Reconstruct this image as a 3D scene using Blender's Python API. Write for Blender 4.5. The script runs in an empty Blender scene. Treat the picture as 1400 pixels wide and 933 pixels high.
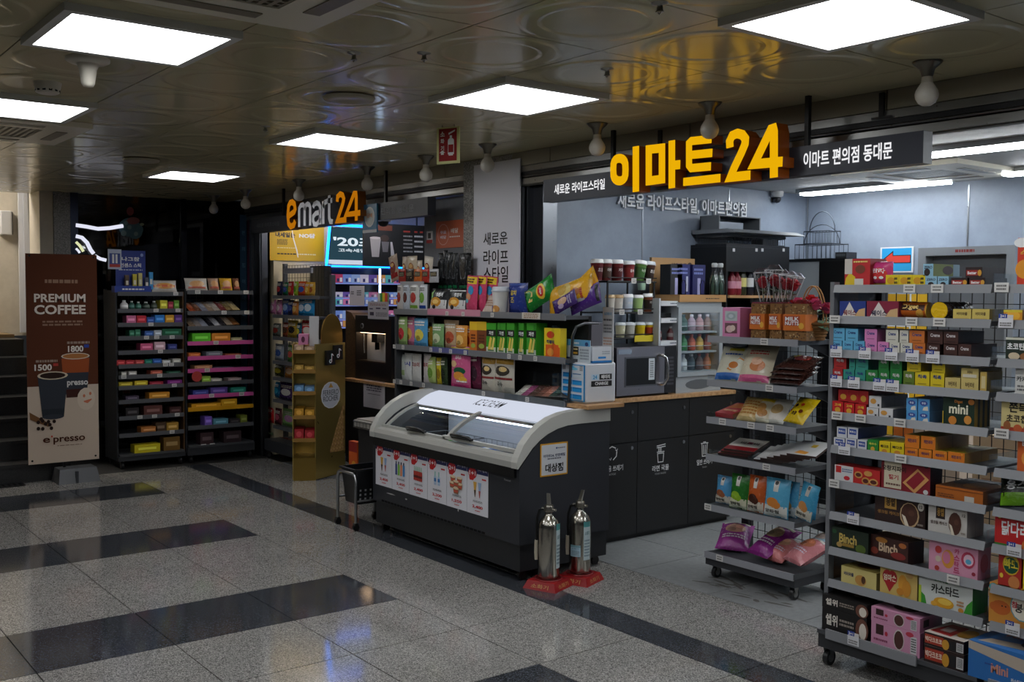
import bpy, math, random
from mathutils import Vector, Matrix
random.seed(7)
sc = bpy.context.scene
COL = sc.collection
# ---------------------------------------------------------------- camera (calibrated from the floor and ceiling grid)
FPX, PIT, YAW, ROL, H = 1402.163, 0.0463114, -0.9133496, 0.0063897, 1.642
_cy, _sy = math.cos(YAW), math.sin(YAW)
FW = Vector((_sy*math.cos(PIT), _cy*math.cos(PIT), -math.sin(PIT)))
_r = Vector((_cy, -_sy, 0)); _u = _r.cross(FW)
RT = _r*math.cos(ROL)+_u*math.sin(ROL); UP = _u*math.cos(ROL)-_r*math.sin(ROL)
CAM = Vector((0, 0, H))
cd = bpy.data.cameras.new('camera'); cam = bpy.data.objects.new('camera', cd); COL.objects.link(cam)
cd.sensor_width = 36; cd.lens = 36*FPX/1400; cd.clip_start = .05; cd.clip_end = 80
m = Matrix((RT, UP, -FW)).transposed().to_4x4(); m.translation = CAM
cam.matrix_world = m; sc.camera = cam
sc.view_settings.view_transform = 'Standard'; sc.view_settings.look = 'None'
sc.view_settings.exposure = -0.12; sc.view_settings.gamma = 1; sc.view_settings.use_curve_mapping = False
sc.cycles.use_denoising = True
sc.cycles.max_bounces = 8; sc.cycles.diffuse_bounces = 4; sc.cycles.glossy_bounces = 4; sc.cycles.transparent_max_bounces = 16
sc.cycles.sample_clamp_indirect = 6; sc.cycles.caustics_reflective = False; sc.cycles.caustics_refractive = False
w = bpy.data.worlds.new('world'); sc.world = w; w.use_nodes = True
w.node_tree.nodes['Background'].inputs[0].default_value = (.05, .052, .055, 1); w.node_tree.nodes['Background'].inputs[1].default_value = .3
PANEL, TUBE, INNER = 12, 29, 34      # radiance of corridor panels, shop tubes, inner shop strips

def ray(x, y): return FW*FPX+RT*(x-700)-UP*(y-466.5)
def PX(x, y, X): d = ray(x, y); return CAM+d*((X-CAM.x)/d.x)
def PY(x, y, Y): d = ray(x, y); return CAM+d*((Y-CAM.y)/d.y)
def PZ(x, y, Z): d = ray(x, y); return CAM+d*((Z-CAM.z)/d.z)
def V(*a): return Vector(a)
# ---------------------------------------------------------------- colours and materials
def lin(c): return tuple(((v/255)/12.92 if v/255 <= .04045 else ((v/255+.055)/1.055)**2.4) for v in c)
MATS = {}
def newmat(name):
    mt = bpy.data.materials.new(name); mt.use_nodes = True
    nt = mt.node_tree; MATS[name] = mt
    return mt, nt, nt.nodes['Principled BSDF']
def attr_mat(name, rough=.5, metal=0., spec=.5, bump=0., coat=0., bscale=60):
    mt, nt, p = newmat(name)
    a = nt.nodes.new('ShaderNodeAttribute'); a.attribute_name = 'Col'
    n = nt.nodes.new('ShaderNodeTexNoise'); n.inputs['Scale'].default_value = bscale; n.inputs['Detail'].default_value = 3
    geo = nt.nodes.new('ShaderNodeNewGeometry'); nt.links.new(geo.outputs['Position'], n.inputs['Vector'])
    mr = nt.nodes.new('ShaderNodeMapRange'); mr.inputs[3].default_value = max(rough-.06, .02); mr.inputs[4].default_value = rough+.06
    nt.links.new(n.outputs['Fac'], mr.inputs[0]); nt.links.new(mr.outputs[0], p.inputs['Roughness'])
    nt.links.new(a.outputs['Color'], p.inputs['Base Color'])
    p.inputs['Metallic'].default_value = metal; p.inputs['Specular IOR Level'].default_value = spec
    p.inputs['Coat Weight'].default_value = coat
    if bump:
        b = nt.nodes.new('ShaderNodeBump'); b.inputs['Strength'].default_value = bump; b.inputs['Distance'].default_value = .01
        nt.links.new(n.outputs['Fac'], b.inputs['Height']); nt.links.new(b.outputs[0], p.inputs['Normal'])
attr_mat('paint', .5); attr_mat('matte', .8, spec=.2); attr_mat('plastic', .32); attr_mat('film', .26, bump=.35, bscale=45)
attr_mat('card', .45); attr_mat('metal', .3, 1.); attr_mat('steel', .22, 1.); attr_mat('gold', .3, .85, bump=.03, bscale=8); attr_mat('powder', .42, spec=.4)
attr_mat('petal', .7, bump=.4, bscale=90)
def glow(name, s):
    mt, nt, p = newmat(name); nt.nodes.remove(p)
    a = nt.nodes.new('ShaderNodeAttribute'); a.attribute_name = 'Col'
    e = nt.nodes.new('ShaderNodeEmission'); e.inputs[1].default_value = s
    nt.links.new(a.outputs['Color'], e.inputs[0]); nt.links.new(e.outputs[0], nt.nodes['Material Output'].inputs[0])
glow('glow_panel', PANEL); glow('glow_tube', TUBE); glow('glow_inner', INNER); glow('glow_sign', 1.0); glow('glow_led', 9); glow('glow_screen', .55); glow('glow_amber', .9); glow('glow_case', 7)
def glassy(name, tint=(1, 1, 1), rough=.02, refl=1.):
    mt, nt, p = newmat(name); nt.nodes.remove(p)
    t = nt.nodes.new('ShaderNodeBsdfTransparent'); t.inputs[0].default_value = (*tint, 1)
    g = nt.nodes.new('ShaderNodeBsdfGlossy'); g.inputs['Roughness'].default_value = rough
    f = nt.nodes.new('ShaderNodeLayerWeight'); f.inputs[0].default_value = .5
    pw = nt.nodes.new('ShaderNodeMath'); pw.operation = 'POWER'; pw.inputs[1].default_value = 4; nt.links.new(f.outputs['Facing'], pw.inputs[0])
    mm = nt.nodes.new('ShaderNodeMath'); mm.operation = 'MULTIPLY_ADD'; mm.inputs[1].default_value = .8*refl; mm.inputs[2].default_value = .05*refl
    nt.links.new(pw.outputs[0], mm.inputs[0]); mm.use_clamp = True
    x = nt.nodes.new('ShaderNodeMixShader'); nt.links.new(mm.outputs[0], x.inputs[0]); nt.links.new(t.outputs[0], x.inputs[1]); nt.links.new(g.outputs[0], x.inputs[2])
    nt.links.new(x.outputs[0], nt.nodes['Material Output'].inputs[0])
glassy('glass', (.93, .96, .97)); glassy('wrap', (.9, .9, .9), .15, 1.6); glassy('darkglass', (.16, .17, .18), .03, 1.)
def granite(name, c1, c2, rough, scale=160, big=.12, spread=.13, cells=False):
    mt, nt, p = newmat(name)
    geo = nt.nodes.new('ShaderNodeNewGeometry')
    n = nt.nodes.new('ShaderNodeTexNoise'); n.inputs['Scale'].default_value = scale; n.inputs['Detail'].default_value = 4; n.inputs['Roughness'].default_value = .75
    n2 = nt.nodes.new('ShaderNodeTexNoise'); n2.inputs['Scale'].default_value = 2.2; n2.inputs['Detail'].default_value = 5
    for q in (n, n2): nt.links.new(geo.outputs['Position'], q.inputs['Vector'])
    r = nt.nodes.new('ShaderNodeValToRGB'); e = r.color_ramp.elements
    e[0].position = .5-spread; e[0].color = (*lin(c1), 1); e[1].position = .5+spread; e[1].color = (*lin(c2), 1)
    if cells:
        vo = nt.nodes.new('ShaderNodeTexVoronoi'); vo.inputs['Scale'].default_value = scale; nt.links.new(geo.outputs['Position'], vo.inputs['Vector'])
        sp = nt.nodes.new('ShaderNodeSeparateColor'); nt.links.new(vo.outputs['Color'], sp.inputs[0]); nt.links.new(sp.outputs[0], r.inputs[0])
        q = e.new(.62); q.color = (*lin(tuple((a+b)/2+14 for a, b in zip(c1, c2))), 1)
    else: nt.links.new(n.outputs['Fac'], r.inputs[0])
    mx = nt.nodes.new('ShaderNodeMix'); mx.data_type = 'RGBA'; mx.blend_type = 'MULTIPLY'; mx.inputs[0].default_value = 1
    mr = nt.nodes.new('ShaderNodeMapRange'); mr.inputs[1].default_value = .3; mr.inputs[2].default_value = .7; mr.inputs[3].default_value = 1-big; mr.inputs[4].default_value = 1+big*.4
    nt.links.new(n2.outputs['Fac'], mr.inputs[0]); nt.links.new(r.outputs[0], mx.inputs[6]); nt.links.new(mr.outputs[0], mx.inputs[7])
    nt.links.new(mx.outputs[2], p.inputs['Base Color'])
    mr2 = nt.nodes.new('ShaderNodeMapRange'); mr2.inputs[3].default_value = rough*.85; mr2.inputs[4].default_value = rough*1.15
    nt.links.new(n2.outputs['Fac'], mr2.inputs[0]); nt.links.new(mr2.outputs[0], p.inputs['Roughness'])
    return mt
granite('granite_light', (82, 81, 79), (180, 177, 172), .085, 230, .1, .5, True)
granite('granite_dark', (14, 16, 19), (84, 88, 96), .1, 230, .1, .5, True)
granite('granite_pillar', (70, 70, 70), (170, 168, 164), .4, 110)
granite('shop_tile', (136, 138, 139), (146, 148, 149), .25, 30, .05)
granite('step_stone', (30, 31, 32), (52, 52, 52), .35, 120)
granite('cream_wall', (196, 188, 172), (206, 198, 182), .6, 6, .06)
granite('panel_wall', (138, 149, 166), (146, 157, 174), .42, 5, .04)
granite('grey_wall', (104, 106, 112), (114, 116, 121), .55, 6, .06)
granite('inner_cream', (190, 178, 148), (200, 188, 158), .55, 6, .06)
granite('shop_ceiling', (168, 168, 166), (178, 178, 176), .5, 8, .05)
granite('dark_wall', (16, 17, 19), (22, 23, 25), .18, 8, .05)
granite('grout', (30, 29, 28), (44, 42, 40), .8, 40)
def ceil_mat():
    mt, nt, p = newmat('ceiling_enamel')
    geo = nt.nodes.new('ShaderNodeNewGeometry')
    n = nt.nodes.new('ShaderNodeTexNoise'); n.inputs['Scale'].default_value = 1.6; n.inputs['Detail'].default_value = 2
    nt.links.new(geo.outputs['Position'], n.inputs['Vector'])
    r = nt.nodes.new('ShaderNodeValToRGB'); e = r.color_ramp.elements
    e[0].color = (*lin((186, 178, 143)), 1); e[1].color = (*lin((196, 188, 153)), 1)
    nt.links.new(n.outputs['Fac'], r.inputs[0]); nt.links.new(r.outputs[0], p.inputs['Base Color'])
    p.inputs['Roughness'].default_value = .15; p.inputs['Specular IOR Level'].default_value = .55
ceil_mat()
def wood(name, c1, c2, rough=.4):
    mt, nt, p = newmat(name)
    tc = nt.nodes.new('ShaderNodeTexCoord'); mp = nt.nodes.new('ShaderNodeMapping'); mp.inputs['Scale'].default_value = (14, 1.5, 14)
    n = nt.nodes.new('ShaderNodeTexNoise'); n.inputs['Scale'].default_value = 3; n.inputs['Detail'].default_value = 5
    r = nt.nodes.new('ShaderNodeValToRGB'); e = r.color_ramp.elements; e[0].position = .35; e[1].position = .65
    e[0].color = (*lin(c1), 1); e[1].color = (*lin(c2), 1)
    nt.links.new(tc.outputs['Object'], mp.inputs[0]); nt.links.new(mp.outputs[0], n.inputs[0]); nt.links.new(n.outputs['Fac'], r.inputs[0]); nt.links.new(r.outputs[0], p.inputs['Base Color'])
    p.inputs['Roughness'].default_value = rough
wood('wood_top', (158, 118, 78), (190, 150, 106)); wood('wood_dark', (70, 48, 28), (98, 70, 42)); wood('wood_ledge', (120, 96, 62), (150, 122, 84))
# ---------------------------------------------------------------- text cache
_TC = {}
def tmesh(s, bold=0., shear=0.):
    k = (s, bold, shear)
    if k in _TC: return _TC[k]
    c = bpy.data.curves.new('t', 'FONT'); c.body = s; c.offset = bold; c.shear = shear; c.resolution_u = 3
    o = bpy.data.objects.new('t', c); me = o.to_mesh()
    vs = [(v.co.x, v.co.y) for v in me.vertices]; fs = [tuple(p.vertices) for p in me.polygons]
    o.to_mesh_clear(); bpy.data.objects.remove(o); bpy.data.curves.remove(c)
    if not vs: vs, fs = [(0, 0), (1, 0), (0, 1)], [(0, 1, 2)]
    x0 = min(v[0] for v in vs); x1 = max(v[0] for v in vs); y0 = min(v[1] for v in vs); y1 = max(v[1] for v in vs)
    _TC[k] = ([(a-x0, b-y0) for a, b in vs], fs, x1-x0, y1-y0)
    return _TC[k]
# ---------------------------------------------------------------- mesh collector
W = (235, 236, 236); K = (18, 18, 20)
class B:
    def __init__(s, mat='paint'): s.v = []; s.f = []; s.c = []; s.mi = []; s.sm = []; s.mats = [mat]; s.cur = 0
    def mat(s, n):
        if n not in s.mats: s.mats.append(n)
        s.cur = s.mats.index(n); return s
    def add(s, vs, fs, col, smooth=False):
        o = len(s.v); s.v += [tuple(q) for q in vs]
        for i, f in enumerate(fs):
            s.f.append(tuple(o+j for j in f)); s.c.append(col[i] if isinstance(col, list) else col); s.mi.append(s.cur); s.sm.append(smooth)
        return s
    def box(s, x0, x1, y0, y1, z0, z1, col=W, front=None, top=None, right=None, bev=0):
        a = [(x0, y0, z0), (x1, y0, z0), (x1, y1, z0), (x0, y1, z0), (x0, y0, z1), (x1, y0, z1), (x1, y1, z1), (x0, y1, z1)]
        f = [(0, 1, 5, 4), (1, 2, 6, 5), (2, 3, 7, 6), (3, 0, 4, 7), (4, 5, 6, 7), (3, 2, 1, 0)]
        return s.add(a, f, [front or col, right or col, col, col, top or col, col])
    def rbox(s, x0, x1, y0, y1, z0, z1, col=W, r=.01, n=3):
        # box with edges rounded in plan (vertical edges) and a small top/bottom chamfer
        pts = []
        for cx, cy, a0 in ((x1-r, y1-r, 0), (x0+r, y1-r, 90), (x0+r, y0+r, 180), (x1-r, y0+r, 270)):
            for i in range(n+1):
                a = math.radians(a0+90*i/n); pts.append((cx+r*math.cos(a), cy+r*math.sin(a), cx, cy))
        c = min(r*.5, (z1-z0)/3); N = len(pts); vs = []
        for z, k in ((z0, .6), (z0+c, 1), (z1-c, 1), (z1, .6)):
            vs += [(q[2]+(q[0]-q[2])*k, q[3]+(q[1]-q[3])*k, z) for q in pts]
        fs = [(l*N+i, l*N+(i+1) % N, (l+1)*N+(i+1) % N, (l+1)*N+i) for l in range(3) for i in range(N)]
        fs += [tuple(range(3*N, 4*N)), tuple(range(N-1, -1, -1))]
        return s.add(vs, fs, col)
    def quad(s, a, b, c, d, col=W): return s.add([a, b, c, d], [(0, 1, 2, 3)], col)
    def cyl(s, p0, p1, r0, r1=None, seg=12, col=W, caps=True, smooth=True):
        p0 = Vector(p0); p1 = Vector(p1); r1 = r0 if r1 is None else r1
        d = (p1-p0).normalized(); a = Vector((0, 0, 1)) if abs(d.z) < .9 else Vector((1, 0, 0)); u = d.cross(a).normalized(); v = d.cross(u)
        vs = []
        for p, r in ((p0, r0), (p1, r1)):
            for i in range(seg):
                t = 2*math.pi*i/seg; vs.append(p+u*r*math.cos(t)+v*r*math.sin(t))
        s.add(vs, [((i+1) % seg, i, seg+i, seg+(i+1) % seg) for i in range(seg)], col, smooth)
        if caps: s.add(vs, [tuple(range(seg)), tuple(range(2*seg-1, seg-1, -1))], col)
        return s
    def tube(s, pts, r, seg=6, col=W):
        pts = [Vector(p) for p in pts]; n = len(pts); vs = []; u = None
        for i, p in enumerate(pts):
            d = (pts[min(i+1, n-1)]-pts[max(i-1, 0)]).normalized()
            if u is None: u = d.cross(Vector((.13, .21, .97)) if abs(d.z) < .9 else Vector((1, .1, 0))).normalized()
            else: u = (u-d*u.dot(d)).normalized()
            v = d.cross(u)
            vs += [p+(u*math.cos(2*math.pi*k/seg)+v*math.sin(2*math.pi*k/seg))*r for k in range(seg)]
        fs = [(i*seg+k, i*seg+(k+1) % seg, (i+1)*seg+(k+1) % seg, (i+1)*seg+k) for i in range(n-1) for k in range(seg)]
        s.add(vs, fs, col, True)
        return s.add(vs, [tuple(range(seg-1, -1, -1)), tuple(range((n-1)*seg, n*seg))], col)
    def lathe(s, prof, seg=16, col=W, c=(0, 0, 0), smooth=True):
        vs = []; n = len(prof)
        for r, z in prof:
            for k in range(seg): t = 2*math.pi*k/seg; vs.append((c[0]+r*math.cos(t), c[1]+r*math.sin(t), c[2]+z))
        fs = []; cs = []
        for i in range(n-1):
            for k in range(seg): fs.append((i*seg+k, i*seg+(k+1) % seg, (i+1)*seg+(k+1) % seg, (i+1)*seg+k)); cs.append(col[i] if isinstance(col, list) else col)
        s.add(vs, fs, cs, smooth)
        return s.add(vs, [tuple(range(seg-1, -1, -1)), tuple(range((n-1)*seg, n*seg))], [cs[0], cs[-1]])
    def prism(s, poly, axis, a, b, col=W, side=None):
        # poly: 2D points; axis 'x' (poly in y,z), 'y' (poly in x,z), 'z' (poly in x,y)
        mp = {'x': lambda q, t: (t, q[0], q[1]), 'y': lambda q, t: (q[0], t, q[1]), 'z': lambda q, t: (q[0], q[1], t)}[axis]
        n = len(poly); vs = [mp(q, a) for q in poly]+[mp(q, b) for q in poly]
        s.add(vs, [tuple(range(n-1, -1, -1)), tuple(range(n, 2*n))], col)
        return s.add(vs, [(i, (i+1) % n, n+(i+1) % n, n+i) for i in range(n)], side or col)
    def text(s, t, M, cx, cy, h, col, w=None, bold=.012, shear=0., wmax=None, layer=3):
        # M maps (u, v, layer) -> point, u and v in real metres on the face
        vs, fs, tw, th = tmesh(t, bold, shear); k = h/max(th, 1e-6); kx = k if w is None else w/max(tw, 1e-6)
        if wmax and tw*kx > wmax: kx = wmax/tw
        return s.add([M(cx+(a-tw/2)*kx, cy+(b-th/2)*k, layer) for a, b in vs], fs, col)
    def art(s, ops, M, w, h, sub=1):
        for i, o in enumerate(ops):
            k = o[0]; L = 1+i*.35
            if k == 'r':
                _, x0, y0, x1, y1, col = o; n = sub
                vs = [M(w*(x0+(x1-x0)*a/n), h*(y0+(y1-y0)*b/n), L) for b in range(n+1) for a in range(n+1)]
                s.add(vs, [(b*(n+1)+a, b*(n+1)+a+1, (b+1)*(n+1)+a+1, (b+1)*(n+1)+a) for b in range(n) for a in range(n)], col)
            elif k == 'e':
                _, cx, cy, rx, ry, col = o; sg = 14; rg = 1 if sub == 1 else 3
                vs = [M(w*cx, h*cy, L)]
                for q in range(1, rg+1):
                    vs += [M(w*(cx+rx*q/rg*math.cos(2*math.pi*t/sg)), h*cy+h*ry*q/rg*math.sin(2*math.pi*t/sg), L) for t in range(sg)]
                fs = [(0, 1+t, 1+(t+1) % sg) for t in range(sg)]
                for q in range(rg-1): fs += [(1+q*sg+t, 1+(q+1)*sg+t, 1+(q+1)*sg+(t+1) % sg, 1+q*sg+(t+1) % sg) for t in range(sg)]
                s.add(vs, fs, col)
            elif k == 'p':
                s.add([M(w*a, h*b, L) for a, b in o[1]], [tuple(range(len(o[1])))], o[2])
            elif k == 't':
                _, t, cx, cy, hh, col = o[:6]; s.text(t, M, w*cx, h*cy, h*hh, col, w=(o[6]*w if len(o) > 6 and o[6] else None), bold=(o[7] if len(o) > 7 else .03), wmax=w*.96, layer=L)
            elif k == 'l':   # fine print: rows of small bars
                _, x0, y0, x1, y1, nrow, col = o
                rr = random.Random(int(x0*997+y0*77+nrow))
                for q in range(nrow):
                    yy = y0+(y1-y0)*(q+.5)/nrow; hh = (y1-y0)/nrow*.28; xx = x0
                    while xx < x1-.02*(x1-x0):
                        l = min(rr.uniform(.06, .2)*(x1-x0), x1-xx)
                        s.add([M(w*xx, h*(yy-hh), L), M(w*(xx+l), h*(yy-hh), L), M(w*(xx+l), h*(yy+hh), L), M(w*xx, h*(yy+hh), L)], [(0, 1, 2, 3)], col); xx += l+.03*(x1-x0)
        return s
    def xf(s, mt):
        s.v = [tuple(mt @ Vector(q)) for q in s.v]; return s
    def mesh(s, name):
        me = bpy.data.meshes.new(name); me.from_pydata(s.v, [], s.f)
        for n in s.mats: me.materials.append(MATS[n])
        me.polygons.foreach_set('material_index', s.mi); me.polygons.foreach_set('use_smooth', s.sm)
        at = me.attributes.new('Col', 'FLOAT_COLOR', 'CORNER'); buf = []; cache = {}
        for f, c in zip(s.f, s.c):
            if c not in cache: cache[c] = (*lin(c), 1.)
            buf.extend(cache[c]*len(f))
        at.data.foreach_set('color', buf); me.update()
        return me
    def build(s, name, parent=None, loc=None, rz=0, label=None, cat=None, group=None, kind=None, rot=None):
        o = bpy.data.objects.new(name, s.mesh(name)); COL.objects.link(o)
        return setup(o, parent, loc, rz, label, cat, group, kind, rot)
def setup(o, parent=None, loc=None, rz=0, label=None, cat=None, group=None, kind=None, rot=None):
    if parent: o.parent = parent
    if loc: o.location = loc
    if rz: o.rotation_euler = (0, 0, rz)
    if rot: o.rotation_euler = rot
    if label: o['label'] = label
    if cat: o['category'] = cat
    if group: o['group'] = group
    if kind: o['kind'] = kind
    return o
def thing(name, label, cat, loc=(0, 0, 0), rz=0, group=None, kind=None):
    o = bpy.data.objects.new(name, None); COL.objects.link(o); o.empty_display_size = .05
    return setup(o, None, loc, rz, label, cat, group, kind)
def inst(me, name, parent=None, loc=None, rz=0, **k):
    o = bpy.data.objects.new(name, me); COL.objects.link(o); return setup(o, parent, loc, rz, **k)
def dup(root, loc, rz=None, label=None, group=None):
    r = root.copy(); COL.objects.link(r); r.location = loc
    if rz is not None: r.rotation_euler = (0, 0, rz)
    if label: r['label'] = label
    if group: r['group'] = group
    for ch in root.children:
        c = ch.copy(); COL.objects.link(c); c.parent = r
        for g in ch.children: d = g.copy(); COL.objects.link(d); d.parent = c
    return r
EPS = .0006
def MF(x0, y, z0):       # print on a face looking to -Y, origin at its lower left corner
    return lambda u, v, l: (x0+u, y-EPS*l, z0+v)
def MT(x0, y0, z):       # print on a top face
    return lambda u, v, l: (x0+u, y0+v, z+EPS*l)
def MR(x, y0, z0):       # print on a face looking to +X
    return lambda u, v, l: (x+EPS*l, y0+u, z0+v)
def frame2d(o, u, v, n):
    o = Vector(o); u = Vector(u); v = Vector(v); n = Vector(n)
    return lambda a, b, l: o+u*a+v*b+n*(EPS*l)
# ================================================================ the setting
ZC = 2.58; YS = 4.252                 # corridor ceiling height, shop line
XS = -4.667; YT = 2.839               # floor joint origin
floor = B('grout').box(-12.5, 5, -6, 9.5, -.12, -.006, (40, 38, 36)).build('floor', kind='structure', label='polished granite corridor floor with dark stripes')
g = .003
def tile_mesh(name, w, d, mat):
    b = B(mat); e = .0018
    return b.box(g, w-g, g, d-g, -.02, 0).mesh(name)
TM = {}
def tile(x, y, w, d, mat):
    k = (round(w, 3), round(d, 3), mat)
    if k not in TM: TM[k] = tile_mesh('tile', w, d, mat)
    inst(TM[k], 'tile', floor, (x, y, 0))
for i in range(-8, 8):
    x = XS+.6*i
    for j in range(1, 8):
        tile(x, YT-.6*j, .6, .6, 'granite_dark' if (i+1) % 3 == 0 else 'granite_light')
    tile(x, YT, .6, .597, 'granite_light'); tile(x, 3.436, .6, .214, 'granite_dark'); tile(x, 3.65, .6, .602, 'granite_light')
for i in range(-8, 7):
    for j in range(0, 5): tile(XS+.33+.6*i, YS+.004+.6*j, .6, .6, 'shop_tile')
# ---- dirty scuffs on the shop floor under the bag rack
b = B('matte'); rr = random.Random(3)
for k in range(26):
    cx, cy = rr.uniform(-4.0, -3.35), rr.uniform(4.36, 4.6); n = 7; a0 = rr.uniform(-.5, .5)
    lx, ly = rr.uniform(.02, .12), rr.uniform(.004, .016)
    p = []
    for q in range(n):
        t = 2*math.pi*q/n; a, c = lx*math.cos(t)*rr.uniform(.7, 1.2), ly*math.sin(t)*rr.uniform(.6, 1.3)
        p.append((cx+a*math.cos(a0)-c*math.sin(a0), cy+a*math.sin(a0)+c*math.cos(a0), .0006+k*.00002))
    b.add(p, [tuple(range(n))], (84, 82, 78))
b.build('stain', floor, label='dark dried stains on the pale tiles')

# ---- ceiling of pressed enamel tiles
ceiling = B('matte').box(-10.4, 5, -6, 4.232, ZC+.02, ZC+.1, (60, 57, 48)).build('ceiling', kind='structure', label='glossy beige pressed metal tile ceiling')
def ceil_tile():
    b = B('ceiling_enamel'); n = 32; h = .2972; rings = [(.279, 0), (.275, 0), (.267, -.0008), (.258, -.0022), (.254, -.0024), (.203, -.0024), (.199, -.0022), (.19, -.0008), (.182, 0), (.178, 0), (.08, 0)]
    sq = []
    for k in range(n):
        t = 2*math.pi*k/n; c, s_ = math.cos(t), math.sin(t); q = h/max(abs(c), abs(s_)); sq.append((c*q, s_*q, 0))
    vs = sq+[(r*math.cos(2*math.pi*k/n), r*math.sin(2*math.pi*k/n), z) for r, z in rings for k in range(n)]+[(0, 0, 0)]
    L = len(rings); fs = [((l+1)*n+k, (l+1)*n+(k+1) % n, l*n+(k+1) % n, l*n+k)[::-1] for l in range(L) for k in range(n)]
    fs = [(l*n+k, (l+1)*n+k, (l+1)*n+(k+1) % n, l*n+(k+1) % n) for l in range(L) for k in range(n)]
    fs += [(L*n+k, (L+1)*n, L*n+(k+1) % n) for k in range(n)]
    b.add(vs, fs, W, True)
    b.add([(q[0], q[1], z) for z in (0, .012) for q in ((-h, -h), (h, -h), (h, h), (-h, h))], [(0, 1, 5, 4), (1, 2, 6, 5), (2, 3, 7, 6), (3, 0, 4, 7)], W)
    return b.mesh('ceiling_tile')
CT = ceil_tile(); XL, YL = -3.867, 3.011
strip = B('ceiling_enamel').box(-.2985, .2985, -.158, .158, 0, .012).mesh('ceiling_tile')
LIGHTS = {(0, 0): 'white square ceiling light nearest the fire extinguisher sign', (0, -3): 'large white square ceiling light beside the perforated air unit', (-3, 0): 'white square ceiling light before the grey poster pillar',
          (-3, -3): 'white square ceiling light cut by the left edge', (-7, 0): 'smallest farthest white square ceiling light', (3, 0): 'big white square ceiling light at the top right'}
ADDED_LIGHTS = [(3, -3), (6, 0), (6, -3), (0, -6), (3, -6), (-3, -6)]  # unseen corridor lights, added to match the brightness
ACS = {}
for i in range(-11, 9):
    for j in range(-7, 2):
        if (i, j) in LIGHTS or (i, j) in ADDED_LIGHTS: continue
        inst(CT, 'ceiling_tile', ceiling, (XL+.6*i, YL+.6*j, ZC))
    inst(strip, 'ceiling_tile', ceiling, (XL+.6*i, 4.071, ZC))
fr = B('paint'); z0 = 2.553
for a, c, d, e in ((-.305, .305, -.305, -.272), (-.305, .305, .272, .305), (-.305, -.272, -.272, .272), (.272, .305, -.272, .272)): fr.box(a, c, d, e, z0, ZC+.012, (205, 205, 200))
FRM = fr.mesh('frame')
DIF = B('glow_panel').box(-.2725, .2725, -.2725, .2725, 2.558, 2.566, (250, 252, 255)).mesh('diffuser')
LBACK = B('matte').box(-.272, .272, -.272, .272, 2.57, ZC+.012, (90, 90, 90)).mesh('housing')
for k in list(LIGHTS)+ADDED_LIGHTS:
    lab = LIGHTS.get(k) or 'square ceiling light out of view, %s and %s' % ({3: 'near row', 6: 'right of the photographer', 0: 'middle row', -3: 'far row'}[k[0]], {-3: 'over the corridor middle', 0: 'along the shop line', -6: 'behind the photographer'}[k[1]])
    t = thing('ceiling_light', lab, 'ceiling light', (XL+.6*k[0], YL+.6*k[1], 0), group='square ceiling lights')
    inst(FRM, 'frame', t); inst(DIF, 'diffuser', t); inst(LBACK, 'housing', t)
# ---- cassette air units
def cassette(c, s, label, rz=0, z=2.561, holes=True):
    t = thing('air_conditioner', label, 'air conditioner', (c[0], c[1], z), rz, group='ceiling cassette air units')
    b = B('plastic'); r = .21
    for a, q, d, e in ((-s, s, -s, -r), (-s, s, r, s), (-s, -r, -r, r), (r, s, -r, r)): b.box(a, q, d, e, -.012, .018, (232, 225, 205))
    b.build('panel', t)
    B('matte').box(-r, r, -r, r, .008, .018, (40, 36, 28)).build('intake', t)
    b = B('plastic'); n = 12
    for i in range(n+1):
        q = -r+2*r*i/n; b.box(q-.006, q+.006, -r, r, -.008, .006, (150, 142, 122)); b.box(-r, r, q-.008, q+.008, -.0085, .006, (150, 142, 122))
    b.build('grille', t)
    for q in range(4):
        v = B('plastic').box(-r+.02, r-.02, -.03, .03, -.016, -.0125, (128, 121, 104)); o = v.build('louvre', t)
        a = q*math.pi/2; o.location = ((s+r)/2*math.sin(a)*1, -(s+r)/2*math.cos(a), 0); o.rotation_euler = (0, 0, a)
p = PZ(421.7, 44.6, 2.549); cassette((p.x+.42, p.y-.42), .42, 'beige cassette air conditioner with perforated grille beside a large square light')
p = PZ(126.8, 176.5, 2.549); cassette((p.x-.42, p.y-.42), .42, 'beige cassette air conditioner at the left edge below a square light')
# ---- small ceiling fittings
p = PZ(120, 80, ZC)
t = thing('wireless_access_point', 'white wireless dome antenna hanging below the large square light', 'antenna', (p.x, p.y, ZC))
B('plastic').lathe([(.085, 0), (.085, -.012), (.07, -.02), (.03, -.024)][::-1], 20, (206, 200, 186)).build('base', t)
B('plastic').lathe([(.001, -.115), (.02, -.112), (.026, -.1), (.034, -.045), (.045, -.02)], 18, (214, 208, 194)).build('dome', t)
p = PZ(65, 113, ZC)
t = thing('smoke_detector', 'round white smoke detector with dark slots left of the antenna', 'smoke detector', (p.x, p.y, ZC))
B('plastic').lathe([(.04, -.05), (.05, -.045), (.056, -.02), (.06, 0)], 20, (206, 200, 186)).build('body', t)
b = B('matte')
for k in range(12): a = k*math.pi/6; b.box(-.007, .007, -.0535, -.05, -.04, -.028, K) if False else b.add([(.0525*math.cos(a+q), .0525*math.sin(a+q), z) for q, z in ((-.14, -.042), (.14, -.042), (.14, -.03), (-.14, -.03))], [(0, 1, 2, 3)], K)
b.build('vent_slots', t)
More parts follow.
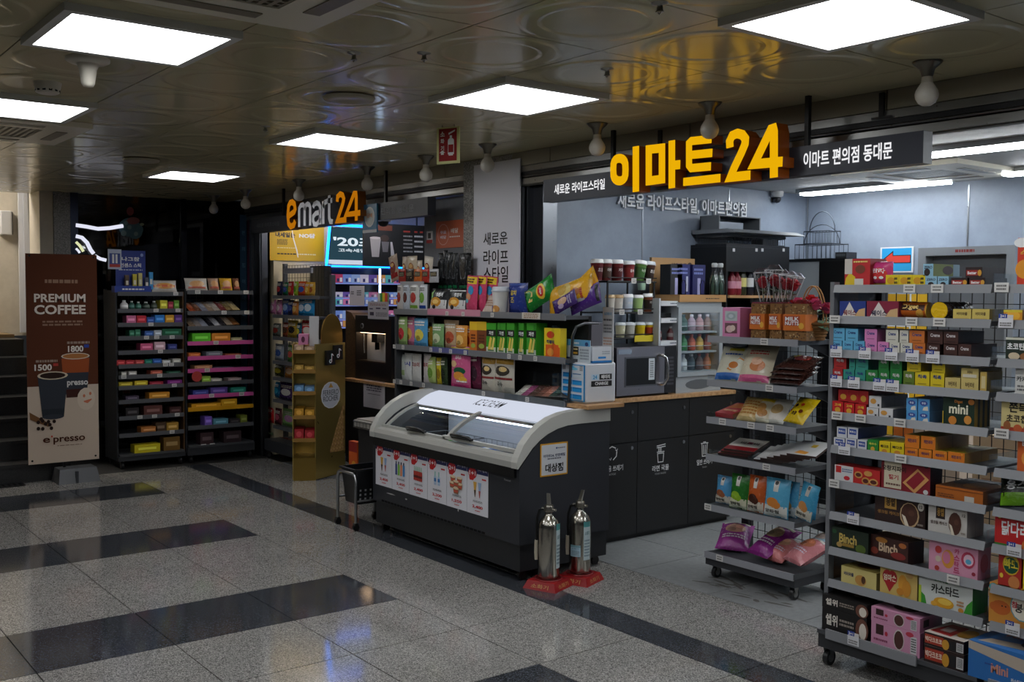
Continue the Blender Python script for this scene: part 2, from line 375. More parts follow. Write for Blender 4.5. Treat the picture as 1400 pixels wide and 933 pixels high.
for (x, y), lab in (((830, 94), 'tiny chrome sprinkler head nearest the amber glow on the ceiling'), ((580, 72), 'tiny sprinkler head between the two blue glowing ceiling tiles'), ((484, 72), 'tiny sprinkler head right beside the air conditioner corner'), ((902, 4), 'tiny sprinkler head at the top edge of the picture'), ((1247, 8) if False else (363, 172), 'tiny sprinkler head on the dark far ceiling tiles')):
    p = PZ(x, y, ZC)
    t = thing('sprinkler_head', lab, 'sprinkler', (p.x, p.y, ZC), group='ceiling sprinkler heads')
    B('metal').lathe([(.012, -.03), (.014, -.028), (.01, -.024), (.008, -.008), (.026, -.004), (.028, 0)], 14, (150, 148, 140)).build('body', t)
    b = B('metal').tube([(-.01, 0, -.01), (-.012, 0, -.024), (0, 0, -.036), (.012, 0, -.024), (.01, 0, -.01)], .0022, 5, (140, 138, 130)); b.build('yoke', t)
p = PZ(477, 131, ZC)
t = thing('ceiling_speaker', 'round flush ceiling speaker reflecting blue light', 'speaker', (p.x, p.y, ZC))
b = B('plastic'); b.lathe([(.001, -.016), (.06, -.018), (.085, -.024), (.12, -.02), (.125, -.009)], 24, (160, 152, 128)); b.build('grille', t)
p = PZ(193, 217, ZC)
t = thing('ceiling_speaker', 'round flush ceiling speaker on the dark far ceiling', 'speaker', (p.x, p.y, ZC))
b = B('plastic'); b.lathe([(.001, -.016), (.06, -.018), (.085, -.024), (.12, -.02), (.125, -.009)], 24, (160, 152, 128)); b.build('grille', t)

# ---- bulbs along the shop line
def bulb_meshes():
    s = B('metal').lathe([(.02, -.062), (.022, -.06), (.03, -.03), (.052, -.012), (.058, -.004), (.058, 0)], 20, (104, 100, 90))
    n = B('plastic').lathe([(.024, -.1), (.021, -.062), (.019, -.055)], 18, (170, 164, 150))
    prof = [(.001, -.178), (.018, -.175), (.033, -.165), (.043, -.148), (.0455, -.13), (.042, -.115), (.033, -.1), (.026, -.09), (.024, -.085)]
    gl = B('plastic').lathe(prof, 22, (182, 177, 166))
    return s.mesh('socket'), n.mesh('collar'), gl.mesh('globe')
BM = bulb_meshes()
for x, y, lab in ((1264, 83, 'unlit white globe bulb in chrome socket, nearest and rightmost'), (965, 139, 'unlit white bulb hanging just above the big amber sign lettering'), (817, 169, 'unlit white bulb above the left end of the big amber sign'),
                (665, 197, 'unlit white bulb in front of the tall white text panel'), (592, 214, 'unlit white bulb below the fire extinguisher sign'), (468, 225, 'unlit white bulb above the orange figures of the far sign'),
                (412, 246, 'unlit white bulb above the white letters of the far sign'), (344, 260, 'unlit white bulb left of the far orange and white sign'), (298, 268, 'dim unlit bulb farthest down the corridor')):
    X = PZ(x, y, ZC).x
    t = thing('light_bulb', lab, 'light bulb', (X, 3.845, ZC), group='unlit bulbs along the shop line')
    for q, nm in zip(BM, ('socket', 'collar', 'globe')): inst(q, nm, t)
# ---- fire extinguisher sign hanging from the ceiling
p0 = PZ(613, 171, ZC)
t = thing('fire_extinguisher_sign', 'yellow framed red fire extinguisher sign hanging from the ceiling', 'sign', (p0.x, p0.y, ZC), math.radians(22))
B('paint').box(-.075, .075, -.004, .004, -.215, -.012, (214, 214, 150)).build('plate', t)
B('metal').tube([(-.04, 0, 0), (-.04, 0, -.02)], .003, 5, (120, 120, 110)).tube([(.04, 0, 0), (.04, 0, -.02)], .003, 5, (120, 120, 110)).build('hanger', t)
b = B('paint'); M = MF(-.06, -.0045, -.2)
b.art([('r', 0, 0, 1, 1, (150, 22, 26)), ('t', '소', .2, .84, .15, W), ('t', '화', .2, .62, .15, W), ('t', '기', .2, .4, .15, W), ('p', [(.12, .2), (.28, .2), (.28, .26), (.36, .26), (.2, .34), (.04, .26), (.12, .26)][::1], W),
       ('e', .68, .62, .17, .08, W), ('r', .51, .2, .85, .62, W), ('r', .54, .26, .82, .5, (150, 22, 26)), ('r', .62, .7, .74, .78, W), ('p', [(.55, .8), (.9, .9), (.92, .95), (.55, .86)], W), ('r', .56, .16, .8, .2, W)], M, .12, .18)
b.build('pictogram', t)

# ---- bulkhead and shutter rails over the shop fronts
def struct(b, name, label): return b.build(name, kind='structure', label=label)
b = B('paint')
x = -9.9
bh = struct(B('paint').box(-9.95, 2.5, 4.262, 4.3, 2.36, 2.7, (92, 90, 84)), 'trim_1', 'bulkhead and roller shutter housing above the shop fronts')
k = 0
while x < 2.3:
    B('paint').box(x+.004, x+1.196, 4.236, 4.262, 2.492, 2.58, (150, 144, 126)).build('panel', bh); x += 1.2
B('metal').box(-9.95, 2.5, 4.236, 4.262, 2.45, 2.488, (130, 130, 128)).build('rail', bh)
B('powder').box(-9.95, 2.5, 4.246, 4.262, 2.425, 2.45, (30, 30, 32)).build('slot', bh)
B('metal').cyl((-9.95, 4.246, 2.418), (2.5, 4.246, 2.418), .008, seg=8, col=(110, 110, 110)).build('rail', bh)
B('metal').box(-9.95, 2.5, 4.24, 4.262, 2.366, 2.404, (146, 146, 144)).build('rail', bh)
for xx in (-4.12, -2.72, -1.35): B('powder').box(xx-.012, xx+.012, 4.222, 4.236, 2.46, 2.57, (34, 34, 34)).box(xx-.05, xx+.05, 4.222, 4.236, 2.452, 2.462, (34, 34, 34)).build('bracket', bh)
# ---- right shop room
WX, WY, SZ = -5.38, 7.28, 2.488
wl = struct(B('panel_wall').box(WX-.12, WX, YS+.2, WY+.1, 0, SZ), 'wall_shop_left', 'pale blue grey panelled side wall of the shop')
for yy, lab in ((5.35, 'seam'), (6.3, 'seam')): B('metal').box(WX-.001, WX+.004, yy-.006, yy+.006, 0, SZ-.02, (150, 154, 160)).build('seam_strip', wl)
wb = struct(B('panel_wall').box(WX-.12, 2.4, WY, WY+.1, 0, SZ), 'wall_shop_back', 'pale blue grey panelled back wall of the shop')
for xx in (-5.36, -3.95, -2.75, -1.55, -.35): B('metal').box(xx-.006, xx+.006, WY-.004, WY, 0, SZ-.02, (164, 168, 172)).build('seam_strip', wb)
struct(B('panel_wall').box(2.3, 2.4, YS, WY, 0, SZ), 'wall_shop_right', 'pale panelled wall of the shop beyond the view')
struct(B('shop_ceiling').box(WX-.12, 2.4, 4.3, WY+.1, SZ, SZ+.08), 'ceiling_shop', 'white ceiling inside the shop')
# lettering on the side wall
b = B('plastic'); pl = PX(842, 274, WX); pr = PX(1018, 289, WX); zt = PX(930, 272, WX).z
L = pr.y-pl.y; M = frame2d((WX+.004, pl.y, 2.253), (0, 1, 0), (0, 0, 1), (1, 0, 0))
vs, fs, tw, th = tmesh('새로운 라이프스타일, 이마트편의점', .028)
o0 = len(b.v)
def extrude_text(b, s, M, w, h, depth, col, bold=.02, side=None):
    vs, fs, tw, th = tmesh(s, bold); n = len(vs)
    P = [M(a*w/tw, c*h/th, 0) for a, c in vs]; n3 = (Vector(M(0, 0, 1000))-Vector(M(0, 0, 0))).normalized()
    Q = [Vector(p)+n3*depth for p in P]
    b.add(Q, fs, col)
    cnt = {}
    for f in fs:
        for i in range(len(f)):
            e = (f[i], f[(i+1) % len(f)]); cnt[e] = 1
    ed = [e for e in cnt if (e[1], e[0]) not in cnt]
    b.add(list(P)+Q, [(e[0], e[1], n+e[1], n+e[0]) for e in ed], side or col)
extrude_text(b, '새로운 라이프스타일, 이마트편의점', M, L, .122, .018, (250, 252, 255), .022, (200, 204, 210))
b.build('wall_lettering', label='raised white Korean lettering on the pale side wall', cat='lettering')
# tubes on the shop ceiling
for (xa, ya, xb, yb, Y0, dy, lab) in ((1262, 213, 1400, 196, 0, .1, 'long white ceiling strip light beside the right sign end'), (1090, 264, 1305, 249, 0, .1, 'long white ceiling strip light along the pale back wall'), (1376, 238, 1400, 235.5, 0, .1, 'white strip light end at the right edge')):
    pa = PZ(xa, ya, SZ-.03); pb = PZ(xb, yb, SZ-.03); Yc = (pa.y+pb.y)/2
    xe = pb.x if xb < 1399 else pa.x+2.4
    t = thing('strip_light', lab, 'ceiling light', ((pa.x+xe)/2, Yc, SZ), group='shop strip lights'); l = abs(xe-pa.x)/2
    B('metal').box(-l-.02, l+.02, -.085, .085, -.03, -.0005, (190, 192, 194)).build('housing', t)
    B('glow_tube').box(-l, l, -.055, .055, -.046, -.0305, (246, 252, 255)).build('diffuser', t)
for xx, yy in ((-.6, 5.4), (.9, 6.6), (-4.1, 5.2)):  # unseen shop strips, added to brighten the room
    t = thing('strip_light', 'white shop strip light hidden behind the big sign' if xx < -4 else 'white shop strip light near the far shop wall' if xx > 0 else 'white shop strip light right of the view', 'ceiling light', (xx, yy, SZ), group='shop strip lights')
    B('metal').box(-.7, .7, -.085, .085, -.03, -.0005, (190, 192, 194)).build('housing', t); B('glow_tube').box(-.68, .68, -.055, .055, -.046, -.0305, (246, 252, 255)).build('diffuser', t)
p = PZ(1270, 237, SZ-.02); cassette((p.x, p.y), .45, 'white cassette air conditioner on the shop ceiling behind the sign', z=SZ-.019)
# dome camera
p = PZ(1062, 262, SZ)
t = thing('security_camera', 'small white security camera under the shop ceiling', 'camera', (p.x, p.y, SZ))
B('plastic').lathe([(.02, -.05), (.05, -.04), (.055, -.02), (.055, 0)], 16, (200, 200, 200)).build('mount', t)
B('plastic').lathe([(.001, -.095), (.025, -.088), (.036, -.07), (.036, -.05), (.02, -.045)], 14, (40, 40, 44)).build('lens_ball', t)
# ---- pillar between the two shop fronts
struct(B('grey_wall').box(-6.75, -6.061, 4.345, 4.75, 0, 2.36), 'wall_pillar_grey', 'grey wall with an orange poster beside the white text panel')
pil = struct(B('granite_pillar').box(-6.06, -5.5, 4.232, 4.75, 0, 2.575), 'pillar_shop_front', 'grey pillar wall between the two shop fronts')
B('metal').box(-5.49, -5.43, 4.27, 4.45, 0, 2.45, (120, 122, 126)).build('shutter_guide', pil); B('metal').box(-5.42, -5.385, 4.3, 4.45, 0, 2.45, (84, 86, 90)).build('shutter_guide', pil)
B('metal').box(-5.385, -5.28, 4.33, 4.45, 0, 2.45, (104, 106, 110)).build('shutter_guide', pil)
a = PY(648, 225, 4.222); c = PY(711, 222, 4.222)
t = thing('wall_panel', 'tall white panel with black Korean lettering between the shops', 'panel', (a.x, 4.222, 0))
wp = c.x-a.x
B('plastic').box(0, wp, 0, .009, .05, 2.54, (206, 206, 214)).build('board', t)
b = B('paint')
for s, ya, yb, xa, xb in (('새로운', 316, 336, 661, 694), ('라이프', 341, 362, 661, 695), ('스타일', 364, 387, 661, 695)):
    q0 = PY(xa, yb, 4.221); q1 = PY(xb, ya, 4.221); b.text(s, MF(0, -.0005, 0), (q0.x+q1.x)/2-a.x, (q0.z+q1.z)/2, q1.z-q0.z, (14, 14, 16), w=q1.x-q0.x, bold=.012)
b.art([('r', .2, .655, .85, .657, (180, 70, 40))], MF(0, -.0005, 0), wp, 2.55)
b.build('lettering', t)
# ---- far left: dark glazed shop front
gx = -10.4
gw = struct(B('dark_wall').box(gx-.5, gx-.42, 2.7, 4.9, 0, 2.62), 'wall_left', 'dark interior wall behind the glazed shop front')
B('metal').box(gx-.04, gx+.02, 2.67, 2.74, 0, 2.6, (40, 44, 56)).build('frame_post', gw); B('metal').box(gx-.04, gx+.02, 3.74, 3.8, 0, 2.6, (26, 27, 30)).build('frame_post', gw)
B('metal').box(gx-.04, gx+.02, 4.84, 4.9, 0, 2.6, (26, 27, 30)).build('frame_post', gw)
w1 = B('darkglass').box(gx-.012, gx, 2.74, 3.74, 0, 2.6).build('window_1', kind='structure', label='dark tinted shop window with a neon line inside')
w2 = B('darkglass').box(gx-.012, gx, 3.8, 4.84, 0, 2.6).build('window_2', kind='structure', label='dark tinted glass panel behind the pink shelf rack')
B('grey_wall').box(gx-.06, gx-.03, 3.8, 4.84, 0, 2.6).build('panel', gw)
nx = gx+.03
def neon(pts, r, lab, col=(236, 238, 255)):
    B('glow_sign').tube([PX(x, y, nx) for x, y in pts], r, 6, col).build('neon_line', label=lab, cat='neon light', group='neon lines in the dark window')
neon([(104, 308), (118, 310), (134, 313), (150, 312), (168, 309)], .02, 'straight white neon line in the dark shop window')
neon([(104, 323), (112, 325), (119, 332), (124, 342), (128, 347)], .02, 'curved white neon arc in the dark shop window')
neon([(130, 350), (137, 354), (145, 356)], .018, 'short curved neon piece beside the blue stick display')
neon([(104, 331), (109, 336), (114, 344)], .014, 'thin yellowish neon arc left of the white arc', (226, 230, 180))
neon([(104, 340), (107, 343), (109, 346)], .012, 'tiny white neon piece above the coffee banner')
b = B('paint'); M = lambda u, v, l: PX(160+u, 327-v, gx+.002+.0005*l); sy = 1
for e in ((17, 16, 15, 13, (44, 78, 86)), (25, 10, 10, 10, (44, 78, 86)), (18, 38, 5, 6, (120, 34, 34)), (22, 25, 9, 5, (112, 50, 46)), (9, 8, 4, 4, (92, 116, 116)), (31, 13, 5, 6, (50, 84, 92)), (12, 22, 3, 3, (84, 108, 110)), (26, 7, 3, 3, (96, 118, 116)), (17, 16, 3, 3, (90, 112, 116)), (34, 20, 3, 2, (110, 120, 96))):
    b.art([('e', e[0]/40, e[1]/44, e[2]/40, e[3]/44, e[4])], (lambda k: lambda u, v, l: M(u, v, l+k))(sy), 40, 44); sy += .5
b.build('window_sticker', label='teal and red flower patterned sticker on the dark window', cat='sticker')
# granite pier, stairs and stairwell
struct(B('granite_pillar').box(gx-.4, gx+.02, 2.52, 2.669, 0, 3.3), 'pillar_stairs', 'speckled granite pier beside the stairs')
struct(B('cream_wall').box(gx-.4, gx, 2.4, 2.519, 0, 3.3), 'trim_2', 'beige stone reveal beside the granite pier')
st = thing('stairs', 'dark stone stairs rising at the left edge', 'stairs')
for k in range(7):
    B('step_stone').box(-9.42-.28*(k+1)-(.5 if k == 6 else 0), -9.42-.28*k, .2, 2.395, 0 if k == 0 else .165*k+.0005, .165*(k+1)-.03, W).build('riser', st)
    B('step_stone').box(-9.42-.28*(k+1)-(.5 if k == 6 else 0), -9.4-.28*k, .2, 2.395, .165*(k+1)-.0295, .165*(k+1), W).build('tread', st)
t = thing('floor_grate', 'dark perforated drain grate at the stair foot', 'grate', (-9.4, 1.55, 0))
b = B('metal').box(0, .14, -.6, .45, .0005, .008, (60, 60, 60)); b.build('plate', t)
b = B('matte')
for q in range(3):
    for k in range(24): b.add([(.03+.035*q, -.58+.043*k, .0085), (.05+.035*q, -.58+.043*k, .0085), (.05+.035*q, -.56+.043*k, .0085), (.03+.035*q, -.56+.043*k, .0085)], [(0, 1, 2, 3)], K)
b.build('slots', t)
struct(B('cream_wall').box(-12.1, -11.95, .2, 2.85, 1.156, 3.3), 'wall_stairs', 'cream wall above the stairs')
struct(B('cream_wall').box(-12.1, -9.3, .05, .199, 0, 3.3), 'wall_stairs_side', 'cream side wall of the stairs beyond the view')
struct(B('cream_wall').box(-12.1, -10.95, 2.85, 2.95, 0, 3.3), 'wall_stairs_end', 'cream end wall of the stair landing')
struct(B('cream_wall').box(-12.1, -10.42, .05, 2.95, 3.3, 3.36), 'ceiling_stairs', 'stairwell ceiling above the view')
t = thing('added_stairwell_light', 'white stairwell ceiling light above the view', 'ceiling light', (-11.3, 1.4, 3.3)); B('glow_tube').box(-.3, .3, -.4, .4, -.03, -.001, (255, 246, 234)).build('diffuser', t)  # unseen lamp, added to match the bright stair wall
B('wood_ledge').box(-11.95, -11.5, .2, 2.395, 1.157, 1.19, W).build('wood_ledge', label='brown wooden ledge on top of the stairs', cat='ledge')
b = B('paint'); q0 = PX(28, 463, -11.9); q1 = PX(60, 463, -11.9)
t = thing('door_panel', 'tall white tapering panel against the cream stair wall', 'panel', (-11.93, q0.y, 1.192))
b.box(0, .03, 0, q1.y-q0.y, 0, 2.0, (206, 208, 214)); b.build('leaf', t)
B('paint').prism([(.05, 0), (.13, 0), (.07, 2.0), (.05, 2.0)], 'x', .0305, .045, (190, 192, 198)).build('raised_moulding', t)
q = PX(8, 305, -11.9)
t = thing('wall_handset', 'white wall intercom box at the left edge above the stairs', 'intercom', (-11.949, q.y, q.z))
B('plastic').rbox(0, .07, -.06, .06, -.13, .13, (196, 196, 196), .02).build('body', t); B('plastic').box(.02, .05, .06, .068, -.12, .12, (50, 50, 52)).build('rim', t)
# ---- left shop (counter area): shell
struct(B('inner_cream').box(-9.72, -9.62, YS+.15, 7.2, 0, 2.6), 'wall_counter_left', 'cream panelled wall behind the counter area')
struct(B('grey_wall').box(-9.7, -5.5, 7.1, 7.2, 0, 2.6), 'wall_counter_back', 'grey back wall of the counter area')
struct(B('grey_wall').box(-5.62, -5.51, 4.76, 7.1, 0, 2.6), 'wall_counter_right', 'grey partition between the two shops')
struct(B('grey_wall').box(-9.7, -5.5, 4.31, 7.2, 2.6, 2.66), 'ceiling_counter', 'grey ceiling of the counter area')
struct(B('dark_wall').box(-10.4, -9.72, 4.91, 5.0, 0, 2.6), 'wall_corner', 'dark wall corner beside the glass door')
struct(B('metal').box(-9.72, -9.6, 4.245, 4.33, 0, 2.36, (120, 122, 126)), 'door_1', 'aluminium sliding door post beside the bag rack')
a = PY(345, 400, 4.28); c = PY(361, 400, 4.28)
dp = struct(B('metal').box(a.x, a.x+.06, 4.25, 4.31, 0, 2.36, (128, 130, 134)), 'door_2', 'brushed aluminium door jamb beside the hanging snack rack')
B('metal').box(a.x+.07, c.x, 4.26, 4.32, 0, 2.36, (96, 98, 102)).build('jamb', dp)
t = thing('strip_light', 'cool strip light inside the counter area', 'ceiling light', (-7.6, 5.4, 2.6)); B('metal').box(-.7, .7, -.07, .07, -.03, -.0005, (180, 180, 180)).build('housing', t); B('glow_inner').box(-.68, .68, -.05, .05, -.045, -.0305, (235, 240, 255)).build('diffuser', t)  # unseen strip, added to lift the dim counter area
t = thing('strip_light', 'cool strip light before the yellow poster wall', 'ceiling light', (-8.9, 4.75, 2.6)); B('metal').box(-.5, .5, -.07, .07, -.03, -.0005, (180, 180, 180)).build('housing', t); B('glow_inner').box(-.48, .48, -.05, .05, -.045, -.0305, (255, 244, 226)).build('diffuser', t)  # second unseen strip, added to brighten the hanging bags and yellow poster
q0 = PY(490, 268, 5.2); q1 = PY(582, 254.5, 5.2); b = B('glow_led').box(q0.x, q1.x, 5.2, 5.24, q0.z-.012, q0.z+.012, (60, 90, 255)); b.build('led_strip', label='blue light strip along the counter area ceiling', cat='led strip')
# ---- unseen ends of the corridor
struct(B('grey_wall').box(-12.1, 5, -6.1, -6, 0, 3.3), 'wall_corridor_front', 'corridor wall behind the photographer')
struct(B('grey_wall').box(5, 5.1, -6, 4.3, 0, 2.7), 'wall_corridor_right', 'corridor wall beyond the view')
struct(B('grey_wall').box(-9.45, -9.31, -6, .04, 0, 2.7), 'wall_corridor_left', 'corridor wall beyond the left edge')
struct(B('grey_wall').box(2.4, 5, 4.25, 4.35, 0, 2.7), 'wall_corridor_shop', 'corridor wall beside the shop beyond the view')

# ================================================================ hanging signs
def arc(cx, cy, rx, ry, a0, a1, n=10): return [(cx+rx*math.cos(math.radians(a0+(a1-a0)*i/n)), cy+ry*math.sin(math.radians(a0+(a1-a0)*i/n))) for i in range(n+1)]
def stroke(b, pts, wd, yf, dp, col, side, closed=False, rnd=False):
    P = [Vector((p[0], p[1])) for p in pts]; n = len(P); Lf = []; Rt = []
    for i in range(n):
        if closed: d0 = (P[i]-P[i-1]); d1 = (P[(i+1) % n]-P[i])
        else: d0 = (P[i]-P[max(i-1, 0)]) if i else (P[1]-P[0]); d1 = (P[min(i+1, n-1)]-P[i]) if i < n-1 else d0
        d0 = d0.normalized(); d1 = d1.normalized(); nn = Vector((-(d0.y+d1.y), d0.x+d1.x))
        nn = nn.normalized() if nn.length > 1e-6 else Vector((-d0.y, d0.x)); k = wd/2/max(abs(nn.dot(Vector((-d0.y, d0.x)))), .5)
        Lf.append(P[i]+nn*k); Rt.append(P[i]-nn*k)
    m_ = n if closed else n-1; vs = []
    for y in (yf, yf+dp):
        vs += [(q.x, y, q.y) for q in Lf]+[(q.x, y, q.y) for q in Rt]
    N2 = 2*n
    b.mat(b.mats[0]); b.add(vs, [(i, n+i, n+(i+1) % n, (i+1) % n)[::-1] for i in range(m_)], col)
    b.mat(b.mats[1] if len(b.mats) > 1 else b.mats[0])
    fs = [(i, (i+1) % n, N2+(i+1) % n, N2+i) for i in range(m_)]+[(n+(i+1) % n, n+i, N2+n+i, N2+n+(i+1) % n) for i in range(m_)]+[(N2+i, N2+n+i, N2+n+(i+1) % n, N2+(i+1) % n)[::-1] for i in range(m_)]
    if not closed: fs += [(n, 0, N2, N2+n), (n-1, 2*n-1, N2+2*n-1, N2+n-1)]
    b.add(vs, fs, side)
def hang_sign(name, x0, x1, z0, z1, label, rods, col):
    t = thing(name, label, 'shop sign', (x0, 4.04, z0))
    B('powder').box(0, x1-x0, 0, .07, 0, z1-z0, col).build('board', t)
    for rx in rods: B('powder').box(rx-x0-.011, rx-x0+.011, .025, .047, z1-z0, ZC-z0, (14, 14, 14)).build('rod', t)
    return t
sg = hang_sign('shop_sign', -4.925, -2.398, 2.205, 2.342, 'long dark hanging sign with large amber lettering over the ice cream freezer', (-4.34, -3.01), (54, 57, 66))
b = B('glow_sign'); M = MF(0, -.0006, 0)
for s, xa, xb, ya, yb in (('새로운 라이프스타일', 758, 827, 246, 263), ('이마트 편의점 동대문', 1099, 1220, 200, 225)):
    q0 = PY(xa, (ya+yb)/2, 4.039); q1 = PY(xb, (ya+yb)/2, 4.039)
    h = .062 if xa < 800 else .075; zc = .07
    b = B('glow_sign'); b.text(s, M, (q0.x+q1.x)/2+4.925, zc, h, (250, 250, 252), w=q1.x-q0.x, bold=.02); b.build('small_lettering', sg)
YF = 3.955
def P2(x, y): p = PY(x, y, YF); return (p.x+4.925, p.z-2.205)
AM, AS = (255, 190, 8), (170, 84, 4)
def letter(t, name, strokes, wd, col, side, yf=YF-4.04, dp=.085, mat='glow_amber', smat='paint'):
    b = B(mat); b.mats.append(smat)
    for pts, cl in strokes: stroke(b, pts, wd, yf, dp, col, side, cl)
    return b.build(name, t)
def rect(x0, y0, x1, y1): return [P2(x0, y0), P2(x1, y1)]
def poly2(*q): return [P2(*a) for a in q]
wd = .05
# letter strokes follow the sign's rounded block lettering, laid out on its own plane
def L2(pts): return [P2(x, y) for x, y in pts]
letter(sg, 'letter', [(L2(arc(846.8, 227, 8.3, 10.2, 0, 180, 8)[::-1] and [(846.8+8.4*math.cos(a), 232+(15.5 if math.sin(a) > 0 else 15.5)*math.copysign(abs(math.sin(a))**.55, math.sin(a))) for a in [2*math.pi*i/22 for i in range(22)]]), True)], .049, AM, AS)
letter(sg, 'letter', [(L2([(869.3, 200), (869.3, 262.5)]), False)], .05, AM, AS)
letter(sg, 'letter', [(L2([(887, 204.5), (905, 202.5), (905, 245), (887, 247.5)]), True)], .047, AM, AS)
letter(sg, 'letter', [(L2([(918.5, 192), (918.5, 257.5)]), False), (L2([(921, 226), (930, 225)]), False)], .047, AM, AS)
letter(sg, 'letter', [(L2([(973, 190), (945, 193), (942, 196), (942, 226), (945, 230), (972, 227.5)]), False), (L2([(944, 212), (974, 209)]), False), (L2([(934, 249), (985, 243.5)]), False)], .042, AM, AS)
letter(sg, 'letter', [(L2([(998, 202), (997.5, 193), (1001, 185.5), (1008, 182.5), (1015, 184.5), (1019, 190), (1018.5, 197), (1014, 208), (1004, 229), (998.5, 242.5), (1026, 239.5)]), False)], .046, AM, AS)
letter(sg, 'letter', [(L2([(1070, 221), (1031, 224.5), (1054, 177), (1057, 176), (1058, 180), (1058, 243)]), False)], .047, AM, AS)
# far sign
s2 = hang_sign('shop_sign', -9.33, -6.235, 2.2, 2.332, 'far hanging sign with orange and white raised letters', (-8.69, -6.88), (46, 48, 54))
YF2 = 3.965
def P3(x, y): p = PY(x, y, YF2); return (p.x+9.33, p.z-2.2)
def L3(pts): return [P3(x, y) for x, y in pts]
OR, OS = (190, 114, 12), (120, 66, 8); WH, WS = (240, 241, 246), (120, 122, 130)  # far sign's orange letters are unlit; a glow is put into their colour
def letter2(strokes, wd, col, side, mat='paint'): letter(s2, 'letter', [(L3(p), c) for p, c in strokes], wd, col, side, YF2-4.04, .075, mat)
letter2([([(394, 296), (402, 290), (403.5, 286), (402.5, 279), (399.5, 276.5), (396.5, 277.5), (394.5, 282), (393.6, 295), (394.5, 306), (397.5, 310), (401.5, 308), (403.5, 302)], False)], .052, OR, OS, 'glow_amber')
letter2([([(409, 310.5), (409, 285), (411, 281), (414, 280), (416, 282.5), (416.3, 286), (416.3, 309)], False), ([(416.3, 287), (418, 281), (420.5, 279), (423, 280.5), (424, 284), (424, 308.5)], False)], .042, WH, WS)
letter2([([(428, 284), (429.5, 279.5), (433, 277.5), (436, 279), (437.5, 283), (437.7, 307)], False), ([(437.5, 290), (431.5, 292), (428.3, 296), (428, 302), (429.5, 306.5), (432.5, 307), (436, 303), (437.5, 298)], False)], .042, WH, WS)
letter2([([(442, 306.5), (442, 275)], False), ([(442, 284), (444, 277), (447.5, 275)], False)], .042, WH, WS)
letter2([([(450, 267), (450, 298), (451.5, 303), (455, 303.5)], False), ([(447, 275), (454.5, 274)], False)], .042, WH, WS)
letter2([([(461, 276), (461.5, 269), (465, 265.5), (468.5, 267), (470, 272), (468.5, 279), (461, 302), (473.5, 300.5)], False)], .046, OR, OS, 'glow_amber')
letter2([([(492.5, 291), (473, 293.5), (484, 265), (486.5, 265), (487, 270), (487, 302)], False)], .046, OR, OS, 'glow_amber')
b = B('paint'); b.text('새로운 라이프스타일', MF(0, -.0006, 0), .38, .066, .04, (96, 98, 104), w=.5); b.build('small_lettering', s2); b = B('paint'); b.text('이마트 편의점 동대문', MF(0, -.0006, 0), 2.55, .066, .055, (110, 112, 118), w=.72)
b.build('small_lettering', s2)
# ================================================================ product builders
LABELS = {}
def pack_box(name, label, cat, x, y, z, w, d, h, col, art=(), top=None, side=None, topart=(), sideart=(), rz=0, group=None, rx=0):
    b = B('card').box(0, w, 0, d, 0, h, col, top=top, right=side)
    if art: b.art(art, MF(0, 0, 0), w, h)
    if topart: b.art(topart, MT(0, 0, h), w, d)
    if sideart: b.art(sideart, MR(w, 0, 0), d, h)
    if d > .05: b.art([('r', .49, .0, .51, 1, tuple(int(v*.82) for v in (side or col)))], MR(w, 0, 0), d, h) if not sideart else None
    return b.build(name, None, (x, y, z), rz, label, cat, group, rot=(rx, 0, rz) if rx else None)
def bag_fn(w, h, t, pinch=.05):
    def S(u, v, sgn=-1, l=0):
        a, c = u/w*2-1, v/h*2-1
        k = max(0, 1-abs(a)**2.6)**.8*max(0, 1-abs(c)**3.2)**.75
        ww = 1-pinch*max(0, 1-c*c)
        wr = .0022*math.sin(u/w*19+v/h*7)*(1-abs(c)**6)*(abs(c) > .5)
        return Vector((a*w/2*ww, sgn*(t/2*k+EPS*1.3*l+wr*.5), v))
    return S
def bag(name, label, cat, x, y, z, w, h, t, col, art=(), tilt=0, rz=0, group=None, back=None, mat='film', roll=0, nx=8, ny=10):
    S = bag_fn(w, h, t); b = B(mat)
    for sg in (-1, 1):
        vs = [S(w*i/nx, h*j/ny, sg) for j in range(ny+1) for i in range(nx+1)]
        fs = []
        for j in range(ny):
            for i in range(nx):
                q = (j*(nx+1)+i, j*(nx+1)+i+1, (j+1)*(nx+1)+i+1, (j+1)*(nx+1)+i); fs.append(q if sg < 0 else q[::-1])
        b.add(vs, fs, col if sg < 0 else (back or col), True)
    # crimped seals
    cs = tuple(int(v*.88) for v in col); b.art([('r', .02, .945, .98, 1, cs), ('r', .02, 0, .98, .045, cs)], lambda u, v, l: S(u, v, -1, l), w, h, 4)
    if art: b.art(art, lambda u, v, l: S(u, v, -1, l+.8), w, h, 5)
    mt = Matrix.Rotation(-tilt, 4, 'X') @ Matrix.Rotation(roll, 4, 'Y')
    b.xf(mt)
    zmin = min(q[2] for q in b.v); b.v = [(q[0], q[1], q[2]-zmin) for q in b.v]
    return b.build(name, None, (x, y, z), rz, label, cat, group)
def roll_map(r, x0):      # cylinder lying along X, v runs round the visible front
    return lambda u, v, l: (x0+u, -(r+EPS*l)*math.cos(v/r-.9), r+(r+EPS*l)*math.sin(v/r-.9))
